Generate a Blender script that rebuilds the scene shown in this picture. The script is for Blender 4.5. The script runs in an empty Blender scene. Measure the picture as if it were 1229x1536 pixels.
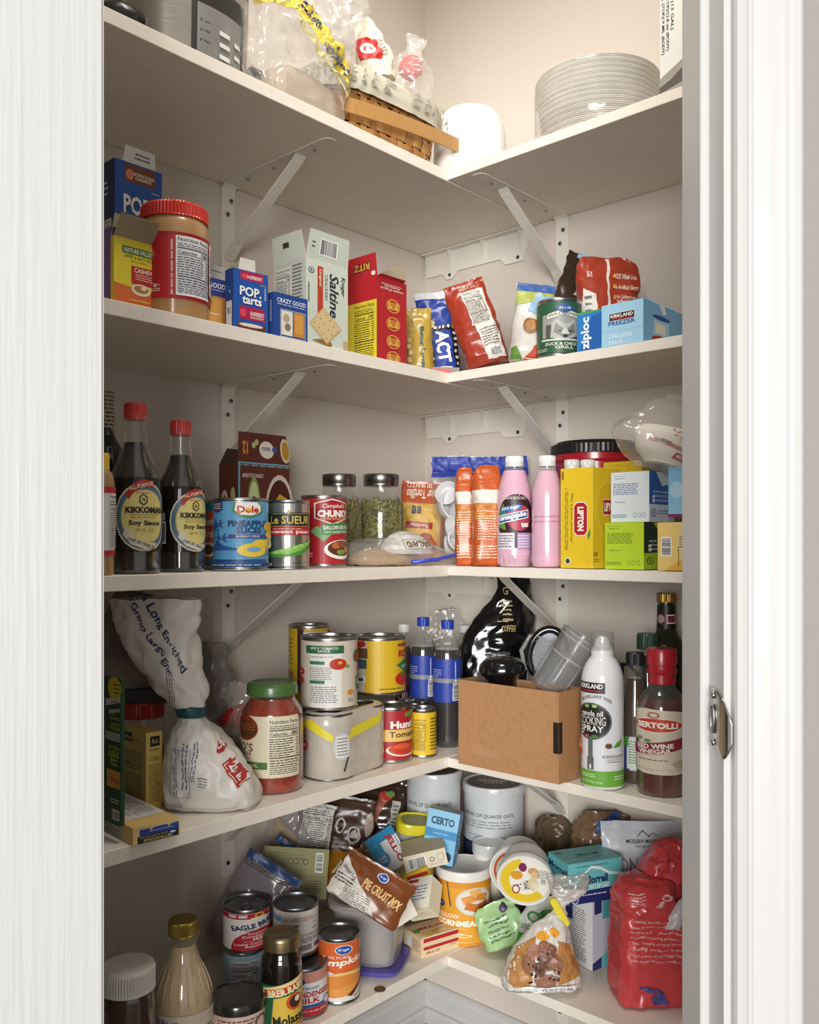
import bpy, bmesh, math, random
from mathutils import Vector, Matrix, noise
random.seed(7)
SC = bpy.context.scene
COL = SC.collection
R_ = math.radians

# ---------------------------------------------------------------- camera
CX, CY, CZ = 1.3105, -1.4979, 1.056          # eye point, room corner at the origin, floor z = 0
FPX, PX0, PY0 = 1341.0, 614.5, 812.0         # focal length, principal column and horizon row in pixels
YAW = R_(42.19)
cam = bpy.data.cameras.new('camera'); camo = bpy.data.objects.new('camera', cam); COL.objects.link(camo)
camo.location = (CX, CY, CZ); camo.rotation_euler = (R_(90), 0, YAW)
cam.sensor_fit = 'HORIZONTAL'; cam.sensor_width = 36; cam.lens = 36*FPX/1229
cam.shift_y = (PY0-768)/1229; cam.clip_start = .02; cam.clip_end = 30
SC.camera = camo

# ---------------------------------------------------------------- light
w = bpy.data.worlds.new('world'); SC.world = w; w.use_nodes = True
w.node_tree.nodes['Background'].inputs[0].default_value = (1, .975, .94, 1)
w.node_tree.nodes['Background'].inputs[1].default_value = .38
def area(name, loc, target, size, power, col=(1,1,1), sy=None):
    l = bpy.data.lights.new(name, 'AREA'); l.energy = power; l.color = col; l.size = size
    if sy: l.shape = 'RECTANGLE'; l.size_y = sy
    o = bpy.data.objects.new(name, l); COL.objects.link(o); o.location = loc
    o.rotation_euler = (Vector(target)-Vector(loc)).to_track_quat('-Z', 'Y').to_euler(); return o
area('hall_window_light', (4.65, -6.4, 1.7), (.35, -.3, .75), 3.6, 410, (1, .985, .965), 2.2)
area('pantry_ceiling_light', (.62, -.72, 2.40), (.45, -.5, 1.5), .3, 5.2, (1, .95, .87))
SC.view_settings.view_transform = 'Standard'; SC.view_settings.look = 'None'
SC.view_settings.gamma = 1; SC.view_settings.use_curve_mapping = False
SC.view_settings.exposure = 0.42

# ---------------------------------------------------------------- materials
def lin(h):
    h = h.lstrip('#'); c = [int(h[i:i+2], 16)/255 for i in (0, 2, 4)]
    return [x/12.92 if x <= .04045 else ((x+.055)/1.055)**2.4 for x in c]+[1]
_m = {}
def mat(c, rough=.45, metal=0, bump=0, scale=60, var=.06, spec=.5, coat=0, alpha=1, stretch=None, emit=0):
    key = (c, rough, metal, bump, scale, var, spec, coat, alpha, stretch)
    if key in _m: return _m[key]
    m = bpy.data.materials.new('paint_'+c.strip('#')); m.use_nodes = True
    nt = m.node_tree; N = nt.nodes; L = nt.links; b = N['Principled BSDF']
    b.inputs['Roughness'].default_value = rough; b.inputs['Metallic'].default_value = metal
    b.inputs['Specular IOR Level'].default_value = spec; b.inputs['Coat Weight'].default_value = coat
    b.inputs['Coat Roughness'].default_value = .12
    col = lin(c); b.inputs['Base Color'].default_value = col
    tc = N.new('ShaderNodeTexCoord'); mp = N.new('ShaderNodeMapping'); L.new(tc.outputs['Object'], mp.inputs[0])
    if stretch: mp.inputs['Scale'].default_value = stretch
    nz = N.new('ShaderNodeTexNoise'); nz.inputs['Scale'].default_value = scale; nz.inputs['Detail'].default_value = 3
    L.new(mp.outputs[0], nz.inputs['Vector'])
    if var:
        cr = N.new('ShaderNodeValToRGB'); cr.color_ramp.elements[0].position = .3; cr.color_ramp.elements[1].position = .7
        cr.color_ramp.elements[0].color = [x*(1-var) for x in col[:3]]+[1]
        cr.color_ramp.elements[1].color = [min(1, x*(1+var*.4)) for x in col[:3]]+[1]
        L.new(nz.outputs[0], cr.inputs[0]); L.new(cr.outputs[0], b.inputs['Base Color'])
    if bump:
        bp = N.new('ShaderNodeBump'); bp.inputs['Strength'].default_value = bump; bp.inputs['Distance'].default_value = .002
        L.new(nz.outputs[0], bp.inputs['Height']); L.new(bp.outputs[0], b.inputs['Normal'])
    if alpha < 1:
        tr = N.new('ShaderNodeBsdfTransparent'); mx = N.new('ShaderNodeMixShader'); mx.inputs[0].default_value = alpha
        L.new(tr.outputs[0], mx.inputs[1]); L.new(b.outputs[0], mx.inputs[2]); L.new(mx.outputs[0], N['Material Output'].inputs[0])
    _m[key] = m; return m
def ink(c): return mat(c, rough=.42, var=.03, scale=200)
def foil(c): return mat(c, rough=.3, bump=.5, scale=25, var=.1, coat=.25)
def paper(c): return mat(c, rough=.75, bump=.3, scale=40, var=.06, spec=.25)
def plastic(c, r=.3): return mat(c, rough=r, var=.03)
def liquid(c): return mat(c, rough=.08, var=.15, scale=12, spec=.7, coat=.6)
_f = {}
def film(c='#ffffff', a=.2, r=.12):                       # clear film: see-through, glossier at grazing angles, a little haze of its own colour
    if (c, a, r) in _f: return _f[(c, a, r)]
    m = bpy.data.materials.new('clear_film'); m.use_nodes = True; nt = m.node_tree; N = nt.nodes; L = nt.links
    N.remove(N['Principled BSDF']); tr = N.new('ShaderNodeBsdfTransparent'); gl = N.new('ShaderNodeBsdfGlossy'); df = N.new('ShaderNodeBsdfDiffuse')
    gl.inputs['Roughness'].default_value = r; gl.inputs['Color'].default_value = (1, 1, 1, 1); df.inputs['Color'].default_value = lin(c)
    nz = N.new('ShaderNodeTexNoise'); nz.inputs['Scale'].default_value = 26; nz.inputs['Detail'].default_value = 3
    tc = N.new('ShaderNodeTexCoord'); L.new(tc.outputs['Object'], nz.inputs['Vector'])
    bp = N.new('ShaderNodeBump'); bp.inputs['Strength'].default_value = .8 if r > .05 else .1; bp.inputs['Distance'].default_value = .003
    L.new(nz.outputs[0], bp.inputs['Height'])
    lw = N.new('ShaderNodeLayerWeight'); lw.inputs['Blend'].default_value = .25
    for q in (gl, df, lw): L.new(bp.outputs[0], q.inputs['Normal'])
    m1 = N.new('ShaderNodeMixShader'); m1.inputs[0].default_value = a*.55; L.new(tr.outputs[0], m1.inputs[1]); L.new(df.outputs[0], m1.inputs[2])
    mr = N.new('ShaderNodeMapRange'); mr.inputs['To Min'].default_value = .03; mr.inputs['To Max'].default_value = .55; L.new(lw.outputs['Facing'], mr.inputs['Value'])
    mr.inputs['From Min'].default_value = .15
    m2 = N.new('ShaderNodeMixShader'); L.new(mr.outputs[0], m2.inputs[0]); L.new(m1.outputs[0], m2.inputs[1]); L.new(gl.outputs[0], m2.inputs[2])
    L.new(m2.outputs[0], N['Material Output'].inputs[0]); _f[(c, a, r)] = m; return m
STEEL = mat('#b9b9b6', rough=.28, metal=1, var=.08, scale=30)
STEEL2 = mat('#8d8f90', rough=.35, metal=1, var=.1, scale=30)
WHITE = '#f2f1ec'; BLK = '#1b1a1b'

# ---------------------------------------------------------------- objects
def obj(name, verts, faces, mats, parent=None, fm=None, smooth=False, M=None):
    me = bpy.data.meshes.new(name); me.from_pydata([tuple(v) for v in verts], [], faces)
    if not isinstance(mats, (list, tuple)): mats = [mats]
    for m in mats: me.materials.append(m)
    if fm: me.polygons.foreach_set('material_index', fm)
    if smooth: me.polygons.foreach_set('use_smooth', [True]*len(me.polygons))
    me.update()
    o = bpy.data.objects.new(name, me); COL.objects.link(o)
    if parent: o.parent = parent
    if M is not None: o.matrix_local = M
    return o
def tag(o, label, cat, group=None):
    o['label'] = label; o['category'] = cat
    if group: o['group'] = group
    return o
def thing(name, label, cat, loc, M=None, group=None):
    o = bpy.data.objects.new(name, None); COL.objects.link(o); o.empty_display_size = .02
    mm = Matrix.Translation(loc)
    if M is not None: mm = mm @ M
    o.matrix_world = mm
    return tag(o, label, cat, group)
def struct(o): o['kind'] = 'structure'; return o

def bm_obj(name, bm, mats, parent=None, smooth=False):
    me = bpy.data.meshes.new(name); bm.to_mesh(me); bm.free()
    for m in (mats if isinstance(mats, (list, tuple)) else [mats]): me.materials.append(m)
    if smooth: me.polygons.foreach_set('use_smooth', [True]*len(me.polygons))
    o = bpy.data.objects.new(name, me); COL.objects.link(o)
    if parent: o.parent = parent
    return o
def box(name, x0, x1, y0, y1, z0, z1, m, parent=None, bev=.0006, seg=1):
    bm = bmesh.new(); bmesh.ops.create_cube(bm, size=1)
    for v in bm.verts:
        v.co = Vector((x0 if v.co.x < 0 else x1, y0 if v.co.y < 0 else y1, z0 if v.co.z < 0 else z1))
    if bev: bmesh.ops.bevel(bm, geom=bm.edges[:], offset=bev, segments=seg, affect='EDGES')
    return bm_obj(name, bm, m, parent)
def prism(name, pts, z0, z1, m, parent=None, plane='xy', bev=0):
    n = len(pts)
    def q(a, b, c): return {'xy': (a, b, c), 'xz': (a, c, b), 'yz': (c, a, b)}[plane]
    vs = [q(a, b, z0) for a, b in pts]+[q(a, b, z1) for a, b in pts]
    fs = [tuple(range(n))[::-1], tuple(range(n, 2*n))]+[(i, (i+1) % n, n+(i+1) % n, n+i) for i in range(n)]
    bm = bmesh.new(); V = [bm.verts.new(v) for v in vs]
    for f in fs: bm.faces.new([V[i] for i in f])
    bmesh.ops.recalc_face_normals(bm, faces=bm.faces[:])
    if bev: bmesh.ops.bevel(bm, geom=bm.edges[:], offset=bev, segments=1, affect='EDGES')
    return bm_obj(name, bm, m, parent)
def tube(name, pts, r, m, parent=None, seg=8, closed=False):
    P = [Vector(p) for p in pts]; n = len(P); vs = []; fs = []
    rr = r if isinstance(r, (list, tuple)) else [r]*n
    for i, p in enumerate(P):
        t = (P[(i+1) % n]-P[i-1]) if closed else (P[min(i+1, n-1)]-P[max(i-1, 0)])
        t.normalize(); a = t.orthogonal() if i == 0 else (pa - t*pa.dot(t)); a.normalize(); pa = a; b = t.cross(a)
        for k in range(seg):
            th = 2*math.pi*k/seg; vs.append(p+a*(rr[i]*math.cos(th))+b*(rr[i]*math.sin(th)))
    for i in range(n if closed else n-1):
        j = (i+1) % n
        for k in range(seg): fs.append((i*seg+k, i*seg+(k+1) % seg, j*seg+(k+1) % seg, j*seg+k))
    if not closed: fs += [tuple(range(seg))[::-1], tuple(range((n-1)*seg, n*seg))]
    return obj(name, vs, fs, m, parent, smooth=True)

# a lofted skin: rings (z, half width, half depth, cx, cy, roundness) ; front is -y
class Loft:
    def __init__(s, rings, seg=40, smooth=False, sub=1, crum=0, cf=25, seed=0):
        R = []
        for r in rings:
            r = list(r)
            if len(r) == 2: r = [r[0], r[1], r[1]]
            r += [0, 0, 2][len(r)-3:]; R.append(r)
        s.k = R; s.crum = crum; s.cf = cf; s.seed = seed; s.seg = seg
        if smooth:
            out = []
            for i in range(len(R)-1):
                a, b, c, d = R[max(i-1, 0)], R[i], R[i+1], R[min(i+2, len(R)-1)]
                for j in range(sub):
                    t = j/sub; q = []
                    for n in range(6):
                        v = .5*((2*b[n])+(c[n]-a[n])*t+(2*a[n]-5*b[n]+4*c[n]-d[n])*t*t+(3*b[n]-a[n]-3*c[n]+d[n])*t**3)
                        lo, hi = min(b[n], c[n]), max(b[n], c[n])
                        if n in (0, 1, 2): v = max(v, min(lo, hi)*.98) if n else b[0]+(c[0]-b[0])*t
                        q.append(v)
                    out.append(q)
            out.append(R[-1]); s.k = out
        elif sub > 1:
            out = []
            for i in range(len(R)-1):
                for j in range(sub): out.append([R[i][n]+(R[i+1][n]-R[i][n])*j/sub for n in range(6)])
            out.append(R[-1]); s.k = out
    def at(s, z):
        K = s.k
        if z <= K[0][0]: return K[0]
        for i in range(len(K)-1):
            if K[i][0] <= z <= K[i+1][0] and K[i+1][0] > K[i][0]:
                t = (z-K[i][0])/(K[i+1][0]-K[i][0]); return [K[i][n]+(K[i+1][n]-K[i][n])*t for n in range(6)]
        return K[-1]
    def cr(s, p):
        if not s.crum: return p
        q = Vector((p[0], p[1], p[2]))*s.cf+Vector((s.seed*3.1, s.seed*1.7, 0))
        n = noise.noise_vector(q)*.8; b = noise.noise_vector(q*1.9)
        n = n+Vector((abs(b.x)-.25, abs(b.y)-.25, abs(b.z)-.25))*1.3
        f = s.crum
        return Vector((p[0]+n.x*f, p[1]+n.y*f, p[2]+n.z*f*.6))
    def mesh(s, name, m, parent=None, caps=(True, True), z0=None, z1=None, smooth=True):
        vs = []; fs = []; K = [k for k in s.k if (z0 is None or k[0] >= z0-1e-6) and (z1 is None or k[0] <= z1+1e-6)]
        S = s.seg
        for z, a, b, cx, cy, n in K:
            for i in range(S):
                th = 2*math.pi*i/S; c, d = math.sin(th), -math.cos(th); e = 2/n
                vs.append(s.cr((cx+a*math.copysign(abs(c)**e, c), cy+b*math.copysign(abs(d)**e, d), z)))
        for i in range(len(K)-1):
            for k in range(S): fs.append((i*S+k, i*S+(k+1) % S, (i+1)*S+(k+1) % S, (i+1)*S+k))
        if caps[0]: fs.append(tuple(range(S))[::-1])
        if caps[1]: fs.append(tuple(range((len(K)-1)*S, len(K)*S)))
        o = obj(name, vs, fs, m, parent, smooth=smooth)
        if smooth:
            for f in o.data.polygons:
                if len(f.vertices) > 4: f.use_smooth = False
            if hasattr(o.data, 'set_sharp_from_angle'): o.data.set_sharp_from_angle(angle=R_(42))
        return o
    def cyl(s, z0, z1, spin=0, span=math.pi):
        def f(x, y, h):
            th = (x-.5)*span+spin; z = z0+(z1-z0)*y; K = s.at(z); e = 2/K[5]; c, d = math.sin(th), -math.cos(th)
            p = s.cr((K[3]+K[1]*math.copysign(abs(c)**e, c), K[4]+K[2]*math.copysign(abs(d)**e, d), z))
            return Vector((p[0]+c*h, p[1]+d*h, p[2]))
        f.step = (.04, .12 if not s.crum else .045); f.off = (.0004, .0001) if not s.crum else (.0009, .00016); return f
    def front(s, x0, x1, z0, z1, side=-1):
        def f(x, y, h):
            X = x0+(x1-x0)*x; z = z0+(z1-z0)*y; K = s.at(z); n = K[5]
            q = min(.985, abs((X-K[3])/max(K[1], 1e-5)))
            XX = K[3]+math.copysign(min(abs(X-K[3]), K[1]*.985), X-K[3])
            Y = K[2]*(1-q**n)**(1/n)
            p = s.cr((XX, K[4]+side*Y, z)); return Vector((p[0], p[1]+side*h, p[2]))
        f.step = (.035, .035); f.off = (.0009, .00016); return f
def face(w, d, h, which, tf=None):
    def f(x, y, o):
        if which == 'f': p = Vector((-w/2+w*x, -d/2-o, h*y))
        elif which == 'r': p = Vector((w/2+o, -d/2+d*x, h*y))
        elif which == 'l': p = Vector((-w/2-o, d/2-d*x, h*y))
        elif which == 't': p = Vector((-w/2+w*x, -d/2+d*y, h+o))
        elif which == 'b': p = Vector((w/2-w*x, d/2+o, h*y))
        return p
    f.step = None; return f
def quadface(a, b, c, d):                                  # any planar patch by corners (bottom left, bottom right, top right, top left)
    a, b, c, d = map(Vector, (a, b, c, d)); n = (b-a).cross(d-a).normalized()
    def f(x, y, o): return (a*(1-x)+b*x)*(1-y)+(d*(1-x)+c*x)*y+n*o
    f.step = None; return f

# ---------------------------------------------------------------- flat print laid on a surface
_t = {}
def glyphs(s, bold=0, shear=0):
    k = (s, bold, shear)
    if k in _t: return _t[k]
    c = bpy.data.curves.new('t', 'FONT'); c.body = s; c.size = 1; c.offset = bold; c.shear = shear; c.resolution_u = 2
    c.space_line = .85; c.align_x = 'CENTER'
    o = bpy.data.objects.new('t', c); COL.objects.link(o)
    dg = bpy.context.evaluated_depsgraph_get()
    me = bpy.data.meshes.new_from_object(o.evaluated_get(dg))
    P = []
    me.calc_loop_triangles()
    V = [(v.co.x, v.co.y) for v in me.vertices]
    if V:
        x0, x1 = min(v[0] for v in V), max(v[0] for v in V); y0, y1 = min(v[1] for v in V), max(v[1] for v in V)
        V = [((a-x0)/(x1-x0)-.5, (b-y0)/(y1-y0)-.5) for a, b in V]
    for t in me.loop_triangles: P.append([V[i] for i in t.vertices])
    bpy.data.objects.remove(o); bpy.data.curves.remove(c); bpy.data.meshes.remove(me)
    _t[k] = P; return P
def clip(polys, ax, step):
    out = []
    for p in polys:
        lo = min(v[ax] for v in p); hi = max(v[ax] for v in p)
        k0, k1 = math.floor(lo/step+1e-6), math.ceil(hi/step-1e-6)
        if k1-k0 <= 1: out.append(p); continue
        for k in range(k0, k1):
            q = p
            for lim, sg in ((k*step, 1), ((k+1)*step, -1)):
                r = []
                for i in range(len(q)):
                    a, b = q[i-1], q[i]; fa, fb = (a[ax]-lim)*sg, (b[ax]-lim)*sg
                    if (fa >= 0) != (fb >= 0):
                        t = fa/(fa-fb); r.append((a[0]+(b[0]-a[0])*t, a[1]+(b[1]-a[1])*t))
                    if fb >= 0: r.append(b)
                q = r
                if len(q) < 3: break
            if len(q) >= 3: out.append(q)
    return out
class Print:
    def __init__(s): s.v = []; s.f = []; s.fm = []; s.m = []; s.h = .0003
    def put(s, mp, polys, col):
        m = col if not isinstance(col, str) else ink(col)
        if m not in s.m: s.m.append(m)
        mi = s.m.index(m); s.h += getattr(mp, 'off', (.0003, .00004))[1]
        if mp.step:
            polys = clip(polys, 0, mp.step[0]); polys = clip(polys, 1, mp.step[1])
        for p in polys:
            b = len(s.v); s.v += [mp(x, y, s.h) for x, y in p]; s.f.append(tuple(range(b, b+len(p)))); s.fm.append(mi)
    def draw(s, mp, items):
        s.h = getattr(mp, 'off', (.0003, .00004))[0]
        for it in items:
            k = it[0]
            if k == 'r':
                _, x, y, w, h, c = it[:6]; rot = it[6] if len(it) > 6 else 0
                pts = [(-w/2, -h/2), (w/2, -h/2), (w/2, h/2), (-w/2, h/2)]
                asp = 1; cs, sn = math.cos(R_(rot)), math.sin(R_(rot))
                s.put(mp, [[(x+a*cs-b*sn, y+a*sn+b*cs) for a, b in pts]], c)
            elif k == 'e':
                _, x, y, w, h, c = it[:6]; n = 22
                s.put(mp, [[(x+w/2*math.cos(i*2*math.pi/n), y+h/2*math.sin(i*2*math.pi/n)) for i in range(n)]], c)
            elif k == 'p': s.put(mp, [list(it[1])], it[2])
            elif k == 't':                                 # 't', string, x, y, w, h, colour, rotation (90 steps), bold, shear
                _, st, x, y, w, h, c = it[:7]; rot = it[7] if len(it) > 7 else 0
                bo = it[8] if len(it) > 8 else .012; sh = it[9] if len(it) > 9 else 0
                G = glyphs(st, bo, sh); q = []
                for p in G:
                    pp = []
                    for a, b in p:
                        if rot == 90: a, b = -b*w, a*h
                        elif rot == -90: a, b = b*w, -a*h
                        elif rot == 180: a, b = -a*w, -b*h
                        elif rot: cs, sn = math.cos(R_(rot)), math.sin(R_(rot)); a, b = a*w, b*h; a, b = a*cs-b*sn, a*sn+b*cs
                        else: a, b = a*w, b*h
                        pp.append((x+a, y+b))
                    q.append(pp)
                s.put(mp, q, c)
            elif k == 'a':                                 # text bent on an arch: string, x, y, w, h, colour, rise
                _, st, x, y, w, h, c, rise = it[:8]; G = glyphs(st, .014, 0)
                s.put(mp, [[(x+a*w, y+b*h+rise*(1-4*a*a)) for a, b in p] for p in G], c)
            elif k == 'l':                                 # rows of text too small to read: x, y, w, h, rows, colour, vertical?
                _, x, y, w, h, n, c = it[:7]; vert = len(it) > 7 and it[7]; q = []
                rnd = random.Random(int(x*971+y*773+n))
                for i in range(n):
                    t = (i+.5)/n; a = 0; end = rnd.uniform(.7, 1) if i % 4 == 3 else rnd.uniform(.92, 1)
                    while a < end-.02:
                        b = min(end, a+rnd.uniform(.06, .2))
                        if vert: X0, X1, Y0, Y1 = x-w/2+w*(t-.19/n), x-w/2+w*(t+.19/n), y-h/2+h*a, y-h/2+h*b
                        else: X0, X1, Y0, Y1 = x-w/2+w*a, x-w/2+w*b, y+h/2-h*(t+.19/n), y+h/2-h*(t-.19/n)
                        q.append([(X0, Y0), (X1, Y0), (X1, Y1), (X0, Y1)]); a = b+.03
                s.put(mp, q, c)
            elif k == 'bc':                                # bar code, bars upright ('bc', x,y,w,h) or lying (extra True)
                _, x, y, w, h = it[:5]; hor = len(it) > 5
                s.put(mp, [[(x-w/2, y-h/2), (x+w/2, y-h/2), (x+w/2, y+h/2), (x-w/2, y+h/2)]], '#f4f4f0'); q = []; a = .06
                rnd = random.Random(int(x*999+y*77))
                while a < .92:
                    b = a+rnd.choice((.015, .03, .045))
                    if hor: q.append([(x-w*.42, y-h/2+h*a), (x+w*.42, y-h/2+h*a), (x+w*.42, y-h/2+h*b), (x-w*.42, y-h/2+h*b)])
                    else: q.append([(x-w/2+w*a, y-h*.42), (x-w/2+w*b, y-h*.42), (x-w/2+w*b, y+h*.42), (x-w/2+w*a, y+h*.42)])
                    a = b+rnd.choice((.015, .03))
                s.put(mp, q, '#222222')
            elif k == 'nf':                                # nutrition table: x,y,w,h, background, ink, calories
                _, x, y, w, h = it[:5]; bg = it[5] if len(it) > 5 else '#f3f2ec'; fg = it[6] if len(it) > 6 else '#252525'
                cal = it[7] if len(it) > 7 else '140'
                s.put(mp, [[(x-w/2, y-h/2), (x+w/2, y-h/2), (x+w/2, y+h/2), (x-w/2, y+h/2)]], bg)
                s.draw2(mp, [('t', 'Nutrition Facts', x, y+h*.44, w*.9, h*.065, fg), ('l', x, y+h*.35, w*.9, h*.07, 2, fg),
                    ('r', x, y+h*.295, w*.92, h*.018, fg), ('t', 'Calories', x-w*.2, y+h*.23, w*.5, h*.055, fg),
                    ('t', cal, x+w*.32, y+h*.235, w*.24, h*.07, fg), ('r', x, y+h*.185, w*.92, h*.01, fg),
                    ('l', x-w*.08, y+h*.0, w*.76, h*.32, 8, fg), ('l', x+w*.4, y+h*.0, w*.12, h*.32, 8, fg), ('r', x, y-h*.18, w*.92, h*.018, fg),
                    ('l', x, y-h*.27, w*.9, h*.13, 3, fg), ('r', x, y-h*.35, w*.92, h*.01, fg), ('l', x, y-h*.42, w*.9, h*.1, 3, fg)])
            elif k == 'b':                                 # outline frame: x,y,w,h,thickness(x),thickness(y),colour
                _, x, y, w, h, tx, ty, c = it
                s.draw2(mp, [('r', x, y-h/2, w, ty, c), ('r', x, y+h/2, w, ty, c), ('r', x-w/2, y, tx, h, c), ('r', x+w/2, y, tx, h, c)])
    def draw2(s, mp, items):
        h0 = s.h; s.draw(mp, [])
        s.h = h0
        for it in items:
            hh = s.h; s.draw(mp, []); s.h = hh; s._one(mp, it)
    def _one(s, mp, it):
        h = s.h; P = Print(); P.v, P.f, P.fm, P.m = s.v, s.f, s.fm, s.m
        class _Q: pass
        P.draw(lambda *a: None, []) if False else None
        of = getattr(mp, 'off', (.0003, .00004)); mp2 = lambda x, y, o: mp(x, y, o+h-of[0]); mp2.step = mp.step; mp2.off = of
        P.draw(mp2, [it]); s.h = h+of[1]
    def build(s, parent, name='printed_label', kind=None):
        if not s.v: return None
        return obj(name, s.v, s.f, s.m, parent, fm=s.fm)
def print_on(parent, *pairs, name='printed_label'):
    P = Print()
    for mp, items in pairs: P.draw(mp, items)
    return P.build(parent, name)

# ---------------------------------------------------------------- where things stand
SHELF = {1: 1.056+.652, 2: 1.056+.2965, 3: 1.056-.0422, 4: 1.056-.3785, 5: 1.056-.728}   # top faces
D1, D2 = .305, .290
rx, ry = math.cos(YAW), math.sin(YAW); fx, fy = -math.sin(YAW), math.cos(YAW)
def at(px, Z): k = (px-PX0)/FPX; return Vector((CX+Z*(fx+rx*k), CY+Z*(fy+ry*k)))
def dep(p): return (p[0]-CX)*fx+(p[1]-CY)*fy
def lat(p): return (p[0]-CX)*rx+(p[1]-CY)*ry
def zat(py, Z): return CZ+(PY0-py)/FPX*Z
def on(side, px, d):
    k = (px-PX0)/FPX; dx, dy = fx+rx*k, fy+ry*k
    Z = (D1-d-CX)/dx if side == 'L' else (-D2+d-CY)/dy
    return at(px, Z)
def locate(sh, px, spec, w=0):
    """spec ('L'|'R', distance behind the shelf's front edge), ('y', pixel row of the front foot) or ('z', distance from the eye);
    w = half width in pixels; returns centre and radius"""
    if spec[0] == 'z': Z = spec[1]; return at(px, Z), w/FPX*Z
    if spec[0] == 'y':
        Zf = (CZ-SHELF[sh])*FPX/(spec[1]-PY0); r = w*Zf/(FPX-w); return at(px, Zf+r), r
    r = 0
    for _ in range(6): p = on(spec[0], px, spec[1]+r); r = w/FPX*dep(p)
    return p, r
def facing(p, extra=0): return Matrix.Rotation(math.atan2(CY-p[1], CX-p[0])+math.pi/2+R_(extra), 4, 'Z')
def camrot(yaw=0, pitch=0, roll=0):
    return Matrix.Rotation(YAW+R_(yaw), 4, 'Z') @ Matrix.Rotation(R_(pitch), 4, 'X') @ Matrix.Rotation(R_(roll), 4, 'Y')

# ================================================================ THE SETTING
WALLP = mat('#d8cfc4', rough=.7, bump=.12, scale=90, var=.02, spec=.3)
HALLP = mat('#9c9894', rough=.7, bump=.12, scale=90, var=.02, spec=.3)
TRIMP = mat('#cccbc9', rough=.38, bump=.1, scale=30, var=.01, stretch=(1, 1, .08))
SHELFP = mat('#efe7da', rough=.42, bump=.05, scale=50, var=.04)
FLOORP = mat('#5a4a3c', rough=.7, bump=.4, scale=60, var=.3)
def cs(l, z): return Vector((CX+z*fx+l*rx, CY+z*fy+l*ry))              # point by sideways and forward distance from the eye
struct(box('wall_left', -.1, 0, -1.62, .1, 0, 2.44, WALLP, bev=0))
struct(box('wall_back', 0, 1.8, 0, .1, 0, 2.44, WALLP, bev=0))
struct(box('floor', -.1, 3.2, -3.4, .1, -.05, 0, FLOORP, bev=0))
pc = [(0, 0), (1.75, 0), tuple(cs(.9, .89)), tuple(cs(-1.0, .89)), (0, -1.6)]
struct(prism('ceiling', [(-.1, .1), (1.8, .1), tuple(cs(1.0, .775)), tuple(cs(-1.1, .775)), (-.1, -1.62)], 2.44, 2.5, WALLP))
J, JL, ZF, ZB = .2725, -.315, .775, .89
def wallseg(name, l0, l1, z0, z1, m=HALLP, d0=ZF, d1=ZB, bev=0):
    return prism(name, [tuple(cs(l0, d0)), tuple(cs(l1, d0)), tuple(cs(l1, d1)), tuple(cs(l0, d1))], z0, z1, m, bev=bev)
struct(wallseg('wall_front', J+.02, 1.35, 0, 2.44)); struct(wallseg('wall_front', -1.35, JL-.02, 0, 2.44)); struct(wallseg('wall_front', JL-.02, J+.02, 2.05, 2.44))
# right jamb with its stop, left jamb and head
struct(wallseg('trim_1', J, J+.02, 0, 2.03, TRIMP)); struct(wallseg('trim_2', J-.0085, J+.0005, 0, 2.02, TRIMP, .811, .866, bev=.001))
struct(wallseg('trim_3', JL-.02, JL, 0, 2.03, TRIMP)); struct(wallseg('trim_4', JL-.02, J+.02, 2.03, 2.05, TRIMP))
# moulded casing: profile (sideways, forward) swept up the wall
prof = [(J+.006, ZF), (J+.006, ZF-.009), (J+.0075, ZF-.0125), (J+.011, ZF-.0145), (J+.015, ZF-.0135), (J+.018, ZF-.011), (J+.0195, ZF-.0112), (J+.021, ZF-.0128), (J+.027, ZF-.0145),
        (J+.034, ZF-.0155), (J+.042, ZF-.016), (J+.046, ZF-.0175), (J+.049, ZF-.0195), (J+.0525, ZF-.0205), (J+.058, ZF-.0205), (J+.0605, ZF-.019), (J+.0615, ZF-.016), (J+.0615, ZF)]
struct(prism('trim_5', [tuple(cs(*q)) for q in prof], 0, 2.09, TRIMP))
prof = [(JL-.006-(a-J-.006), b) for a, b in prof][::-1]
struct(prism('trim_6', [tuple(cs(*q)) for q in prof], 0, 2.09, TRIMP))
# two layers of baseboard on both walls
for nm, h, t, dz in (('baseboard', .105, .010, 0), ):
    pr = [(0, 0), (.022, 0), (.022, .026), (.019, .031), (.012, .033), (.012, .066), (.010, .072), (.010, .080), (.006, .083), (0, .083)]
    o = prism('baseboard_back', [(-b, c) for b, c in pr], 0, 1.55, TRIMP, plane='yz'); struct(o)
    o = prism('baseboard_left', pr, -1.4, -.0, TRIMP, plane='xz'); struct(o)
# the open door, hinged on the left, its grained inner face towards us
DOORP = mat('#cfd0ce', rough=.42, bump=.55, scale=55, var=.012, stretch=(2.2, 2.2, .06))
t = bpy.data.objects.new('door_1', None); COL.objects.link(t); struct(t)
hp = cs(-.2628, .770); t.matrix_world = Matrix.Translation((hp[0], hp[1], .01)) @ Matrix.Rotation(YAW+R_(180+32), 4, 'Z')
# local +x runs from the hinge edge to the latch edge, +y faces us
def dbox(nm, x0, x1, z0, z1, y0, y1): return box(nm, x0, x1, y0, y1, z0, z1, DOORP, t, bev=.0025, seg=2)
dbox('stile', 0, .135, 0, 2.0, -.035, 0); dbox('stile', .425, .56, 0, 2.0, -.035, 0)
for z0, z1 in ((0, .2), (.86, 1.0), (1.86, 2.0)): dbox('rail', .135, .425, z0, z1, -.035, -.0005)
for z0, z1 in ((.2, .86), (1.0, 1.86)): dbox('door_panel', .135, .425, z0, z1, -.028, -.008)
for z in (.25, 1.0, 1.75):
    pass

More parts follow.
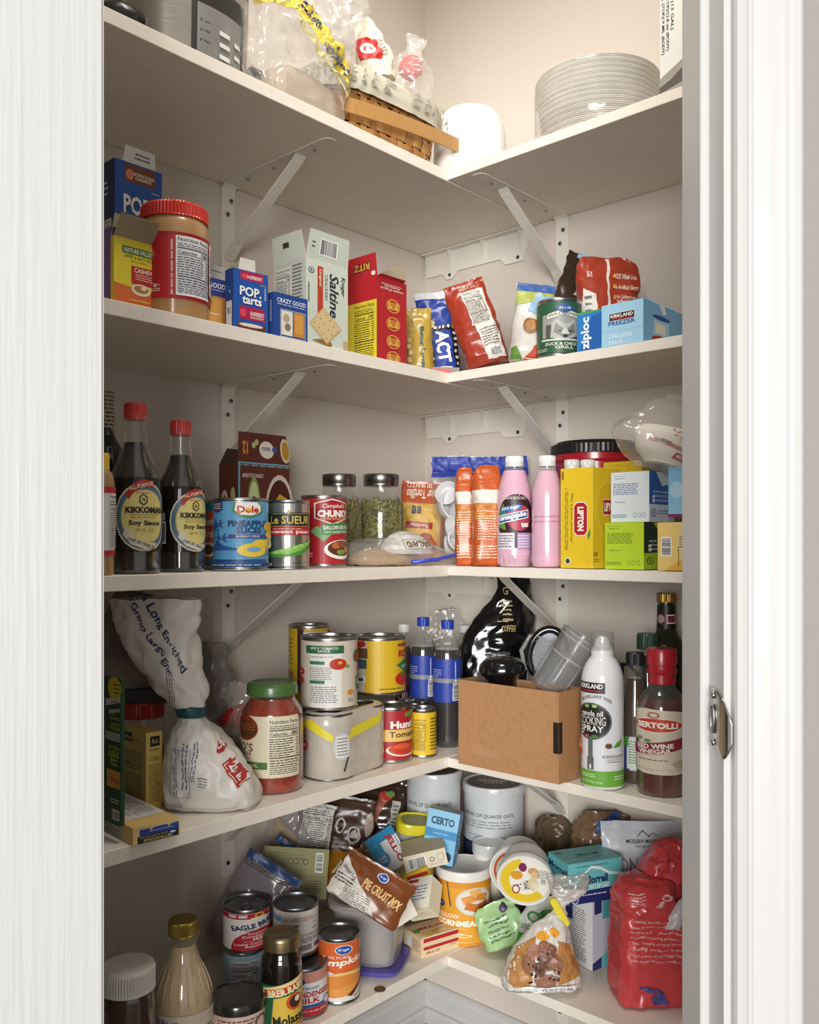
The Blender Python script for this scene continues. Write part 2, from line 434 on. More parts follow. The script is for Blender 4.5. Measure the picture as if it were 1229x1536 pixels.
# ---- shelves
def left_shelf(k, y_end):
    z = SHELF[k]; th = .0194
    o = box('shelf_board', .0012, D1, -1.16, -.0012, z-th, z, SHELFP, bev=.0008)
    return o
def right_shelf(k):
    z = SHELF[k]-.0012; th = .0165
    return box('shelf_board', D1+.0008, 1.255, -D2, -.0012, z-th, z, SHELFP, bev=.0008)
nm = {1: 'topmost', 2: 'second', 3: 'middle', 4: 'fourth', 5: 'lowest'}
extra = {1: 'under the splint basket', 2: 'under the peanut butter', 3: 'under the dark sauce bottles',
         4: 'under the tied rice bag', 5: 'under the cans and jars'}
extra2 = {1: 'under the paper plates', 2: 'under the green can', 3: 'under the yellow tea box',
          4: 'under the cardboard box', 5: 'under the red sugar bag'}
for k in range(1, 6):
    tag(left_shelf(k, 0), f'white shelf board on left wall, {nm[k]} of five, {extra[k]}', 'shelf', 'shelf boards on the left wall')
    tag(right_shelf(k), f'white shelf board on right wall, {nm[k]} of five, {extra2[k]}', 'shelf', 'shelf boards on the right wall')

# ---- folded steel brackets with a diagonal strut
BRK = mat('#e8e3d9', rough=.4, var=.03, scale=40); SCREW = mat('#77767a', rough=.35, metal=1, var=.1)
def bracket(k, side):
    z = SHELF[k]-(.0198 if side == 'L' else .0182)
    if side == 'L': p = on('L', 341, D1-.001); ang = R_(-90)+R_(180)
    else: p = on('R', 845, D2-.001); ang = 0
    lab = {'L': 'left wall', 'R': 'right wall'}[side]
    t = thing('shelf_bracket', f'white folded steel bracket with diagonal strut under the {nm[k]} shelf on the {lab}', 'bracket', (p[0], p[1], z),
              Matrix.Rotation(R_(90) if side == 'L' else 0, 4, 'Z'), 'steel brackets under the shelves')
    # local: wall plane y=0, reaching out to -y; width in x
    W = .0142; L = .277; H = .196
    def strip(nm_, pts, w0=W, th=.0028, M_=BRK):
        pts = [Vector(q) for q in pts]; vs = []; fs = []
        for i, q in enumerate(pts):
            d = (pts[min(i+1, len(pts)-1)]-pts[max(i-1, 0)]).normalized(); n = Vector((0, d.z, -d.y))
            ww = w0 if not isinstance(w0, list) else w0[i]
            for sx, sn in ((-1, 0), (1, 0), (1, 1), (-1, 1)): vs.append(q+Vector((sx*ww, 0, 0))+n*sn*th)
        for i in range(len(pts)-1):
            for a in range(4): fs.append((i*4+a, i*4+(a+1) % 4, i*4+4+(a+1) % 4, i*4+4+a))
        fs += [(3, 2, 1, 0), tuple(len(pts)*4-4+a for a in range(4))]
        return obj(nm_, vs, fs, M_, t)
    strip('wall_flange', [(0, -.0035, -H), (0, -.0035, -H+.006), (0, -.0035, -.012)], [W*.7, W, W])
    strip('shelf_flange', [(0, -.0035, -.012), (0, -.006, -.005), (0, -.013, -.001), (0, -.05, -.001), (0, -L+.012, -.001), (0, -L+.004, -.001), (0, -L, -.001)], [W, W, W, W, W, W*.75, W*.4])
    strip('strut', [(0, -.006, -H+.062), (0, -.03, -H+.085), (0, -L*.68, -.012), (0, -L*.72, -.003)], W*.72)
    for zz in (-.027, -.052, -.172):
        s_ = Loft([(0, .0038), (.0012, .0036), (.002, .002)], seg=12).mesh('screw', SCREW, t)
        s_.matrix_local = Matrix.Translation((.004 if zz == -.027 else -.003, -.0062, zz)) @ Matrix.Rotation(R_(90), 4, 'X')
    for yy in (-.06, -.13, -.232):
        s_ = Loft([(0, .003), (.0012, .0026)], seg=10).mesh('screw', SCREW, t)
        s_.matrix_local = Matrix.Translation((0, yy, -.0038)) @ Matrix.Rotation(R_(180), 4, 'X')
for k in (1, 2, 3, 4):
    bracket(k, 'L'); bracket(k, 'R')
bracket(5, 'R')
# ---- moulded wall cleats in the corner under the upper shelves
for k in (1, 2, 3):
    z = SHELF[k]-.0198
    t = thing('corner_shelf_cleat', f'ribbed white wall cleat in the corner under the {nm[k]} shelf', 'bracket', (.004, -.0008, z), None, 'corner cleats under the shelves')
    pts = [(.0, -.006), (.006, -.05), (.05, -.05), (.055, -.056), (.062, -.064), (.078, -.064), (.086, -.056), (.092, -.05), (.205, -.05), (.212, -.058), (.218, -.064),
           (.262, -.064), (.285, -.006)]
    prism('back_plate', [(a, b) for a, b in pts]+[(.285, 0), (0, 0)], -.004, 0, BRK, t, plane='xz')
    box('top_ledge', 0, .285, -.02, -.004, -.003, 0, BRK, t)
    for x in (.075, .165, .26): prism('rib', [(-.018, -.003), (-.004, -.003), (-.004, -.042)], x-.001, x+.001, BRK, t, plane='yz')
    for x in (.07, .25):
        s_ = Loft([(0, .004), (.001, .0035)], seg=12).mesh('screw', SCREW, t); s_.matrix_local = Matrix.Translation((x, -.004, -.055)) @ Matrix.Rotation(R_(90), 4, 'X')
# ---- strike plate on the right jamb
t = thing('strike_plate', 'brushed steel door strike plate with curved lip on the right door jamb', 'strike plate', (*cs(J-.0002, .786), 1.056-.158), Matrix.Rotation(YAW, 4, 'Z'))
SP = mat('#b5b2ae', rough=.22, metal=1, var=.1, scale=60)
def lipz(f): return .0285*(1-abs(f)**2.4)+.002
vs = []; fs = []; n = 17
cols = [(0, .018), (0, .006), (-.0005, -.006), (-.001, -.014), (-.0005, -.020), (.001, -.0245), (.004, -.0275)]   # (sideways, forward) from jamb plane
for i in range(n):
    f = -1+2*i/(n-1)
    for j, (a, b) in enumerate(cols):
        up = [.0280, .0275, .0255, .0225, .0175, .0105, .001][j]; dn = [-.0225, -.0232, -.0275, -.0310, -.0290, -.0235, -.0140][j]
        vs.append((a-.0012, b+.002, dn+(up-dn)*(f+1)/2))
m_ = len(cols)
for i in range(n-1):
    for j in range(m_-1): fs.append((i*m_+j, i*m_+j+1, (i+1)*m_+j+1, (i+1)*m_+j))
o = obj('plate', vs, fs, SP, t, smooth=True); md = o.modifiers.new('s', 'SOLIDIFY'); md.thickness = .0012
pts = [(-.0022, .011+.0045*math.sin(a)*1.0, .0125*math.cos(a)) for a in [i*math.pi/10 for i in range(20)]]
tube('latch_hole_rim', pts, .0009, STEEL, t, closed=True)
obj('latch_hole', [(-.0021, .011+.0042*math.sin(a), .012*math.cos(a)) for a in [i*math.pi/10 for i in range(20)]], [tuple(range(20))], mat('#8a857e', rough=.6), t)
for z_ in (-.021, .021):
    s_ = Loft([(0, .0034), (.0012, .003), (.0016, .001)], seg=12).mesh('screw', STEEL2, t); s_.matrix_local = Matrix.Translation((-.0015, .011, z_)) @ Matrix.Rotation(R_(-90), 4, 'Y')

# ================================================================ BUILDERS FOR THE GROCERIES
def cap(z0, z1, r, m, parent, name='cap', ribs=36, top=.06, amp=.03, inner=None):
    vs = []; fs = []; S = ribs*2; zs = [(z0, 0), (z0+(z1-z0)*.12, 1), (z1-(z1-z0)*.15, 1), (z1, 0)]
    rr = [r, r, r, r*(1-top)]
    for (z, g), q in zip(zs, rr):
        for i in range(S):
            a = 2*math.pi*i/S; k = q*(1-(amp if (i % 2 and g) else 0)); vs.append((k*math.sin(a), -k*math.cos(a), z))
    for j in range(3):
        for i in range(S): fs.append((j*S+i, j*S+(i+1) % S, (j+1)*S+(i+1) % S, (j+1)*S+i))
    fs += [tuple(range(S))[::-1], tuple(range(3*S, 4*S))]
    o = obj(name, vs, fs, m, parent)
    if inner: Loft([(z1+.0001, r*.8), (z1+.0004, r*.78)], seg=32).mesh(name+'_disc', inner, o)
    return o
def spot(sh, px, spec, w, extra_z=0):
    p, r = locate(sh, px, spec, w); return p, r, dep(p)
def can(lab, sh, px, spec, w, yt, items, body='#ffffff', name='food_can', base=0, spin=0, cat='can', group=None, metal=None, pull=False, ribs=False, hgt=None, parent_M=None, M=None, ext=0):
    p, R, Z = spot(sh, px, spec, w); z0 = SHELF[sh]+base
    H = hgt or zat(yt, Z)-z0
    t = thing(name, lab, cat, (p[0], p[1], z0), (facing(p, ext) if M is None else M), group)
    mt = metal or STEEL
    rings = [(0, R*.95), (.0008, R*.985), (.0018, R), (.0035, R), (.0048, R*.968)]
    if ribs:
        n = 16
        for i in range(n): z = .02+(H-.04)*i/(n-1); rings += [(z-.0015, R*.968), (z, R*.955), (z+.0015, R*.968)]
    rings += [(H-.0048, R*.968), (H-.0035, R), (H-.0012, R), (H, R*.985), (H, R*.95), (H-.0008, R*.93), (H-.0042, R*.925), (H-.0042, R*.8), (H-.0034, R*.78), (H-.0034, R*.5), (H-.004, R*.48), (H-.004, R*.02)]
    L = Loft(rings, seg=56); L.mesh('can_body', mt, t)
    S = Loft([(.0055, R*.972), (.0058, R*.976), (H-.0058, R*.976), (H-.0055, R*.972)] if not ribs else [(z, q+.0003) for z, q in rings if .005 < z < H-.005 and q < R*.97], seg=56)
    lb = S.mesh('paper_label', ink(body) if body != 'none' else STEEL, t, caps=(False, False))
    F = S.cyl(.0058, H-.0058, R_(spin))
    if items: print_on(lb, (F, items), name='printed_artwork')
    if pull:
        tube('pull_ring', [(R*.25*math.cos(a), -R*.35+R*.25*math.sin(a), H-.0022) for a in [i*math.pi/8 for i in range(16)]], .0009, mt, t, closed=True)
    t['R'] = R; t['H'] = H; return t, S, R, H
def bottle(lab, sh, px, spec, w, yt, prof, capd, liq=None, level=1, glass=None, name='bottle', cat='bottle', items=None, lz=(.1, .6), base=0, spin=0, span=math.pi, aspect=1, group=None, M=None,
           ext=0, sleeve=None, hgt=None, n=2, smooth=6, liqm=None, glev=None, inset=.0012):
    """prof: [(height fraction, radius fraction)], capd: (z0 frac, z1 frac, r frac, material, ribs)"""
    p, R, Z = spot(sh, px, spec, w); z0 = SHELF[sh]+base; H = hgt or zat(yt, Z)-z0
    t = thing(name, lab, cat, (p[0], p[1], z0), (facing(p, ext) if M is None else M), group)
    rings = [(a*H, b*R, b*R*aspect, 0, 0, n if b > .6 else 2) for a, b in prof]
    L = Loft(rings, seg=48, smooth=smooth > 1, sub=smooth)
    if liq:
        zl = level*H
        inner = Loft([(k[0]+.0015*(i == 0), max(k[1]-inset, .001), max(k[2]-inset, .001), k[3], k[4], k[5]) for i, k in enumerate(L.k) if k[0] <= zl], seg=40)
        inner.mesh('contents', liqm or liquid(liq), t)
    L.mesh('container', glass or film('#dfe3e0', .22, .04), t, caps=(True, True))
    if capd:
        for cd in (capd if isinstance(capd, list) else [capd]):
            cap(cd[0]*H, cd[1]*H, cd[2]*R, cd[3], t, ribs=cd[4] if len(cd) > 4 else 30)
    par = t
    if sleeve:
        za, zb, cm = sleeve[:3]; K = [k for k in Loft(L.k, sub=1).k if za*H < k[0] < zb*H]
        K = [L.at(za*H)[:]]+K+[L.at(zb*H)[:]]; K[0] = [za*H]+K[0][1:]; K[-1] = [zb*H]+K[-1][1:]
        sl = Loft([(k[0], k[1]+.0004, k[2]+.0004, k[3], k[4], k[5]) for k in K], seg=48)
        par = sl.mesh('wrap_label', cm if not isinstance(cm, str) else ink(cm), t, caps=(False, False)); F = sl.cyl(za*H, zb*H, R_(spin), span)
    else: F = L.cyl(lz[0]*H, lz[1]*H, R_(spin), span)
    if items: print_on(par, (F, items), name='printed_artwork' if sleeve else 'label')
    t['R'] = R; t['H'] = H; return t, L, R, H

def carton(t, w, d, H, m, openf=None, flaps=(), inner=None, th=.0007):
    """box with base centre at the origin of t; openf: top missing; flaps: (side, length, lean from upright, x0, x1) -> maps"""
    maps = {}
    if not openf:
        box('carton', -w/2, w/2, -d/2, d/2, 0, H, m, t, bev=.0007)
        # closing tuck seam on the lid
        return maps
    x, y = w/2, d/2
    bm = bmesh.new()
    V = [bm.verts.new(q) for q in ((-x, -y, 0), (x, -y, 0), (x, y, 0), (-x, y, 0), (-x, -y, H), (x, -y, H), (x, y, H), (-x, y, H))]
    for f in ((3, 2, 1, 0), (0, 1, 5, 4), (1, 2, 6, 5), (2, 3, 7, 6), (3, 0, 4, 7)): bm.faces.new([V[i] for i in f])
    o = bm_obj('carton', bm, [m, inner or paper('#a8997f')], t)
    md = o.modifiers.new('s', 'SOLIDIFY'); md.thickness = th; md.offset = -1; md.material_offset = 1; md.material_offset_rim = 1
    for i, fl in enumerate(flaps):
        sd, ln, an = fl[:3]; a0, a1 = fl[3:5] if len(fl) > 4 else (0, 1); fm = fl[5] if len(fl) > 5 else None
        s, c = math.sin(R_(an)), math.cos(R_(an))
        if sd == 'f': A, B, n = Vector((-x, -y, H)), Vector((x, -y, H)), Vector((0, -1, 0))
        elif sd == 'b': A, B, n = Vector((x, y, H)), Vector((-x, y, H)), Vector((0, 1, 0))
        elif sd == 'r': A, B, n = Vector((x, -y, H)), Vector((x, y, H)), Vector((1, 0, 0))
        else: A, B, n = Vector((-x, y, H)), Vector((-x, -y, H)), Vector((-1, 0, 0))
        P, Q = A+(B-A)*a0, A+(B-A)*a1; up = (n*s+Vector((0, 0, c)))*ln
        tap = (B-A)*.04
        q = [P, Q, Q+up-tap, P+up+tap]; nn = (Q-P).cross(up).normalized()*th
        vs = q+[v-nn for v in q]
        o = obj('flap', vs, [(0, 1, 2, 3), (7, 6, 5, 4), (0, 4, 5, 1), (1, 5, 6, 2), (2, 6, 7, 3), (3, 7, 4, 0)], [fm or m, inner or paper('#a8997f')], t, fm=[0, 1, 1, 1, 1, 1])
        maps[i] = quadface(*q)
    return maps
def cbox(lab, sh, x0, x1, x2, spec, yt, col, pr=None, alpha=0, d=None, w=None, name='food_box', cat='box', base=0, openf=None, flaps=(), flappr=None, hgt=None, group=None, mt=None, inner=None, dz=0):
    """upright carton: x0 | near corner x1 | x2 pixel columns; left-visible face is -y ('f'), right-visible is +x ('r')"""
    N, _ = locate(sh, x1, spec); NL, ND = lat(N), dep(N); ca, sa = math.cos(R_(alpha)), math.sin(R_(alpha))
    def run(px, dx, dy):
        lr = dx*rx+dy*ry; dr = dx*fx+dy*fy; k = (px-PX0)/FPX; return (k*ND-NL)/(lr-k*dr)
    W = w or run(x0, -ca, -sa); D = d or run(x2, -sa, ca)
    z0 = SHELF[sh]+base; H = hgt or zat(yt, ND)-z0
    c = Vector((N[0]-ca*W/2-sa*D/2, N[1]-sa*W/2+ca*D/2))
    t = thing(name, lab, cat, (c[0], c[1], z0), Matrix.Rotation(R_(alpha), 4, 'Z'), group)
    m = mt or mat(col, rough=.5, bump=.04, scale=80, var=.04)
    mp = carton(t, W, D, H, m, openf, flaps, inner)
    prs = [(face(W, D, H, k), v) for k, v in (pr or {}).items()]
    for i, v in (flappr or {}).items(): prs.append((mp[i], v))
    if prs: print_on(t, *prs)
    t['W'] = W; t['D'] = D; t['H'] = H
    return t, W, D, H
def lbox(lab, px, py, Z, w, d, h, col, pr=None, yaw=0, pitch=0, roll=0, name='food_box', cat='box', group=None, mt=None, M=None):
    """carton lying at any angle; px,py,Z locate its centre"""
    p = at(px, Z); M = M or camrot(yaw, pitch, roll)
    t = thing(name, lab, cat, (p[0], p[1], zat(py, Z)), M @ Matrix.Translation((0, 0, -h/2)), group)
    box('carton', -w/2, w/2, -d/2, d/2, 0, h, mt or mat(col, rough=.5, bump=.04, scale=80, var=.04), t, bev=.0007)
    if pr: print_on(t, *[(face(w, d, h, k), v) for k, v in pr.items()])
    return t
POUCH = [(0, .93, .55), (.02, .97, .8), (.12, 1, 1), (.35, .99, 1), (.6, .97, .8), (.8, .965, .45), (.93, .98, .14), (.96, .99, .05), (1, 1, .04)]
def pouch(lab, sh, px, spec, w, yt, thick, m, items=None, yaw=0, pitch=0, roll=0, prof=POUCH, name='pouch', cat='bag', group=None, crum=.0025, seg=56, cf=28, n=2.6, hgt=None, base=0, seed=1, back=None, Mx=None, mp=(0, 1), cz=None, pname='foil_body', side=-1):
    if cz is not None: Z = spec[1]; p = at(px, Z); W = w/FPX*Z; z0 = zat(cz, Z); H = (cz-yt)/FPX*Z
    else:
        if spec[0] in 'LR': p = on(spec[0], px, spec[1]+thick/2)
        elif spec[0] == 'y': p = at(px, (CZ-SHELF[sh])*FPX/(spec[1]-PY0)+thick/2)
        else: p = at(px, spec[1])
        Z = dep(p); W = w/FPX*Z
        z0 = SHELF[sh]+base+abs(math.sin(R_(roll)))*W*.9; H = zat(yt, Z)-z0
    H = hgt or H
    t = thing(name, lab, cat, (p[0], p[1], z0), Mx or camrot(yaw, pitch, roll), group)
    L = Loft([(a*H, b*W, max(c*thick/2, .0008), (r_[0]*W if r_ else 0), (r_[1]*thick if len(r_) > 1 else 0), n) for a, b, c, *r_ in prof], seg=seg, smooth=True, sub=7, crum=crum, cf=cf, seed=seed)
    b = L.mesh(pname, m, t)
    if items: print_on(t, (L.front(-W*.97, W*.97, H*mp[0], H*mp[1], side), items))
    return t, L, W, H
def blob(lab, cat, name, px, py, Z, prof, M, m, items=None, crum=.004, cf=30, seg=56, seed=1, pname='body', n=2.2, group=None, sub=7):
    """prof: (z, half width, half depth, cx, cy) in metres, z measured up from the point px,py,Z"""
    p = at(px, Z); t = thing(name, lab, cat, (p[0], p[1], zat(py, Z)), M, group)
    L = Loft([tuple(q)+(0,)*(5-len(q))+(n,) for q in prof], seg=seg, smooth=True, sub=sub, crum=crum, cf=cf, seed=seed)
    L.mesh(pname, m, t); return t, L

# ================================================================ TOP SHELF
# slow cooker (oval, brushed steel) at the far left
p = on('L', 262, .145); t = thing('slow_cooker', 'brushed steel oval slow cooker with black handle and control panel beside bread bag', 'slow cooker', (p[0], p[1], SHELF[1]), Matrix.Rotation(R_(90), 4, 'Z'))
BRS = mat('#b4ada3', rough=.32, metal=.75, var=.12, scale=30, stretch=(1, 1, 14), bump=.15)
L = Loft([(0, .092, .086, 0, 0, 2.3), (.004, .098, .092, 0, 0, 2.3), (.02, .102, .096, 0, 0, 2.3), (.19, .108, .100, 0, 0, 2.3), (.2, .11, .102, 0, 0, 2.3)], seg=72)
L.mesh('body', BRS, t); Loft([(.2, .114, .105, 0, 0, 2.3), (.207, .114, .105, 0, 0, 2.3), (.212, .108, .1, 0, 0, 2.3), (.235, .07, .06, 0, 0, 2.3), (.242, .03, .02)], seg=60).mesh('glass_lid', mat('#4a4a48', rough=.08, spec=.8), t)
bp = mat(BLK, rough=.3)
for x in (-.045, .045, ): box('foot', x-.012, x+.012, -.06, -.04, -.0005, .004, bp, t)
# side handle, a thick loop
hx = -.106
tube('handle', [(hx+.01, -.055, .05), (hx-.02, -.058, .052), (hx-.038, -.045, .052), (hx-.042, 0, .052), (hx-.038, .045, .052), (hx-.02, .058, .052), (hx+.01, .055, .05)], [.02, .019, .016, .015, .016, .019, .02], bp, t, seg=14)
tube('handle', [(-hx-.01, -.055, .05), (-hx+.02, -.058, .052), (-hx+.036, 0, .052), (-hx+.02, .058, .052), (-hx-.01, .055, .05)], [.02, .019, .015, .019, .02], bp, t, seg=14)
F = L.front(-.034, .062, .004, .13)
P = Print(); P.draw(F, [('r', .5, .5, 1, 1, mat('#33322f', rough=.3)), ('r', .5, .42, .84, .68, mat('#9a9a98', rough=.35, metal=.5)),
   ('t', 'Low', .24, .58, .1, .025, '#333333'), ('t', 'High', .24, .47, .11, .025, '#333333'), ('t', 'Warm', .24, .36, .12, .025, '#333333'),
   ('e', .14, .58, .03, .022, '#23406a'), ('e', .14, .47, .03, .022, '#702020'), ('e', .14, .36, .03, .022, '#23406a'),
   ('r', .55, .52, .2, .05, '#d8d8d4'), ('r', .55, .39, .2, .05, '#d8d8d4'), ('r', .55, .26, .2, .05, '#d8d8d4'), ('r', .81, .48, .13, .05, '#d8d8d4'), ('r', .81, .34, .13, .05, '#d8d8d4'), ('r', .81, .2, .13, .05, '#d8d8d4'),
   ('l', .55, .455, .2, .03, 1, '#444444'), ('l', .55, .325, .2, .03, 1, '#444444'), ('l', .81, .41, .14, .03, 1, '#444444')])
P.build(t, 'control_panel')
print_on(t, (L.front(.0, .08, .15, .185), [('r', .5, .5, 1, 1, '#1c1c1a'), ('t', 'SLOW COOKER', .5, .5, .8, .5, '#c9c294')]), name='badge')

# splint basket, real woven strips
p = (.197, -.395); bx = thing('splint_basket', 'brown woven wood splint basket with folded handle and cloth liner', 'basket', (p[0], p[1], SHELF[1]), Matrix.Rotation(R_(87), 4, 'Z'))
WD = [mat(c, rough=.5, bump=.25, scale=50, var=.14, stretch=(1, 1, 6)) for c in ('#b5834a', '#c2935a', '#a87740')]
a0, b0, BH = .118, .072, .108
BL = Loft([(0, a0, b0, 0, 0, 4), (BH, a0*1.16, b0*1.16, 0, 0, 4)], seg=8)
def bpos(th, z, o):
    K = BL.at(z); e = 2/K[5]; c, d = math.sin(th), -math.cos(th)
    X, Y = math.copysign(abs(c)**e, c), math.copysign(abs(d)**e, d); l = math.hypot(c*.7, d)
    return Vector((K[1]*X+o*X, K[2]*Y+o*Y, z))
Loft([(0, a0-.003, b0-.003, 0, 0, 4), (.004, a0-.003, b0-.003, 0, 0, 4)], seg=48).mesh('basket_floor', WD[2], bx)
NU = 34
rows = [(.012, .030), (.033, .052), (.055, .074), (.077, .097)]
ths = []
_s = 0; _pts = [bpos(2*math.pi*i/720, .05, 0) for i in range(721)]; _c = [0]
for i in range(720): _c.append(_c[-1]+(_pts[i+1]-_pts[i]).length)
def th_at(u):
    u = (u % 1)*_c[-1]
    lo = next(i for i in range(721) if _c[i] >= u); return 2*math.pi*lo/720
TH = [th_at(i/NU) for i in range(NU)]
def strip_obj(nm_, pts_fn, m, par):
    vs = []; fs = []
    for (p0, p1, q0, q1) in pts_fn: vs += [p0, p1, q1, q0]
    for i in range(len(pts_fn)-1):
        b = i*4
        for k in range(4): fs.append((b+k, b+(k+1) % 4, b+4+(k+1) % 4, b+4+k))
    return obj(nm_, vs, fs, m, par, smooth=False)
for j in range(NU):                                        # upright stakes
    u = j/NU; wd = .3/NU; seg_ = []
    for i in range(17):
        z = .001+(BH-.004)*i/16; row = next((r for r, (za, zb) in enumerate(rows) if za <= z <= zb), None)
        o = .0 if row is None else (.0016 if (row+j) % 2 else -.0014)
        a, b = th_at(u-wd), th_at(u+wd); seg_.append((bpos(a, z, o), bpos(b, z, o), bpos(a, z, o-.0011), bpos(b, z, o-.0011)))
    strip_obj('upright_splint', seg_, WD[j % 3], bx)
for r, (za, zb) in enumerate(rows):                        # weavers, each lap between two stakes its own visible piece
    for k0 in range(0, NU, 2):
        seg_ = []
        for i in range(13):
            uu = (k0+2*i/12+(r % 2))/NU; ph = (k0+2*i/12)*math.pi
            o = .0014*math.cos(ph+math.pi*0+(math.pi if True else 0))
            th = th_at(uu); seg_.append((bpos(th, za, -o), bpos(th, zb, -o), bpos(th, za, -o-.0012), bpos(th, zb, -o-.0012)))
        strip_obj('woven_splint', seg_, WD[(r+k0) % 3], bx)
vs = []; fs = []                                           # rim hoop
for i in range(96):
    th = th_at(i/96)
    for z, o in ((BH-.016, .004), (BH+.004, .004), (BH+.004, -.004), (BH-.016, -.004)): vs.append(bpos(th, z, o))
for i in range(96):
    for k in range(4): fs.append((i*4+k, i*4+(k+1) % 4, (i+1) % 96*4+(k+1) % 4, (i+1) % 96*4+k))
obj('rim_hoop', vs, fs, WD[1], bx)
# folded wooden swing handle lying across the front
vs = []; fs = []
for i in range(33):
    u = i/32; x = -.125+.300*u; y = -.090-.010*math.sin(math.pi*min(u, .96))**.7; z = .030+.018*u
    up = Vector((.0, .0, .024)); out = Vector((0, -.004, 0)); q = Vector((x, y+(.0 if u < .94 else (u-.94)*.9), z))
    for v in (q, q+up, q+up-out, q-out): vs.append(v)
for i in range(32):
    for k in range(4): fs.append((i*4+k, i*4+(k+1) % 4, i*4+4+(k+1) % 4, i*4+4+k))
fs += [(3, 2, 1, 0), (128, 129, 130, 131)]
obj('swing_handle', vs, fs, mat('#b98b52', rough=.42, bump=.2, scale=40, var=.1, stretch=(6, 1, 1)), bx)
# cloth liner hanging over the rim
CL = Loft([(BH-.030, a0*1.16+.007, b0*1.16+.007, 0, 0, 3.6), (BH-.01, a0*1.16+.010, b0*1.16+.010, 0, 0, 3.6), (BH+.008, a0*1.16+.008, b0*1.16+.008, 0, 0, 3.6), (BH+.014, a0*1.16, b0*1.16, 0, 0, 3.4), (BH+.006, a0*1.08, b0*1.08, 0, 0, 3.2), (BH-.02, a0*1.05, b0*1.05, 0, 0, 3)], seg=110, smooth=True, sub=5, crum=.0035, cf=55)
cl = CL.mesh('cloth_liner', paper('#cfc9b8'), bx, caps=(False, True))
it = []
for i in range(46):
    x = .01+.0215*i
    it += [('p', [(x, .2), (x+.012, .2), (x+.006, .55)], '#a8a694'), ('p', [(x+.004, .6), (x+.016, .6), (x+.010, .92)], '#bdb9a6')]
print_on(cl, (CL.cyl(BH-.028, BH+.008, 0, math.pi*2), it), name='printed_pattern')['kind'] = 'stuff'
BAGIN = SHELF[1]
# bread bag slumped along the shelf against the basket's near end
q0, q1 = on('L', 394, .02), on('L', 528, .02); hl = (q1[1]-q0[1])/2; p = on('L', 446, .060)
t = thing('bread_bag', 'clear plastic bread bag with yellow lettered band slumped against the splint basket', 'bag', (.262, q0[1]+hl, SHELF[1]+.001), Matrix.Rotation(R_(90), 4, 'Z'))
L = Loft([(0, hl*.86, .024, 0, 0, 3), (.012, hl*.97, .034, 0, 0, 3), (.05, hl*1.05, .040, -.004, 0, 2.8), (.10, hl*1.08, .046, -.006, 0, 2.8), (.15, hl*1.12, .048, -.010, 0, 2.8), (.19, hl*1.0, .03, -.02, 0, 2.4), (.21, hl*.5, .008, -.03, 0)], seg=110, smooth=True, sub=8, crum=.010, cf=26, seed=2)
L.mesh('film_bag', film('#f3efe9', .34, .08), t)
YB = '#e8cf5a'
print_on(t, (L.front(-hl*1.18, hl*1.05, .03, .185), [('p', [(.0, .78), (.25, .86), (1, .36), (1, .12), (.3, .60), (.0, .56)], YB), ('t', 'Sunbeam', .14, .69, .2, .12, '#23335f', 8, .03), ('t', 'Sunbeam', .44, .645, .22, .12, '#23335f', -27, .03), ('t', 'Sunbeam.', .80, .375, .26, .14, '#23335f', -27, .03), ('t', 'Sunbeam', .64, .39, .2, .08, '#8b93ac', 150, .02), ('p', [(.3, .55), (.9, .14), (.9, .11), (.3, .51)], '#efe2a4')]))
Loft([(.004, hl*.7, .02, 0, 0, 3), (.012, hl*.78, .027, 0, 0, 3), (.045, hl*.74, .026, 0, 0, 3), (.058, hl*.5, .02, 0, 0, 3)], seg=48, crum=.004, smooth=True, sub=4).mesh('bread_loaf', paper('#c4b19b'), t)
blob('crumpled empty clear plastic bag on top of the yellow banded bread bag', 'bag', 'plastic_bag', 500, 40, 1.46, [(-.03, .04, .03), (.01, .052, .035), (.05, .048, .035), (.08, .035, .03), (.1, .01, .01)], camrot(0, 0, 10), film('#f3efe9', .3, .1), crum=.010, seg=70, seed=5)
# bun bag and red twist inside the basket
t, L = blob('white paper bread sack with red round logo standing in the basket', 'bag', 'paper_sack', 562, 96, 1.50, [(-.03, .03, .02), (.0, .032, .025), (.03, .028, .02), (.06, .02, .012), (.075, .012, .004)], camrot(5, 0, -14), paper('#e9ddc9'), crum=.006, seed=3)
print_on(t, (L.front(-.026, .026, -.005, .035), [('r', .35, .5, .7, .9, '#c8322c'), ('e', .35, .5, .42, .5, '#f2efe8'), ('e', .35, .5, .24, .28, '#c8322c'), ('r', .37, .46, .12, .4, '#f2efe8'), ('l', .8, .5, .2, .8, 6, '#777777')]))
t, L = blob('clear crinkled bag with bright red tie poking out of the basket', 'bag', 'plastic_bag', 612, 120, 1.54, [(-.03, .042, .03), (.0, .045, .032), (.02, .04, .028), (.035, .022, .018), (.05, .012, .008), (.075, .02, .004)], camrot(0, 0, 14), film('#f3efe9', .3, .1), crum=.007, seed=8)
Loft([(.005, .012, .012), (.014, .02, .015), (.03, .019, .014), (.04, .01, .01)], seg=24, smooth=True, sub=4, crum=.004, cf=60).mesh('red_tie', mat('#d33a35', rough=.3), t)
# white dome bowl
p = at(705, 1.668); t = thing('dome_cover', 'white plastic dome cover standing beside the splint basket', 'cover', (p[0], p[1], SHELF[1]+.0005))
Loft([(0, .0655), (.003, .0675), (.05, .0675), (.1, .0665), (.125, .061), (.142, .048), (.150, .03), (.153, .012), (.153, .001)], seg=64, smooth=True, sub=5).mesh('dome_shell', mat('#f4f3ef', rough=.3, var=.01), t)
Loft([(-.0004, .0695), (.0035, .0695), (.004, .066)], seg=64).mesh('dome_rim', mat('#f4f3ef', rough=.3, var=.01), t)
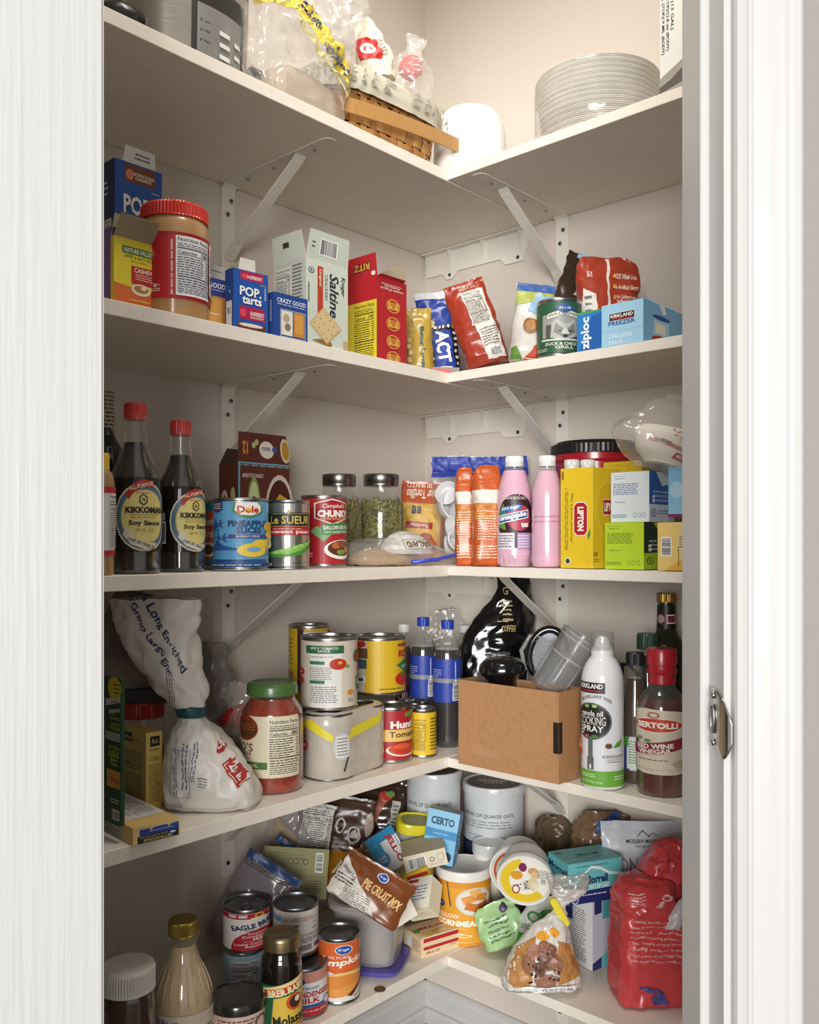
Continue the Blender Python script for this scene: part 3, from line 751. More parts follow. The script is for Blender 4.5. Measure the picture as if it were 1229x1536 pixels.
# paper plates in shrink wrap
p, R = locate(1, 896, ('R', .012), 93); H = zat(128, dep(p))-SHELF[1]-.0
t = thing('paper_plate_stack', 'round stack of white paper plates shrink wrapped in clear film', 'plates', (p[0], p[1], SHELF[1]), facing(p))
PLT = [paper('#ece7dc'), paper('#f5f2ea'), paper('#dcd5c9')]
n = 40
base_pl = None
for i in range(n):
    z = H*i/n; r_ = R*(.86+.13*min(1, i/n*3)) ; dx = random.uniform(-.0006, .0006)
    L_ = Loft([(z, r_*.93), (z+H/n*.55, r_), (z+H/n*.75, r_), (z+H/n*.95, r_*.93)], seg=48); o = L_.mesh('paper_plate', PLT[i % 3], t); o.location.x = dx
Loft([(0, R*.9), (H*.3, R*1.0), (H*.9, R*1.005), (H, R*.99), (H+.004, R*.9)], seg=64, sub=6, smooth=True, crum=.0012, cf=60).mesh('shrink_wrap', film('#ffffff', .22, .12), t)
# bin liner box at the right end
cbox('white and grey bin liner box with small black print on right end of top shelf', 1, 990, 1060, 1085, ('R', .02), -60, '#e9e6df',
     {'f': [('t', '49.2 L (13 GAL)', .27, .76, .085, .42, '#2a2a28', -90), ('t', '45.7 um (TOP)/22.8 um (BODY)', .17, .70, .08, .62, '#2a2a28', -90), ('t', '1.8 MIL (TOP)/.9 MIL (BODY)', .07, .66, .08, .58, '#2a2a28', -90),
            ('p', [(0, .02), (.6, .02), (.6, .3), (.0, .17)], '#a39c92'), ('p', [(0, .05), (.6, .1), (.6, .24), (.25, .14), (0, .1)], '#5e574f')]}, name='bin_liner_box')

# ================================================================ SECOND SHELF
BL1, BL2 = '#2456a8', '#20356f'
def toaster_pastry(flav, bg):                               # blue pastry carton front
    return [('r', .5, .5, 1, 1, BL1), ('p', [(.2, .84), (.86, .84), (.86, .985), (.2, .985)], bg), ('t', flav, .6, .9, .46, .06, '#f6efe4'), ('e', .31, .9, .16, .09, '#e08a66' if bg[1] < '9' else '#d84a5a'),
            ('l', .86, .80, .18, .02, 1, '#c8d070'),
            ('t', 'POP.', .5, .64, .64, .17, '#152f66', 0, .055), ('t', 'POP.', .49, .65, .62, .16, '#f7f7f4', 0, .03), ('t', 'tarts', .54, .49, .58, .14, '#152f66', 0, .055), ('t', 'tarts', .53, .50, .56, .13, '#f7f7f4', 0, .03),
            ('r', .53, .28, .72, .22, bg), ('t', flav, .68, .285, .4, .07, '#f6efe4'), ('l', .68, .22, .4, .04, 2, '#f6efe4'), ('e', .27, .28, .2, .14, '#dba17c' if bg[1] < '9' else '#d84a5a'),
            ('r', .52, .06, .8, .1, '#6a3526'), ('e', .5, .08, .7, .06, '#e9ddcf'), ('l', .91, .66, .06, .22, 2, '#dfe7f2', True)]
def squash(items, k):
    out = []
    for q in items:
        q = list(q)
        if q[0] == 'p': q[1] = [(a, 1-(1-b)*k) for a, b in q[1]]
        else:
            i = 3 if q[0] == 't' else 2; q[i] = 1-(1-q[i])*k; q[i+2] *= k
        out.append(tuple(q))
    return [('r', .5, .5, 1, 1, BL1)]+out[1:]
NAVY = [('r', .5, .5, 1, 1, '#252c62'), ('l', .5, .84, .6, .1, 3, '#d6d8e6'), ('nf', .55, .5, .7, .3, '#e4e2dc', '#333333')]
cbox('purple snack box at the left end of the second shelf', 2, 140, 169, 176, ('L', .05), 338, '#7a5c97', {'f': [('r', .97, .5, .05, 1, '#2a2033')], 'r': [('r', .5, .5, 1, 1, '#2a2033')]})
z = zat(335, 1.25)
cbox('tall blue pastry carton with brown flavour panel and torn white top', 2, 130, 172, 243, ('L', .12), 236, '#2456a8', {'f': NAVY+[('r', .5, .30, .7, .3, '#dedbd2'), ('bc', .5, .3, .6, .2)], 'r': squash(toaster_pastry('BROWN SUGAR\nCINNAMON', '#7a4425'), .72)},
     openf=True, flaps=(('r', .022, 8, .16, .86, paper('#e6e1d8')), ('l', .012, -10, .1, .9, paper('#b0a494'))), flappr={0: [('l', .6, .5, .5, .5, 2, '#555555')]}, name='pastry_box')
t, W, D, H = cbox('yellow and orange granola bar box with open lid behind the peanut butter', 2, 166, 170.5, 232, ('L', .045), 352, '#e3d23c',
     {'r': [('r', .5, .5, 1, 1, '#dcca35'), ('p', [(0, 0), (1, 0), (1, .33), (0, .38)], '#cf6a33'), ('r', .6, .85, .8, .1, '#44702c'), ('t', 'NATURE VALLEY', .6, .85, .7, .06, '#f2efdc'), ('t', 'SWEET & SALTY NUT', .6, .765, .7, .045, '#3d3322'), ('l', .6, .71, .4, .02, 1, '#3d3322'),
            ('r', .72, .53, .6, .24, '#b22a2a'), ('t', 'CASHEW', .74, .6, .5, .06, '#f2efe0'), ('l', .74, .51, .44, .09, 3, '#e8c8b0'), ('e', .66, .34, .48, .16, '#e6dac2'), ('e', .66, .35, .36, .1, '#a9763c'), ('e', .72, .37, .14, .06, '#e8d2a0'),
            ('l', .62, .13, .52, .17, 3, '#e0b255')]}, openf=True, flaps=(('r', .030, 32, .0, 1, paper('#9a8c74')), ('l', .03, -10, 0, 1)), name='granola_bar_box')
# peanut butter jar
PB = mat('#b58a5a', rough=.25, var=.1, scale=18, coat=.5)
PBI = [('r', .5, .5, 1.9, 1, '#b8202a'), ('p', [(-.06, .55), (.02, .78), (.16, .88), (.29, .8), (.33, .66), (.24, .46), (.12, .36), (-.06, .3)], '#d8503c'), ('p', [(-.06, .58), (.03, .76), (.16, .85), (.27, .78), (.3, .67), (.2, .53), (.04, .44), (-.06, .44)], '#e9d49a'), ('t', 'CREAMY', .04, .64, .4, .2, '#a33221', 12, .03), ('t', 'BUTTER', .08, .39, .3, .1, '#f4e9d4', 8, .03), ('e', .13, .17, .17, .22, '#e7e1d8'), ('e', .13, .13, .11, .1, '#27366d'),
     ('t', '-7g-', .30, .2, .14, .07, '#f4e9d4'), ('l', .3, .13, .16, .06, 2, '#f4e9d4'), ('l', .475, .48, .035, .86, 1, '#e7c8b8', True), ('nf', .69, .5, .36, .9, '#e9e6e0', '#1f356e', '180'), ('r', 1.0, .55, .24, .8, '#e9e6e0'), ('l', 1.0, .7, .2, .36, 9, '#3f4d7a'), ('r', 1.0, .42, .2, .1, '#3c63a0'), ('r', .97, .2, .1, .2, '#b4c8dc')]
bottle('large jar of peanut butter with ridged red lid and red label', 2, 262, ('L', .012), 51.5, 316, [(0, .9), (.02, .97), (.05, .99), (.22, .995), (.225, .97), (.7, .97), (.705, .995), (.8, .99), (.86, .93), (.89, .86), (1, .86)],
       (.875, 1.0, .965, plastic('#d23a30'), 60), name='peanut_butter_jar', cat='jar', glass=PB, sleeve=(.16, .72, '#b8202a'), items=PBI, smooth=1)
# biscuit cartons
CG = [('r', .5, .5, 1, 1, '#27488f'), ('t', 'CRAZY GOOD', .52, .84, .86, .1, '#f1f1ee'), ('l', .52, .75, .84, .04, 1, '#d3daea'), ('b', .56, .33, .74, .62, .012, .01, '#e0dccd'), ('r', .38, .34, .34, .56, '#e4e0d6'), ('e', .36, .45, .2, .2, '#b9a78c'), ('e', .4, .25, .18, .18, '#8b7a66'), ('r', .74, .34, .32, .56, '#c9893f'), ('r', .74, .36, .24, .44, '#d69a4c')]
SD = [('r', .5, .5, 1, 1, '#234a98'), ('l', .5, .6, .4, .5, 2, '#d3daea', True)]
cbox('navy pastry carton end with orange cracker picture behind the peanut butter jar', 2, 296, 302, 340, ('L', .035), 412, '#343a78',
     {'r': [('r', .5, .5, 1, 1, '#3a3f80'), ('t', 'GOOD', .62, .86, .66, .1, '#f1f1ee'), ('l', .6, .77, .7, .03, 1, '#d3daea'), ('r', .55, .35, .86, .6, '#c4863e'), ('r', .5, .35, .62, .5, '#d79d52'), ('l', .5, .3, .5, .05, 1, '#f0e4ca')]}, name='pastry_box')
cbox('grey open top of a carton standing against the left wall behind peanut butter', 2, 296, 300, 352, ('L', .11), 392, '#c9c5ba', {'r': [('l', .4, .93, .5, .03, 1, '#3a5a90')]}, name='carton', openf=True)
cbox('blue pastry carton with raspberry panel and torn white top', 2, 338, 350, 402, ('L', .006), 401, '#2456a8', {'f': [('r', .5, .5, 1, 1, '#1d3f86'), ('r', .5, .25, .7, .42, '#d6d3cb'), ('bc', .5, .3, .5, .14), ('t', '2', .6, .62, .2, .04, '#dddde8')],
     'r': toaster_pastry('RASPBERRY', '#b3204e')}, openf=True, flaps=(('r', .016, 6, .14, .64, paper('#e6e1d8')), ('l', .012, -8, .1, .95, paper('#a8997f'))), name='pastry_box', alpha=-4)
cbox('low blue pastry carton with white lettering beside the raspberry one', 2, 402, 411, 461, ('L', .004), 437, '#234a98', {'f': SD, 'r': CG}, name='pastry_box', alpha=-2)
# saltine crackers
SG = '#cfd6c8'
t, W, D, H = cbox('pale green cracker box with torn open top and square cracker picture', 2, 411, 459, 522, ('L', .004), 384, SG,
   {'f': [('r', .5, .5, 1, 1, '#c3c6bb'), ('nf', .3, .66, .5, .55, '#d9d8d0', '#3f3f3d'), ('l', .75, .7, .3, .5, 12, '#55554f'), ('r', .5, .25, .8, .2, '#b7b9ae'), ('l', .5, .15, .8, .2, 6, '#6a6a64')],
    'r': [('r', .33, .62, .13, .62, '#b9442e'), ('t', 'Original', .33, .8, .07, .2, '#f1e9da', -90), ('t', 'Saltine', .66, .62, .22, .52, '#27313a', -90, .02, .2), ('t', 'CRACKERS', .47, .7, .07, .3, '#4c5550', -90, 0), ('t', 'Kroger', .87, .76, .12, .24, '#27313a', -90, .02, .3),
          ('e', .12, .86, .14, .07, '#3b5577'), ('e', .12, .86, .1, .05, '#cfd6c8'), ('e', .12, .86, .05, .03, '#3b5577'), ('l', .06, .6, .07, .22, 1, '#4c5550', True),
          ('p', [(.12, .05), (.55, .0), (.62, .04), (.5, .1)], '#8f6f45'), ('p', [(.07, .24), (.4, .46), (.84, .24), (.48, .03)], '#c9ac7a'), ('p', [(.1, .24), (.4, .44), (.80, .24), (.48, .05)], '#d9bf8e')]+
         [('e', .2+.13*i+.09*j, .26+.055*i-.055*j, .025, .014, '#6d4f2c') for i in range(3) for j in range(4)]+[('r', .93, .06, .12, .1, '#c9ac7a')]},
   openf=True, flaps=(('r', .042, 10, 0, 1), ('f', .040, 10, .0, 1), ('l', .02, 5, .1, .9, paper('#9a8f80'))), flappr={0: [('bc', .5, .48, .44, .6), ('l', .13, .5, .08, .3, 2, '#3b5577')], 1: [('r', .45, .6, .2, .2, '#453c33')]}, name='cracker_box', inner=paper('#cfc9bd'))
# round cracker box, red with yellow side and lid standing up
t, W, D, H = cbox('red cracker box with yellow nutrition side and lid folded up', 2, 522, 565.5, 610, ('L', .006), 413, '#b5242c',
   {'f': [('r', .5, .5, 1, 1, '#b5242c'), ('r', .5, .36, 1, .72, '#d8c63a'), ('nf', .58, .36, .74, .7, '#d8c63a', '#33301c')],
    'r': [('l', .5, .93, .7, .02, 1, '#f2e6d8'), ('t', 'your favorite\non-the-go snackers', .5, .89, .76, .07, '#f2e6d8')]+[q for y in (.68, .46, .24, .04) for q in (('e', .54, y, .46, .17, '#d9a64a'), ('e', .54, y, .40, .145, '#b5242c'), ('r', .54, y, .34, .09, '#d9a64a'), ('e', .54, y+.02, .2, .06, '#c07a34'), ('e', .54, y-.02, .06, .02, '#7a3c1c'))]},
   openf=True, flaps=(('f', .038, 2, -.02, 1.02), ('b', .035, 5, .05, .9, paper('#9a8c78')), ('l', .03, 0, .1, .9, paper('#9a8c78')), ('r', .008, 70, 0, .9)), flappr={0: [('t', 'RITZ', .5, .5, .58, .34, '#241d1c', 180, .08), ('t', 'RITZ', .5, .5, .54, .28, '#e0b24c', 180, .02), ('e', .88, .15, .14, .2, '#f0e0cc')]}, name='cracker_box')
# corner: popcorn bags
pouch('gold popcorn bag with teal lettering in the corner of the second shelf', 2, 631, ('L', .03), 20, 463, .05, foil('#b99a3e'), [('t', 'Butter Lovers', .62, .36, .17, .7, '#1c5a63', -90, .03), ('r', .14, .5, .3, .9, '#a88f4a'), ('e', .12, .4, .16, .08, '#d9c98e'), ('e', .18, .3, .16, .07, '#d9c98e'), ('e', .1, .2, .16, .08, '#d9c98e'), ('e', .16, .5, .14, .07, '#cfba72'), ('e', .1, .1, .16, .07, '#d9c98e')], roll=-2, name='popcorn_bag', crum=.003)
t, L, W, H = pouch('blue popcorn bag with theatre bulb border and white letters in the corner', 2, 664, ('L', .045), 30, 442, .05, foil('#243f9c'),
   [('r', .5, .99, 1, .08, '#d8d8dc'), ('p', [(.05, .62), (.2, .75), (.45, .66), (.3, .52)], '#e3cf86'), ('r', .6, .28, .74, .62, '#1a1b22'), ('r', .6, .27, .5, .56, '#26419f'), ('t', 'ACT II', .6, .3, .36, .5, '#eceae4', -90, .04)]+
   [('e', x, y, .07, .035, '#f0dfc0') for x in (.29, .91) for y in [.02+.07*i for i in range(9)]]+[('e', .29+.124*i, .585, .07, .035, '#f0dfc0') for i in range(6)], roll=-6, name='popcorn_bag', seed=4, crum=.003)
t = lbox('flat grey ribbed cracker packet with a red corner lying in the shelf corner', 660, 551, 1.61, .075, .05, .012, '#7c7064', {'t': [('l', .5, .5, .96, .96, 9, '#5a5048', True)], 'f': [('r', .5, .5, 1, 1, '#7c7064'), ('r', .55, .4, .5, .7, '#c02c34')]}, yaw=-8, roll=3, name='snack_packet')
t.location.z = SHELF[2]+.0005
# leaning red foil bags
RED = foil('#a03824')
def redbag(lab, px, spec, w, yt, yaw, pitch, roll, items, seed, thick=.055, **k):
    return pouch(lab, 2, px, spec, w, yt, thick, RED, items, yaw=yaw, pitch=pitch, roll=roll, name='snack_bag', seed=seed, crum=.004, **k)
redbag('rusty red foil snack bag with nutrition panel leaning left in the corner', 734, ('R', .014), 33, 412, -4, -6, -17,
   [('t', 'UNBELIEVABLY\nGOOD', .48, .93, .56, .07, '#f0dccb'), ('p', [(.36, .86), (.9, .86), (.86, .55), (.96, .02), (.52, .02), (.42, .5)], '#dbd6cc'), ('nf', .62, .64, .46, .42, '#dbd6cc', '#2d2a28', '140'), ('l', .7, .27, .4, .22, 7, '#66615b'), ('bc', .74, .09, .3, .1)], 11)
redbag('second rusty red foil bag mostly hidden behind the leaning one', 754, ('R', .11), 18, 430, 10, -4, -19, [('r', .4, .5, .08, .9, '#d9d1c6')], 12, thick=.03)
# cracker bag, brown pretzel bag
pouch('white crinkled bread crisp bag with blue top, green leaf and orange corner', 2, 792, ('R', .016), 30, 425, .05, foil('#cfccc4'), [('r', .5, .95, 1, .12, '#3b5d9c'), ('p', [(0, .7), (.6, .78), (1, .9), (0, .9)], '#a8b45a'), ('p', [(.3, .62), (1, .5), (1, .85), (.5, .88)], '#8fb3d0'), ('e', .42, .42, .42, .2, '#8b5f36'), ('e', .44, .43, .3, .13, '#a97a45'), ('p', [(.35, 0), (1, 0), (1, .42), (.8, .3)], '#b9452c'), ('e', .9, .42, .5, .22, '#2f4a78'), ('e', .9, .42, .4, .17, '#cfccc4'), ('p', [(0, 0), (.32, 0), (.12, .16), (0, .14)], '#5f8d3d')], roll=7, pitch=-4, name='crisp_bag', seed=21, crum=.003)
pouch('dark brown pretzel bag with blue trim drooping behind the green can', 2, 826, ('R', .10), 38, 372, .06, foil('#3a281e'), [('p', [(0, .42), (1, .50), (1, .58), (0, .52)], '#9cc0d8'), ('p', [(.42, .60), (1.0, .66), (1.0, .86), (.52, .8)], '#d8cfb8'), ('t', 'SNYDER', .72, .73, .46, .12, '#2b211c', 24, .03), ('p', [(.7, .3), (1, .35), (1, .55), (.8, .58)], '#c79a38'), ('r', .5, .98, .6, .05, '#9cc0d8')], roll=22, pitch=-3, name='pretzel_bag', seed=22, crum=.005)
redbag('rusty red foil snack bag standing open behind the freezer bag boxes', 908, ('R', .07), 48, 386, 3, 0, 2,
   [('r', .47, .5, .04, .98, '#d9d1c6'), ('t', '100% Whole Grain', .76, .80, .34, .05, '#efdccb'), ('t', 'No Artificial Flavors', .76, .69, .36, .05, '#efdccb'), ('t', 'No Colors From\nArtificial Sources', .76, .56, .32, .09, '#efdccb'), ('t', '30% Less Fat', .74, .44, .3, .05, '#efdccb'),
    ('e', .57, .80, .04, .04, '#d6a23c'), ('e', .57, .69, .04, .04, '#d6a23c'), ('e', .57, .58, .04, .04, '#d6a23c'), ('t', 'BLY', .17, .8, .12, .06, '#efdccb'), ('p', [(.05, .0), (.08, .66), (.27, .6), (.3, 0)], '#ddd8ce'), ('l', .16, .5, .1, .2, 3, '#444444'), ('t', '140', .2, .32, .12, .05, '#333333')], 31,
   prof=[(0, .75, .8), (.1, .8, 1), (.5, .88, .9), (.75, .98, .6), (.87, 1.0, .35), (.96, .9, .12, -.05), (1, .72, .03, -.15)])
# green dog food can
GR = '#2c5b3f'
can('tall green pet food can with wolf picture at front of second shelf', 2, 839, ('R', .006), 33.5, 455,
   [('r', .5, .5, 1.4, 1, GR), ('r', -.02, .5, .16, .92, '#d9d5c4'), ('l', -.02, .5, .12, .8, 14, '#555555'), ('r', .6, .52, .62, .46, '#9b9d98'), ('r', .6, .42, .5, .26, '#55584f'), ('p', [(.42, .3), (.44, .6), (.52, .66), (.58, .57), (.68, .57), (.76, .66), (.82, .6), (.84, .34), (.7, .28), (.63, .24), (.5, .27)], '#b5b5b0'),
    ('p', [(.47, .4), (.5, .58), (.57, .5), (.63, .46), (.7, .5), (.76, .58), (.79, .42), (.72, .34), (.63, .27), (.54, .34)], '#7d7e7a'), ('e', .55, .42, .05, .03, '#222222'), ('e', .71, .42, .05, .03, '#222222'), ('e', .63, .32, .07, .045, '#1d1d1d'), ('p', [(.57, .36), (.69, .36), (.65, .47), (.61, .47)], '#cfcfc9'),
    ('p', [(.38, .66), (.62, .74), (.9, .66), (.9, .76), (.62, .84), (.38, .76)], '#e4e0d2'), ('a', 'WILDERNESS', .63, .72, .48, .055, '#333a33', .045), ('p', [(.62, .97), (.8, .86), (.62, .76), (.46, .86)], '#31578f'), ('t', 'BLUE', .63, .87, .16, .04, '#dfe8ea'), ('r', .6, .25, .64, .035, '#d3d5c4'), ('t', 'DUCK & CHICKEN', .62, .17, .54, .06, '#f0ecdc'), ('t', 'GRILL', .62, .10, .26, .055, '#f0ecdc'), ('l', .28, .06, .22, .07, 2, '#d3d5c4')], body=GR, name='pet_food_can', spin=-8)
t, W, D, H = cbox('royal blue zip bag box standing between green can and freezer box', 2, 866, 903, 925, ('R', .004), 463, '#2a78c4',
   {'f': [('r', .5, .5, 1, 1, '#2f7fc8'), ('p', [(0, .92), (1, .96), (1, 1), (0, 1)], '#4fa066'), ('p', [(.1, 0), (.9, 0), (1, .1), (1, .9), (.6, .85)], '#2464b0'), ('t', 'ziploc', .38, .44, .44, .84, '#eef3f6', 90, .035)]}, name='bag_box')
t, W, D, H = cbox('light blue freezer bag box with torn open corner beside the door jamb', 2, 903, 965.5, 1075, ('R', .004), 447, '#8fc4e4',
   {'f': [('r', .5, .5, 1, 1, '#a5d2ea'), ('r', .5, .35, 1, .008, '#7fb2d2'), ('r', .49, .68, .62, .19, '#f1efe9'), ('r', .49, .68, .6, .17, '#231f20'), ('t', 'KIRKLAND', .49, .7, .54, .08, '#f4f2ee', 0, .03), ('r', .49, .63, .5, .025, '#c03040'), ('t', 'FREEZER', .49, .53, .64, .1, '#1d4f8c', 0, .02), ('t', 'GALLON', .45, .22, .54, .1, '#edf4f8', 0, .008), ('t', 'PLUS', .35, .08, .32, .09, '#edf4f8', 0, .008)],
    'r': [('r', .5, .5, 1, 1, '#7fb9de'), ('e', .22, .68, .22, .12, '#2750a0'), ('p', [(.12, .62), (.32, .62), (.32, .2), (.12, .2)], '#a9d2ea'), ('r', .21, .42, .13, .24, '#e9e6d8'), ('e', .2, .12, .2, .26, '#a8453a'), ('e', .23, .08, .1, .14, '#e2b19a'), ('e', .58, .2, .3, .7, '#eff3f4'), ('e', .6, .2, .28, .66, '#23449a'), ('p', [(.18, 1), (.24, .78), (.28, .82), (.26, 1)], '#e9ecec')]},
   openf=True, flaps=(('r', .02, -55, .1, .5, None), ('b', .02, -75)), name='bag_box', inner=paper('#6f7f88'))

# ================================================================ MIDDLE SHELF, LEFT
BOT = [(0, .9), (.012, .98), (.03, 1), (.50, 1), (.56, .97), (.64, .84), (.72, .64), (.78, .5), (.82, .46), (.93, .42), (.955, .42)]
DG = mat('#15130f', rough=.06, var=0, spec=.8, coat=.5)
bottle('dark wine bottle with cork patterned neck at far left of middle shelf', 3, 160, ('L', .11), 26, 585, [(0, .95), (.02, 1), (.6, 1), (.68, .85), (.74, .5), (.78, .4), (.98, .38), (1, .38)], None, name='wine_bottle', glass=mat('#20241c', rough=.08, spec=.8), sleeve=(.79, 1.0, mat('#bba68a', rough=.6)),
       items=[('l', .5, .5, 1.6, .95, 9, '#3d342b')])
bottle('squeeze bottle of mustard sauce with yellow cap beside the door edge', 3, 150, ('L', .004), 22, 680, [(0, .8), (.02, .9), (.05, .92), (.3, .95), (.5, .98), (.72, .98), (.78, .94), (.84, .8), (.87, .6), (.9, .5)], (.865, 1, .62, plastic('#e8c22e'), 24),
       name='sauce_bottle', glass=mat('#a5855c', rough=.25, coat=.4), sleeve=(.17, .72, '#e9e6df'), items=[('r', .5, .96, 2, .09, '#c02a2a'), ('r', .5, .03, 2, .07, '#c02a2a'), ('nf', .92, .5, .42, .82, '#e9e6df')])
SOYL = [('r', .5, .5, 2, 1, mat('#1f1c19', rough=.2, var=.1)), ('e', .66, .47, .74, .93, '#eee2c0'), ('e', .66, .47, .70, .88, '#5a7f98'), ('e', .66, .47, .59, .74, '#c9b06c'), ('e', .66, .47, .565, .71, '#efe08c'),
        ('p', [(.43, .76), (.5, .90), (.62, .97), (.78, .96), (.78, .86), (.63, .86), (.53, .80), (.47, .70)], '#b5352e'), ('t', 'ALL-PURPOSE', .62, .885, .3, .055, '#f2e4c4', 14, .02), ('l', .64, .79, .18, .03, 1, '#b5352e'),
        ('p', [(.59, .74), (.64, .78), (.69, .74), (.69, .66), (.64, .62), (.59, .66)], '#2a2620'), ('p', [(.605, .73), (.64, .76), (.675, .73), (.675, .67), (.64, .64), (.605, .67)], '#efe08c'), ('t', 'N', .64, .70, .035, .06, '#2a2620', 0, .04),
        ('t', 'KIKKOMAN', .68, .56, .5, .085, '#241f1a', 0, .05), ('l', .66, .475, .34, .06, 2, '#a08648'), ('t', 'Soy Sauce', .67, .38, .4, .085, '#241f1a', 0, .035), ('t', '20 FL OZ', .66, .29, .24, .04, '#a08648'),
        ('p', [(.40, .23), (.43, .33), (.47, .3), (.55, .17), (.68, .12), (.8, .12), (.8, .06), (.66, .03), (.5, .1)], '#e9e0cc'), ('t', 'OVER 300 YEARS OF', .62, .115, .34, .045, '#2e2a24', -22, .02)]
RC = plastic('#cf3a34')
SOYP = [(0, .93), (.015, .99), (.04, 1), (.49, 1), (.54, .985), (.61, .86), (.67, .68), (.73, .52), (.77, .475), (.91, .44), (.93, .44)]
bottle('tall soy sauce bottle with red cap, left of the two', 3, 203, ('L', .014), 37.5, 606, SOYP, [(.905, 1, .44, RC, 30)], liq='#120d0b', level=.785, glass=film('#b9b2a6', .1, .03), name='soy_sauce_bottle', sleeve=(.13, .56, mat('#1f1c19', rough=.2)), items=SOYL, spin=-8, group=None)
SO2 = [q if q[0] != 'r' else q for q in SOYL]+[('bc', .16, .3, .17, .34), ('r', .155, .54, .16, .11, '#c6cfc4'), ('t', 'NON GMO', .155, .54, .14, .03, '#2c5a3c')]
bottle('shorter looking soy sauce bottle with red cap and bar code, right of two', 3, 271, ('L', .034), 35, 632, SOYP, [(.905, 1, .44, RC, 30)], liq='#120d0b', level=.785, glass=film('#b9b2a6', .1, .03), name='soy_sauce_bottle', sleeve=(.13, .56, mat('#1f1c19', rough=.2)), items=SO2, spin=12)
can('teal and orange refried bean can half hidden by the pineapple can', 3, 337, ('L', .092), 31, 751, [('r', .5, .5, 2, 1, '#2b7c88'), ('p', [(-.04, .1), (.03, .5), (-.02, .85), (.35, .88), (.4, .2), (.15, .05)], '#c9522c'), ('t', 'Refried', .16, .72, .34, .14, '#f2e8d8', 0, .02, .2), ('t', 'Beans', .17, .52, .3, .13, '#f2e8d8'), ('e', .22, .26, .3, .24, '#efe6d0'), ('e', .22, .26, .22, .17, '#6d4a2e')], body='#2b7c88')
PINE = [('r', .5, .5, 2, 1, '#63a9d8'), ('p', [(-.3, .0), (1.3, 0), (1.3, .12), (-.3, .12)], '#2b5e9e'), ('p', [(-.1, .28), (.1, .31), (.2, .4), (.3, .33), (.45, .29), (.5, .26), (-.1, .25)], '#33559e'), ('l', .3, .2, .6, .12, 5, '#4f93c8'),
        ('r', .21, .48, .012, .34, '#33559e'), ('r', .13, .45, .012, .3, '#33559e')]+\
       [('p', [(cx, cy), (cx+dx*.55, cy+dy*.55+.03), (cx+dx, cy+dy), (cx+dx*.5, cy+dy*.5-.01)], '#33559e') for cx, cy in ((.21, .65), (.13, .6), (.27, .43)) for dx, dy in ((.1, .02), (-.1, .02), (.07, .08), (-.07, .08), (.09, -.06), (-.09, -.06))]+\
       [('p', [(.13, 1), (.13, .88), (.18, .84), (.24, .84), (.29, .88), (.29, 1)], '#433a7a'), ('l', .21, .93, .12, .1, 3, '#e8d9b0'), ('p', [(.42, .99), (.4, .86), (.48, .77), (.62, .76), (.74, .82), (.76, .93), (.7, .99)], '#4f8f4a'), ('p', [(.45, .99), (.43, .87), (.5, .8), (.62, .79), (.72, .84), (.73, .93), (.68, .99)], '#f4f1e8'), ('t', 'Dole', .58, .88, .24, .11, '#c8322c', 0, .04), ('e', .585, .875, .06, .05, '#e8b42c'),
        ('t', 'PINEAPPLE', .58, .665, .44, .095, '#26436e', 0, .035), ('t', 'SLICES', .59, .565, .28, .095, '#26436e', 0, .035), ('r', .58, .47, .42, .055, '#553f86'), ('t', 'IN HEAVY SYRUP', .58, .47, .26, .03, '#f2edf4'), ('e', .88, .62, .22, .15, '#e3b52c'), ('e', .9, .5, .2, .13, '#edc63a'), ('e', .86, .36, .24, .15, '#e8bd30'), ('e', .63, .26, .34, .21, '#f0cf45'), ('e', .64, .27, .16, .08, '#78aed0'), ('e', .86, .36, .1, .05, '#78aed0'), ('e', .72, .36, .2, .12, '#f0cf45'),
        ('l', .4, .1, .36, .03, 1, '#17345e'), ('r', .5, .035, 2, .04, '#203f73'), ('l', .42, .035, .6, .025, 1, '#e6eaf0')]
can('big sky blue pineapple slices can with yellow ring picture', 3, 361.5, ('L', .004), 41.5, 748, PINE, body='#63a9d8', ribs=False)
can('blue ribbed fruit can behind the sweet pea can', 3, 398, ('L', .10), 36, 752, [('r', .5, .5, 2, 1, '#4f95c8'), ('l', .9, .5, .2, .8, 14, '#2b5e8e'), ('e', 1.05, .5, .1, .6, '#e3b52c')], body='#4f95c8', ribs=True)
SIL = mat('#b9b6ae', rough=.22, metal=.85, var=.05)
can('silver sweet pea can with black band and green pod picture', 3, 433, ('L', .003), 31.5, 751, [('r', .5, .5, 2, 1, SIL), ('r', .5, .74, .86, .24, '#2a281f'), ('b', .5, .74, .82, .2, .01, .008, '#b3a15a'), ('t', 'Le SUEUR', .54, .74, .68, .13, '#cdb868', 0, .02), ('p', [(.5, .83), (.47, .87), (.5, .93), (.53, .87)], '#cdb868'), ('r', .5, .565, .86, .14, '#b3242c'), ('t', 'sweet peas', .54, .54, .64, .07, '#f3ebe0', 0, .02), ('l', .5, .595, .5, .02, 1, '#f3ebe0'),
      ('p', [(.04, .2), (.2, .2), (.6, .24), (.85, .34), (.98, .43), (.9, .3), (.7, .18), (.45, .14), (.2, .15)], '#4d8f34'), ('p', [(.1, .2), (.4, .27), (.7, .36), (.97, .44), (.75, .27), (.5, .19)], '#86bf55')]+[('e', .3+.1*i, .215+.028*i, .09, .05, '#9fce6a') for i in range(6)]+[('l', .75, .05, .4, .02, 1, '#333333')], body='#b9b6ae')
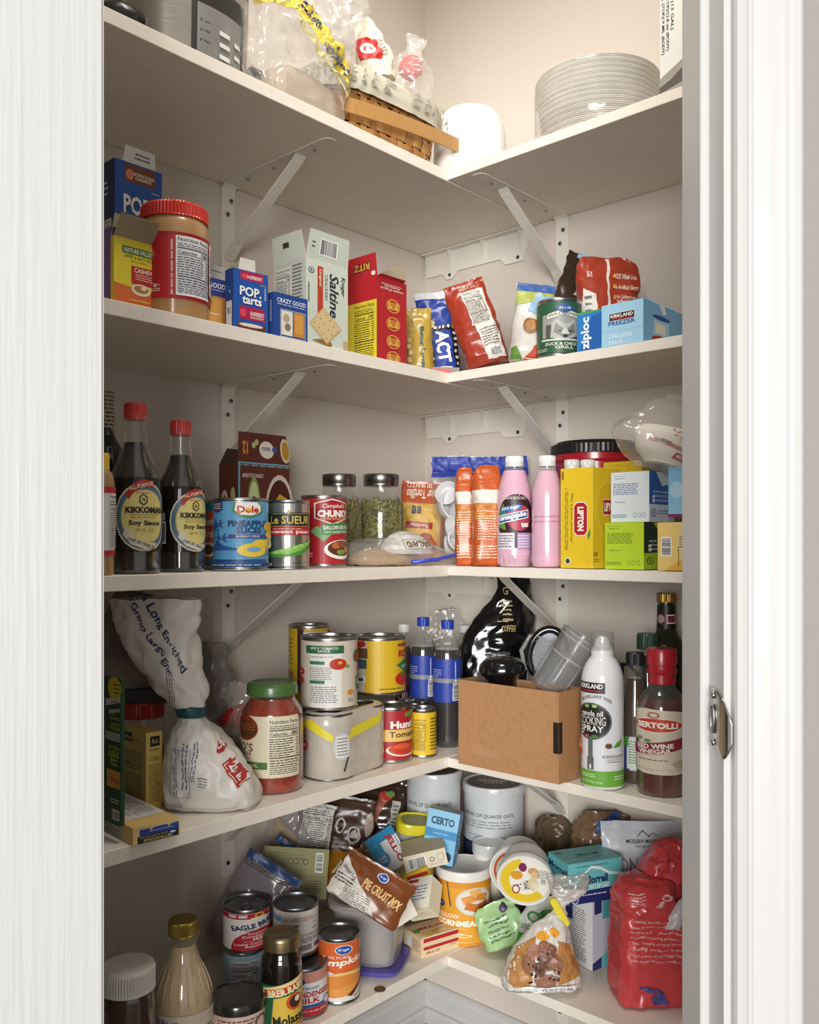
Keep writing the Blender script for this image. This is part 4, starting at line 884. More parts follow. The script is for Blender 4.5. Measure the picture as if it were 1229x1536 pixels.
can('red chunky beef soup can right of the silver pea can', 3, 486, ('L', .050), 34, 744, [('r', .5, .5, 2, 1, '#b3222c'), ('p', [(.36, .93), (.62, 1.0), (.92, .93), (.92, .7), (.62, .6), (.36, .7)], '#efe8dc'), ('p', [(.38, .92), (.62, .98), (.9, .92), (.9, .71), (.62, .62), (.38, .71)], '#a81f2a'), ('t', 'Campbells', .66, .88, .36, .08, '#f1e8dc', 0, .01, .3), ('t', 'CHUNKY', .66, .77, .5, .11, '#f4efe6', 0, .06), ('t', 'SOUP THAT EATS LIKE A MEAL', .66, .69, .4, .035, '#e6c870'),
      ('p', [(.3, .5), (.4, .58), (.5, .54), (.6, .58), (.66, .5), (.5, .34)], '#7fb070'), ('p', [(.46, .44), (1.0, .48), (1.0, .66), (.46, .6)], '#3d8a4c'), ('t', 'SIRLOIN BURGER', .74, .56, .5, .06, '#f4efe6', 2, .02), ('t', 'WITH COUNTRY VEGETABLES', .74, .49, .46, .035, '#f4efe6', 2), ('e', .78, .22, .56, .3, '#f1ede4'), ('e', .78, .24, .46, .24, '#5b3020'), ('e', .68, .28, .14, .1, '#c06a34'), ('e', .8, .3, .2, .1, '#8a5430'), ('e', .9, .22, .14, .1, '#d88a3c'), ('e', .76, .18, .16, .08, '#7a9a48'),
      ('r', .2, .5, .22, .9, '#9e1d28'), ('l', .2, .3, .18, .3, 7, '#ecd9cc'), ('l', .25, .14, .2, .08, 2, '#ecd9cc')], body='#b3222c', group=None)
# taco shell box with lid up
BRN = '#5e2d22'
t, W, D, H = cbox('dark brown taco shell box with its picture lid standing open', 3, 329, 357, 434, ('L', .172), 694, BRN,
   {'r': [('r', .5, .5, 1, 1, BRN), ('l', .5, .985, 1, .03, 1, '#6fb0bc'), ('r', .02, .5, .03, 1, '#6fb0bc'), ('t', '#ENJOYTACONIGHT', .28, .88, .4, .05, '#e9dccb'), ('e', .3, .62, .24, .5, '#7fa05a'), ('e', .3, .62, .19, .42, '#cfd49a'), ('e', .3, .6, .1, .18, '#7a4526'), ('e', .8, .56, .56, .7, '#d9cdb8'), ('e', .8, .56, .48, .6, '#4c2018'), ('p', [(.62, .58), (.8, .72), (1, .66), (1, .5), (.75, .52)], '#d3a33c'), ('p', [(.6, .3), (.9, .42), (1, .3), (1, .2), (.7, .2)], '#c8922f'), ('e', .58, .5, .12, .16, '#b9b878'), ('t', '12', .08, .32, .12, .2, '#e0852f', 180, .05)],
    'f': [('r', .5, .5, 1, 1, BRN), ('e', .3, .5, .5, .5, '#cfc3aa'), ('e', .3, .5, .4, .4, '#8a5a2a'), ('p', [(.1, .4), (.5, .6), (.5, .4), (.2, .3)], '#d3a33c'), ('e', .75, .7, .24, .14, '#b9b878'), ('e', .8, .5, .2, .12, '#b9b878')]},
   openf=True, flaps=(('r', .052, -4, -.0, 1.0, None), ('l', .03, -30, 0, 1, paper('#5b4a34'))), flappr={0: [('r', .5, .02, 1, .05, '#6fb0bc'), ('e', .56, .48, .3, .56, '#e3ddd0'), ('e', .72, .5, .1, .2, '#3b5fa5'), ('t', 'taco', .55, .5, .17, .14, '#33514a', 180, .02), ('t', '12', .13, .5, .11, .42, '#e0852f', 180, .05), ('e', .3, .6, .08, .2, '#b9b878'), ('e', .36, .7, .08, .2, '#b9b878'), ('e', .94, .5, .2, .8, '#d8cba8'), ('e', .95, .5, .15, .6, '#b98a2f')]}, name='taco_shell_box', inner=paper('#5a4733'))
# jars of green beans: each bean modelled, joined as stuff
def bean_jar(lab, px, spec, w, yt):
    t, L, R, H = bottle(lab, 3, px, spec, w, yt, [(0, .85), (.015, .95), (.05, 1), (.55, 1), (.68, .93), (.76, .78), (.80, .72), (.86, .71), (.92, .71)], None, liq='#5d5a2c', level=.72, glass=film('#cfd6c8', .1, .03), name='canning_jar', cat='jar', inset=.006)
    rnd = random.Random(px); vs = []; fs = []
    for i in range(420):
        z = H*rnd.uniform(.05, .7); r_ = L.at(z)[1]*rnd.uniform(.93, .98)-.0026; a = rnd.uniform(0, 6.283); c = Vector((r_*math.sin(a), -r_*math.cos(a), z))
        tg = Vector((math.cos(a), math.sin(a), 0)); g = rnd.uniform(-.6, 1.6); d = (tg*math.cos(g)+Vector((0, 0, 1))*math.sin(g)); ln = rnd.uniform(.007, .014); q = .0026
        e1 = Vector((math.sin(a), -math.cos(a), 0)); e2 = d.cross(e1); b = len(vs)
        for s_ in (-1, -.6, .6, 1):
            k = q if abs(s_) < 1 else q*.4; cc = c+d*ln*s_-e1*(.0012 if abs(s_) == 1 else 0)
            for j in range(5): vs.append(cc+e1*k*math.cos(j*1.2566)+e2*k*math.sin(j*1.2566))
        for s_ in range(3):
            for j in range(5): fs.append((b+s_*5+j, b+s_*5+(j+1) % 5, b+s_*5+5+(j+1) % 5, b+s_*5+5+j))
        fs += [tuple(b+j for j in range(5))[::-1], tuple(b+15+j for j in range(5))]
    o = obj('green_beans', vs, fs, mat('#807a3c', rough=.3, var=.35, scale=30, coat=.3), t, smooth=True); o['kind'] = 'stuff'
    Loft([(H*.87, R*.72), (H*.875, R*.745), (H*.9, R*.74), (H*.905, R*.755), (H*.985, R*.755), (H, R*.73), (H, R*.6), (H-.001, R*.58), (H-.001, .001)], seg=48).mesh('screw_lid', mat('#8f8c86', rough=.3, metal=1, var=.1), t)
bean_jar('glass canning jar of green beans behind the red soup can', 509, ('L', .135), 33.5, 712); bean_jar('glass canning jar of green beans beside the orange tortilla pouch', 572, ('L', .115), 35.5, 712)
# tortilla packet behind
pouch('orange and yellow tortilla packet standing upside down in the back corner', 3, 630, ('L', .155), 33, 722, .02, foil('#c2572c'),
   [('r', .5, .37, .9, .7, '#d9ad3a'), ('t', 'Flour Tortillas', .5, .84, .8, .12, '#f1e3cf', 180, .02), ('t', 'BURRITO', .4, .95, .6, .06, '#f1e3cf', 180), ('r', .45, .45, .62, .08, '#a83228'), ('t', 'Tortillas', .45, .45, .4, .04, '#f1e3cf', 180), ('r', .3, .64, .1, .1, '#3a3428'), ('r', .42, .64, .1, .1, '#3a3428'), ('e', .6, .17, .62, .3, '#c2572c'), ('e', .6, .3, .3, .12, '#a8421f'), ('t', 'Mission', .62, .14, .4, .07, '#e8c46a', 180, .01)], roll=3, pitch=-3, name='tortilla_packet', crum=.002, seed=33, prof=[(0, .95, .5), (.03, 1, 1), (.7, 1, 1), (.95, 1, .2), (1, 1, .05)])
# flat zip bag with tan contents lying at the front
p = on('L', 600, .062); t = thing('zip_bag', 'clear zip bag of tan crumbs lying flat with blue zip edge', 'bag', (p[0], p[1], SHELF[3]+.001), Matrix.Rotation(R_(80), 4, 'Z'))
Loft([(0, .1, .05, 0, 0, 3), (.006, .112, .056, 0, 0, 3), (.02, .106, .052, -.01, 0, 3), (.036, .085, .044, -.02, 0, 2.6), (.046, .04, .03, -.03, 0, 2.4)], seg=60, smooth=True, sub=6, crum=.006, cf=28).mesh('film_bag', film('#eceae6', .3, .08), t)
Loft([(.002, .06, .05, -.04, 0), (.012, .062, .052, -.04, 0), (.026, .04, .03, -.04, 0), (.03, .02, .02, -.04, 0)], seg=36, smooth=True, sub=5, crum=.004, cf=50).mesh('crumbs', mat('#b08d5d', rough=.8, bump=1, scale=300, var=.3), t)
Lw = Loft([(.020, .05, .03, .0, -.02), (.032, .052, .034, .0, -.02), (.052, .03, .02, .0, -.015), (.058, .012, .01, 0, -.01)], seg=36, smooth=True, sub=5, crum=.004, cf=40, seed=4); wp = Lw.mesh('white_packet', foil('#dbd8d2'), t)
print_on(wp, (Lw.front(-.03, .035, .026, .05), [('t', 'KIRKLAND', .55, .45, .8, .4, '#6b5a3c', 180, .03), ('b', .55, .45, .95, .62, .01, .03, '#6b5a3c')]), name='packet_print')
tube('blue_zip', [(-.02, -.060, .006), (.03, -.066, .010), (.07, -.060, .016), (.11, -.046, .024), (.135, -.03, .028)], .0034, mat('#3a4fc0', rough=.25, coat=.3), t, seg=8)

# ================================================================ MIDDLE SHELF, RIGHT
t, L, W, H = pouch('clear zip freezer bag of white plastic cups with wide blue seal', 3, 722, ('R', .170), 74, 684, .06, film('#dcd9d6', .28, .12), None, name='zip_bag', crum=.004, seed=41, pname='film_bag', roll=-1,
   prof=[(0, .9, .6), (.1, .98, 1), (.5, 1, 1), (.8, 1, .4), (.9, 1, .06), (1, .98, .02)])
print_on(t, (L.front(-W*.98, W*.98, H*.80, H*1.0), [('r', .5, .5, 1.0, .95, '#3347a8'), ('r', .5, .32, 1.0, .06, '#23348a'), ('r', .5, .68, 1.0, .05, '#4a60c8')]), name='blue_seal')
CUP = mat('#e9e9ea', rough=.35)
for px, py, s_, rl in ((668, 762, .034, 40), (682, 772, .032, 50), (672, 792, .030, 70), (684, 815, .028, 20), (668, 818, .027, 80), (676, 745, .026, -20), (720, 790, .034, 10)):
    pp = at(px, 1.70+.008*(px % 3)); q = t.matrix_world.inverted() @ Vector((pp[0], pp[1], zat(py, 1.7)))
    L_ = Loft([(0, s_*.62), (.002, s_*.7), (.02, s_*.84), (.0205, s_*.9), (.0225, s_*.9), (.023, s_*.8), (.021, s_*.75), (.010, s_*.6)], seg=32); o = L_.mesh('plastic_cup', CUP, t)
    o.matrix_local = Matrix.Translation(q) @ Matrix.Rotation(R_(70), 4, 'X') @ Matrix.Rotation(R_(rl), 4, 'Y')
def orange(lab, px, w, yt, seed, d, al=0):
    prof = [(0, .86, .8), (.02, .95, .95), (.08, 1, 1), (.6, 1, 1), (.82, .97, .82), (.9, .92, .5), (.96, .8, .3), (1, .62, .06, .1)]
    return pouch(lab, 3, px, ('R', d), w, yt, .07, foil('#c95e2a'), [('r', .5, .68, 1.2, .13, '#e3ddd2'), ('r', .5, .53, 1.2, .16, '#c97a2e'), ('l', .5, .40, .8, .3, 12, '#f0d9b8'), ('l', .5, .14, .8, .14, 5, '#f0d9b8')], name='coffee_pouch', seed=seed, crum=.0028, prof=prof, n=4.5, yaw=al)
orange('narrow orange foil pouch with white band, left of the pair', 697, 14, 702, 51, .012, -4)
orange('wider orange foil pouch with white band beside the pink bottles', 730, 22, 698, 52, .006, 3)
# pink shrink wrapped tea bottles
PK = mat('#e2b4c8', rough=.22, var=.06, bump=.5, scale=30, coat=.4)
TB = [(0, .8), (.015, .94), (.05, 1), (.55, 1), (.66, .97), (.76, .84), (.84, .66), (.88, .58), (.95, .56)]
TEA = [('r', .5, .45, .8, .8, '#3d2226'), ('t', 'raspberry tea', .5, .80, .6, .07, '#efe4e4', -4, .01), ('l', .5, .73, .5, .04, 2, '#efe4e4'), ('e', .6, .47, .5, .34, '#b8435a'), ('p', [(.12, .5), (.28, .66), (.36, .5), (.2, .42)], '#5c9a3a'), ('p', [(.12, .36), (.3, .44), (.34, .3)], '#5c9a3a'),
       ('p', [(.22, .52), (.62, .58), (.62, .66), (.22, .6)], '#2f6aa8'), ('t', 'zero sugar', .42, .59, .36, .05, '#f0f0f0', 6, .02), ('p', [(.16, .38), (.78, .47), (.78, .58), (.16, .49)], '#f4f4f2'), ('p', [(.18, .395), (.76, .48), (.76, .565), (.18, .48)], '#2b4f92'), ('t', 'snapple', .47, .485, .54, .09, '#f4f4f2', 8, .05), ('t', 'tea', .7, .38, .16, .07, '#f4f4f2', 4, .04),
       ('r', .3, .16, .4, .22, '#e4dbe0'), ('l', .3, .16, .36, .18, 5, '#555555'), ('r', .72, .16, .34, .22, '#b695c0'), ('l', .72, .16, .3, .18, 5, '#efe8f2')]
def tea(px, d, w, yt, lab, full=True):
    t, L, R, H = bottle(lab, 3, px, ('R', d), w, yt, TB, (.905, 1.0, .56, plastic('#eeeeec'), 40), name='tea_bottle', liq=None, glass=film('#d9d5d2', .3, .05), sleeve=(.12, .8, mat('#3a2425', rough=.15, coat=.4) if full else PK) if full else (.0, .86, PK), items=TEA if full else [('l', .5, .5, .6, .1, 2, '#c68aa6'), ('p', [(.8, .38), (1.0, .5), (1.05, .4), (.92, .32)], '#4f9236')], smooth=4)
    return t, L, R, H
t, L, R, H = tea(772, .008, 24.5, 685, 'front tea bottle with raspberry label showing through hole in pink wrap')
# pink film wrap around this bottle with an oval window: prints of film above and below
WR = Loft([(k[0], k[1]+.0014, k[2]+.0014, 0, 0, 2) for k in L.k if k[0] < H*.88], seg=48)
w_ = []
import itertools
def ring_poly(cx, cy, a, b, X0, X1, Y0, Y1, n=32):
    out = []
    for i in range(n):
        a0_, a1_ = 2*math.pi*i/n, 2*math.pi*(i+1)/n
        def outer(t_):
            c, s_ = math.cos(t_), math.sin(t_); k = 1/max(abs(c)/(X1-X0)*2, abs(s_)/(Y1-Y0)*2); return ((X0+X1)/2+c*k, (Y0+Y1)/2+s_*k)
        out.append([(cx+a*math.cos(a0_), cy+b*math.sin(a0_)), outer(a0_), outer(a1_), (cx+a*math.cos(a1_), cy+b*math.sin(a1_))])
    return out
P = Print(); P.put(WR.cyl(0, H*.87), ring_poly(.55, .47, .40, .28, -.3, 1.3, .0, 1.0), PK); P.build(t, 'pink_wrap')
tea(821, .010, 22.5, 684, 'front tea bottle fully covered in pink wrap, under white cap', False)
for px, d, lb in ((858, .075, 'rear tea bottle of the pink wrapped pack behind the yellow tea box'), (882, .095, 'rearmost right tea bottle of the pink wrapped pack')): tea(px, d, 20, 690, lb, False)
# coffee tub with black lid
p, R = locate(3, 893, ('R', .115), 66); H = zat(668, dep(p))-SHELF[3]
t = thing('coffee_tub', 'big red plastic coffee tub with black lid behind the yellow tea box', 'tub', (p[0], p[1], SHELF[3]))
Loft([(0, R*.86), (.004, R*.92), (H*.75, R*.95), (H*.76, R*.92), (H*.84, R*.92), (H*.86, R*.97), (H*.92, R*.97)], seg=56).mesh('tub_body', mat('#b01f2e', rough=.25, coat=.4), t)
cap(H*.91, H, R, mat('#1d1c1e', rough=.35), t, name='tub_lid', ribs=60, amp=.01)
Loft([(H, R*.9), (H+.004, R*.86), (H+.004, .001)], seg=48).mesh('lid_top', mat('#1d1c1e', rough=.35), t)
# tea boxes
YL = '#ecc928'
cbox('tall yellow black-tea box with red name shield', 3, 841, 889, 930, ('R', .004), 700, YL,
   {'f': [('t', 'LIPTON', .60, .5, .17, .24, YL, -90), ('p', [(.42, .36), (.42, .62), (.52, .66), (.76, .66), (.86, .62), (.86, .36), (.76, .32), (.52, .32)], '#f2ede0'), ('p', [(.44, .365), (.44, .615), (.53, .65), (.75, .65), (.84, .615), (.84, .365), (.75, .33), (.53, .33)], '#b5242c'), ('t', 'LIPTON', .64, .49, .2, .24, '#f6f0e2', -90, .06), ('p', [(.85, .33), (.93, .4), (.95, .34), (.88, .28)], '#5d8f34'),
          ('t', 'The Lipton Journey', .36, .5, .1, .5, '#3b3420', -90, 0, .4), ('l', .2, .5, .12, .64, 3, '#6b5f2a', True), ('r', .08, .93, .06, .08, '#8a6a28'), ('e', .24, .07, .2, .075, '#e7e3d2'), ('e', .24, .07, .13, .05, '#3d3a33')],
    'r': [('e', .52, .6, .7, .55, '#efd75a'), ('e', .52, .6, .66, .52, '#e3bf27'), ('r', .62, .61, .5, .16, '#f2ede0'), ('r', .62, .61, .48, .145, '#b5242c'), ('t', 'LIPTON', .62, .61, .4, .09, '#f6f0e2', 0, .06), ('t', '100', .1, .14, .14, .045, '#5c2f1c'), ('l', .14, .08, .2, .04, 2, '#8a6a28')]}, name='tea_box', alpha=-4)
cbox('yellow tea box lying behind the white peppermint tea box', 3, 905, 963, 1002, ('R', .12), 690, '#e0bf2a', {'f': [('l', .5, .96, .5, .01, 1, '#a08a2a')]}, name='tea_box', hgt=None)
TF = lambda bg, ik, nm_: [('r', .5, .5, 1, 1, bg), ('t', nm_, .24, .87, .26, .035, ik), ('l', .24, .92, .36, .02, 1, ik), ('l', .4, .66, .68, .24, 7, ik), ('l', .26, .4, .3, .03, 1, ik), ('l', .24, .12, .4, .08, 3, ik)]+[('e', x, .14, .09, .1, ik) for x in (.63, .75, .87)]+[('e', x, .14, .075, .085, bg) for x in (.63, .75, .87)]
TR = lambda bg, ik, dk: [('r', .5, .5, 1, 1, bg), ('r', .5, .68, 1, .66, dk), ('p', [(.25, 1), (.5, .72), (.72, .76), (.9, 1)], bg if dk[1] == '2' else dk), ('t', 'HOW TO MAKE', .44, .6, .6, .04, '#f0f0ee'), ('l', .5, .52, .6, .05, 2, '#f0f0ee'), ('e', .16, .5, .1, .06, '#f0f0ee'), ('r', .16, .42, .08, .07, '#f0f0ee'), ('l', .5, .43, .6, .05, 2, '#f0f0ee'), ('e', .17, .18, .2, .16, ik), ('e', .17, .18, .15, .12, bg), ('t', 'B', .17, .18, .07, .07, ik), ('l', .6, .2, .5, .1, 2, ik)]
t, W, D, H3 = cbox('bright lime green tea box under the white and blue one', 3, 908, 966, 1018, ('R', .010), 783, '#b9d62f', {'f': TF('#bcd733', '#3c5a2a', 'Green Tea'), 'r': TR('#aecb30', '#3c5a2a', '#23362c')}, name='tea_box')
cbox('white and blue peppermint tea box on top of the lime green tea box', 3, 917, 974, 1012, ('R', .020), 706, '#dde3e6', {'f': TF('#dfe5e8', '#3a5a92', 'Peppermint'), 'r': TR('#d3dce4', '#2f5a9a', '#2a62ae')}, name='tea_box', base=H3+.0006)
cbox('pale orange tea box with bar code beside the door jamb', 3, 987, 1040, 1060, ('R', .0), 783, '#eecb72', {'f': [('r', .5, .5, 1, 1, '#f0cf7c'), ('p', [(.2, 0), (1, 0), (1, .5), (.7, .25)], '#eab04a'), ('bc', .25, .5, .3, .4, True), ('r', .72, .58, .26, .34, '#ead9a0'), ('l', .72, .6, .2, .26, 5, '#2a2218'), ('r', .76, .25, .12, .12, '#2a2218'), ('l', .6, .3, .06, .4, 1, '#2a2218', True)]}, name='tea_box', alpha=0)
cbox('light blue and plum box end wedged at right above the orange box', 3, 1003, 1045, 1060, ('R', .03), 692, '#86bfe2', {'f': [('r', .5, .5, 1, 1, '#8cc4e6'), ('r', .5, .98, 1, .05, '#7c2f5c'), ('e', .3, .5, .5, .3, '#b7dcef'), ('r', .5, .02, 1, .06, '#7c2f5c'), ('l', .62, .5, .2, .8, 2, '#2c3a52', True), ('r', .8, .5, .2, .9, '#e4e6e8')]}, name='box', base=.0785)
# coffee filter bag on top
t, L = blob('clear bag of white coffee filters with red print lying on the tea boxes', 'bag', 'coffee_filter_bag', 985, 700, 1.33, [(0, .045, .03, .01), (.012, .066, .045, .01), (.04, .078, .05, .0), (.065, .07, .045, .012), (.085, .06, .03, .02), (.1, .05, .012, .024), (.115, .03, .006, .03)], camrot(8, 0, 14), film('#e8e0dc', .22, .08), crum=.006, seg=80, seed=61)
CF = Loft([(.004, .03, .026, .012), (.02, .046, .036, .010), (.045, .05, .038, .006), (.056, .044, .032, .008), (.060, .03, .02, .012)], seg=60, smooth=True, sub=6)
cfm = CF.mesh('stacked_filters', paper('#e6dfd0'), t); 
P = Print(); P.draw(CF.front(-.05, .06, .004, .06), [('t', 'White', .34, .52, .09, .22, '#3d2c28', 70, .02), ('t', 'Coffee Filters', .46, .44, .10, .62, '#a8282e', 74, .02), ('e', .86, .66, .3, .3, '#b8322f'), ('t', '200', .86, .68, .2, .14, '#f3e9e2', 70, .04), ('r', .62, .2, .2, .16, '#a8282e', -14), ('t', 'MELITTA', .64, .2, .16, .07, '#f3e9e2', -14, .03)]+
   [('e', .5+.14*math.cos(i*2.1)+.02*i, .75+.12*math.sin(i*1.7), .05, .035, '#b8322f') for i in range(9)]+[('e', .8+.1*math.cos(i*2.3), .35+.13*math.sin(i*1.9), .045, .04, '#b8322f') for i in range(8)]+[('r', .75, .97, .3, .04, '#c0504a', -30)]); P.build(t, 'printed_label')

# ================================================================ FOURTH SHELF, LEFT
t, W, D, HF = cbox('flat yellow pasta box lying at the left end, its end face lettered upside down', 4, None or 100, 199, 270, ('L', -.004), 1243, '#e3c27c',
   {'r': [('r', .5, .5, 1, 1, '#e6c883'), ('p', [(.1, 0), (.97, 0), (.97, .62), (.93, .5), (.1, .42)], '#2a2724'), ('p', [(.14, .44), (.14, .82), (.34, .82), (.38, .66), (.44, .82), (.72, .82), (.76, .66), (.82, .82), (.97, .82), (.97, .44)], '#2b4ba0'), ('t', 'ENRICHED MACARONI', .6, .62, .5, .06, '#dfe3ee', 180), ('t', 'FETTUCCINE', .52, .14, .6, .17, '#e6c883', 180, .02), ('l', .45, .33, .6, .1, 2, '#cdbb90'), ('e', .84, .3, .16, .26, '#2b4ba0'), ('e', .84, .3, .12, .12, '#e4e7ee')],
    'f': [('r', .5, .5, 1, 1, '#e3c27c'), ('r', .46, .5, .84, .96, '#bdbab2'), ('l', .68, .55, .36, .8, 8, '#3a3a3a'), ('t', 'Nutrition Facts', .7, .14, .3, .12, '#2c2c2c', 180)], 't': [('r', .45, .5, .82, .94, '#d9d8d2'), ('l', .45, .5, .74, .8, 12, '#777777')]},
   w=.245, name='pasta_box', alpha=-5)
cbox('dark green pasta dinner box standing on the flat yellow pasta box', 4, 128, 181, 187.5, ('L', .012), 1019, '#1f4a2c',
   {'f': [('r', .5, .5, 1, 1, '#20492c'), ('e', .84, .93, .36, .16, '#e6cc36'), ('l', .9, .93, .16, .08, 3, '#2c3a20'), ('p', [(.6, .8), (1, .84), (1, .88), (.6, .85)], '#e6e2d8'), ('t', 'Kraft', .86, .84, .2, .025, '#b22a2a', 4), ('t', 'spaghetti', .84, .775, .3, .045, '#e9e6d8', 4, .02), ('t', 'CLASSIC', .86, .725, .24, .02, '#cdd63c'), ('t', 'TANGY\nITALIAN', .86, .67, .26, .05, '#cdd63c'), ('r', .8, .60, .4, .06, '#9fb8a4'), ('t', "don't forget\nto pick up\nVELVEETA\nShells &\nCheese", .83, .47, .3, .14, '#cdd63c'), ('r', .82, .31, .36, .12, '#e0a03c'), ('t', 'Velveeta', .84, .31, .26, .05, '#a83a2a'), ('l', .85, .16, .26, .04, 2, '#d3dccc'), ('bc', .88, .07, .2, .07)]},
   name='pasta_box', base=HF+.0005)
cbox('slim yellow wild rice box with black logo standing behind flat pasta box', 4, 182, 219, 243, ('y', 1217), 1100, '#d9bc68',
   {'f': [('r', .5, .5, 1, 1, '#c8ad62'), ('r', .3, .9, .3, .12, '#25211c'), ('t', 'Rice', .3, .9, .24, .06, '#e3d4a6', 0, 0, .3), ('l', .6, .87, .5, .05, 2, '#4b3f22'), ('l', .5, .62, .84, .26, 8, '#5a4c28'), ('t', '280', .3, .56, .2, .05, '#3b3118'), ('l', .5, .25, .84, .4, 14, '#5a4c28')],
    'r': [('r', .5, .5, 1, 1, '#e2c670'), ('r', .55, .88, .6, .13, '#25211c'), ('t', 'Rice', .55, .88, .4, .06, '#e3d4a6', 0, 0, .3), ('l', .55, .77, .6, .04, 1, '#4b3f22'), ('t', 'Cooking\nDirections', .5, .66, .6, .06, '#3b3118'), ('l', .5, .34, .7, .5, 18, '#6a5a30')]}, name='rice_box')
t, L, R, H = bottle('clear plastic jar with red screw lid behind the wild rice box', 4, 214, ('L', .175), 33, 1050, [(0, .85), (.05, .95), (.7, .95), (.8, .8), (.84, .78)], (.82, 1, .95, plastic('#a82228'), 0 or 40), liq='#8f7a60', level=.6, name='storage_jar', cat='jar', glass=film('#dcd8d2', .25, .05), smooth=3)
jl, jh = t.location.copy(), H
t = lbox('black plastic tray lying on top of the red lidded jar', 200, 1036, 1.36, .075, .06, .02, '#232122', yaw=10, roll=12, name='plastic_tray', cat='tray')
t.matrix_world = Matrix.Translation((jl[0], jl[1], jl[2]+jh+.0006)) @ Matrix.Rotation(YAW+R_(12), 4, 'Z')
# rice bag: white woven sack cinched with a dark green band
Zr = 1.285; u = Zr/FPX; p = at(318, Zr)
RB = mat('#e2dcd4', rough=.38, bump=.5, scale=30, var=.05)
t = thing('rice_bag', 'big white plastic rice sack cinched with dark green band, mouth flaring open', 'bag', (p[0], p[1], SHELF[4]+.0015), camrot(0, 0, 0))
L = Loft([(0, 64*u, .040, 0, 0, 3), (8*u, 71*u, .048, 2*u, 0, 3), (40*u, 68*u, .05, -5*u, 0, 2.6), (75*u, 55*u, .046, -14*u, 0, 2.4), (110*u, 36*u, .036, -24*u, 0, 2.2), (130*u, 20*u, .022, -29*u, 0), (139*u, 17*u, .018, -30*u, 0)], seg=90, smooth=True, sub=8, crum=.0045, cf=30, seed=71)
L.mesh('sack_body', RB, t)
LT = Loft([(139*u, 17*u, .018, -30*u, 0), (148*u, 26*u, .024, -34*u, 0), (175*u, 40*u, .034, -48*u, 0), (215*u, 50*u, .038, -66*u, 0), (260*u, 58*u, .036, -80*u, 0, 2.4), (285*u, 64*u, .034, -82*u, 0, 2.6), (308*u, 67*u, .03, -83*u, .0, 2.8)], seg=90, smooth=True, sub=8, crum=.0065, cf=20, seed=72)
LT.mesh('sack_mouth', RB, t, caps=(False, False))
BD = Loft([(132*u, 21.5*u, .0235, -29.5*u, 0), (134*u, 22.5*u, .0245, -29.5*u, 0), (147*u, 23.5*u, .0255, -32*u, 0), (149*u, 22*u, .024, -32.5*u, 0)], seg=48, smooth=True, sub=3, crum=.001, cf=60); BD.mesh('green_band', mat('#1f4a52', rough=.4, bump=.3), t)
Fb = L.front(-70*u, 72*u, 0, 135*u)
print_on(t, (Fb, [('r', .80, .42, .30, .145, '#b23a34', -58), ('r', .80, .42, .275, .12, '#efe9e2', -58), ('r', .80, .42, .26, .105, '#b23a34', -58), ('t', '20 lb', .80, .42, .22, .07, '#f4efe8', -58, .03), ('e', .64, .70, .1, .15, '#b23a34'), ('t', 'S', .64, .70, .05, .09, '#f4efe8', -60, .03),
   ('l', .30, .52, .07, .5, 2, '#5b6a92', True), ('l', .20, .45, .05, .5, 2, '#5b6a92', True), ('l', .39, .55, .06, .4, 2, '#5b6a92', True), ('b', .25, .42, .2, .5, .006, .005, '#7b87a8'), ('l', .5, .34, .1, .12, 4, '#666a78'), ('l', .15, .08, .25, .05, 2, '#5b6a92')]),
  (LT.front(-155*u, -10*u, 150*u, 335*u), [('t', 'Extra Long Enriched', .60, .66, .9, .085, '#2b3568', -57, .02), ('t', 'de Grano Largo Enr', .49, .60, .8, .08, '#2b3568', -57, .02), ('t', 'INSTRUCTIONS ON THE STOVE\nPARA COCINAR LA ESTUFA', .20, .36, .5, .07, '#4b4f66', -38, .01), ('l', .28, .25, .06, .3, 3, '#5b5f72', True), ('l', .7, .18, .06, .25, 3, '#5b5f72', True)]))
blob('grey translucent plastic bag bunched behind the right side of rice sack', 'bag', 'plastic_bag', 312, 1070, 1.49, [(-.12, .03, .02), (0, .032, .02), (.05, .036, .02), (.09, .03, .018), (.12, .02, .008)], camrot(10, 0, 4), film('#8f8983', 1.1, .2), crum=.008, seg=60, seed=73)
t, L = blob('brownish printed paper sack top behind the rice bag near the door', 'bag', 'paper_sack', 200, 1010, 1.36, [(-.05, .06, .02), (0, .06, .02), (.06, .062, .018), (.12, .06, .006)], camrot(20, 0, 16), paper('#8d7f72'), crum=.006, seed=74)
print_on(t, (L.front(-.058, .058, 0, .11), [('r', .4, .6, .7, .03, '#5c5468'), ('r', .4, .55, .7, .02, '#7a5a50'), ('l', .4, .3, .6, .3, 6, '#6a6070')]))
t, L = blob('clear grain bag with bright red tie between rice sack and sauce jar', 'bag', 'grain_bag', 354, 1138, 1.475, [(-.03, .04, .03), (0, .045, .035), (.04, .04, .032), (.07, .022, .018), (.095, .03, .014), (.125, .028, .008)], camrot(0, 0, 8), film('#d8d0c4', .5, .1), crum=.006, seg=64, seed=75)
Loft([(-.024, .036, .026), (0, .04, .03), (.03, .034, .026), (.04, .01, .01)], seg=36, crum=.002, cf=60, smooth=True, sub=4).mesh('grains', mat('#9c8a6a', rough=.8, bump=1, scale=400, var=.4), t)
Loft([(.052, .03, .012, .0), (.062, .042, .016, .008), (.082, .036, .014, .018), (.10, .01, .006, .024)], seg=36, crum=.005, cf=60, smooth=True, sub=4).mesh('red_tie', foil('#b8242a'), t)
t.matrix_world = t.matrix_world
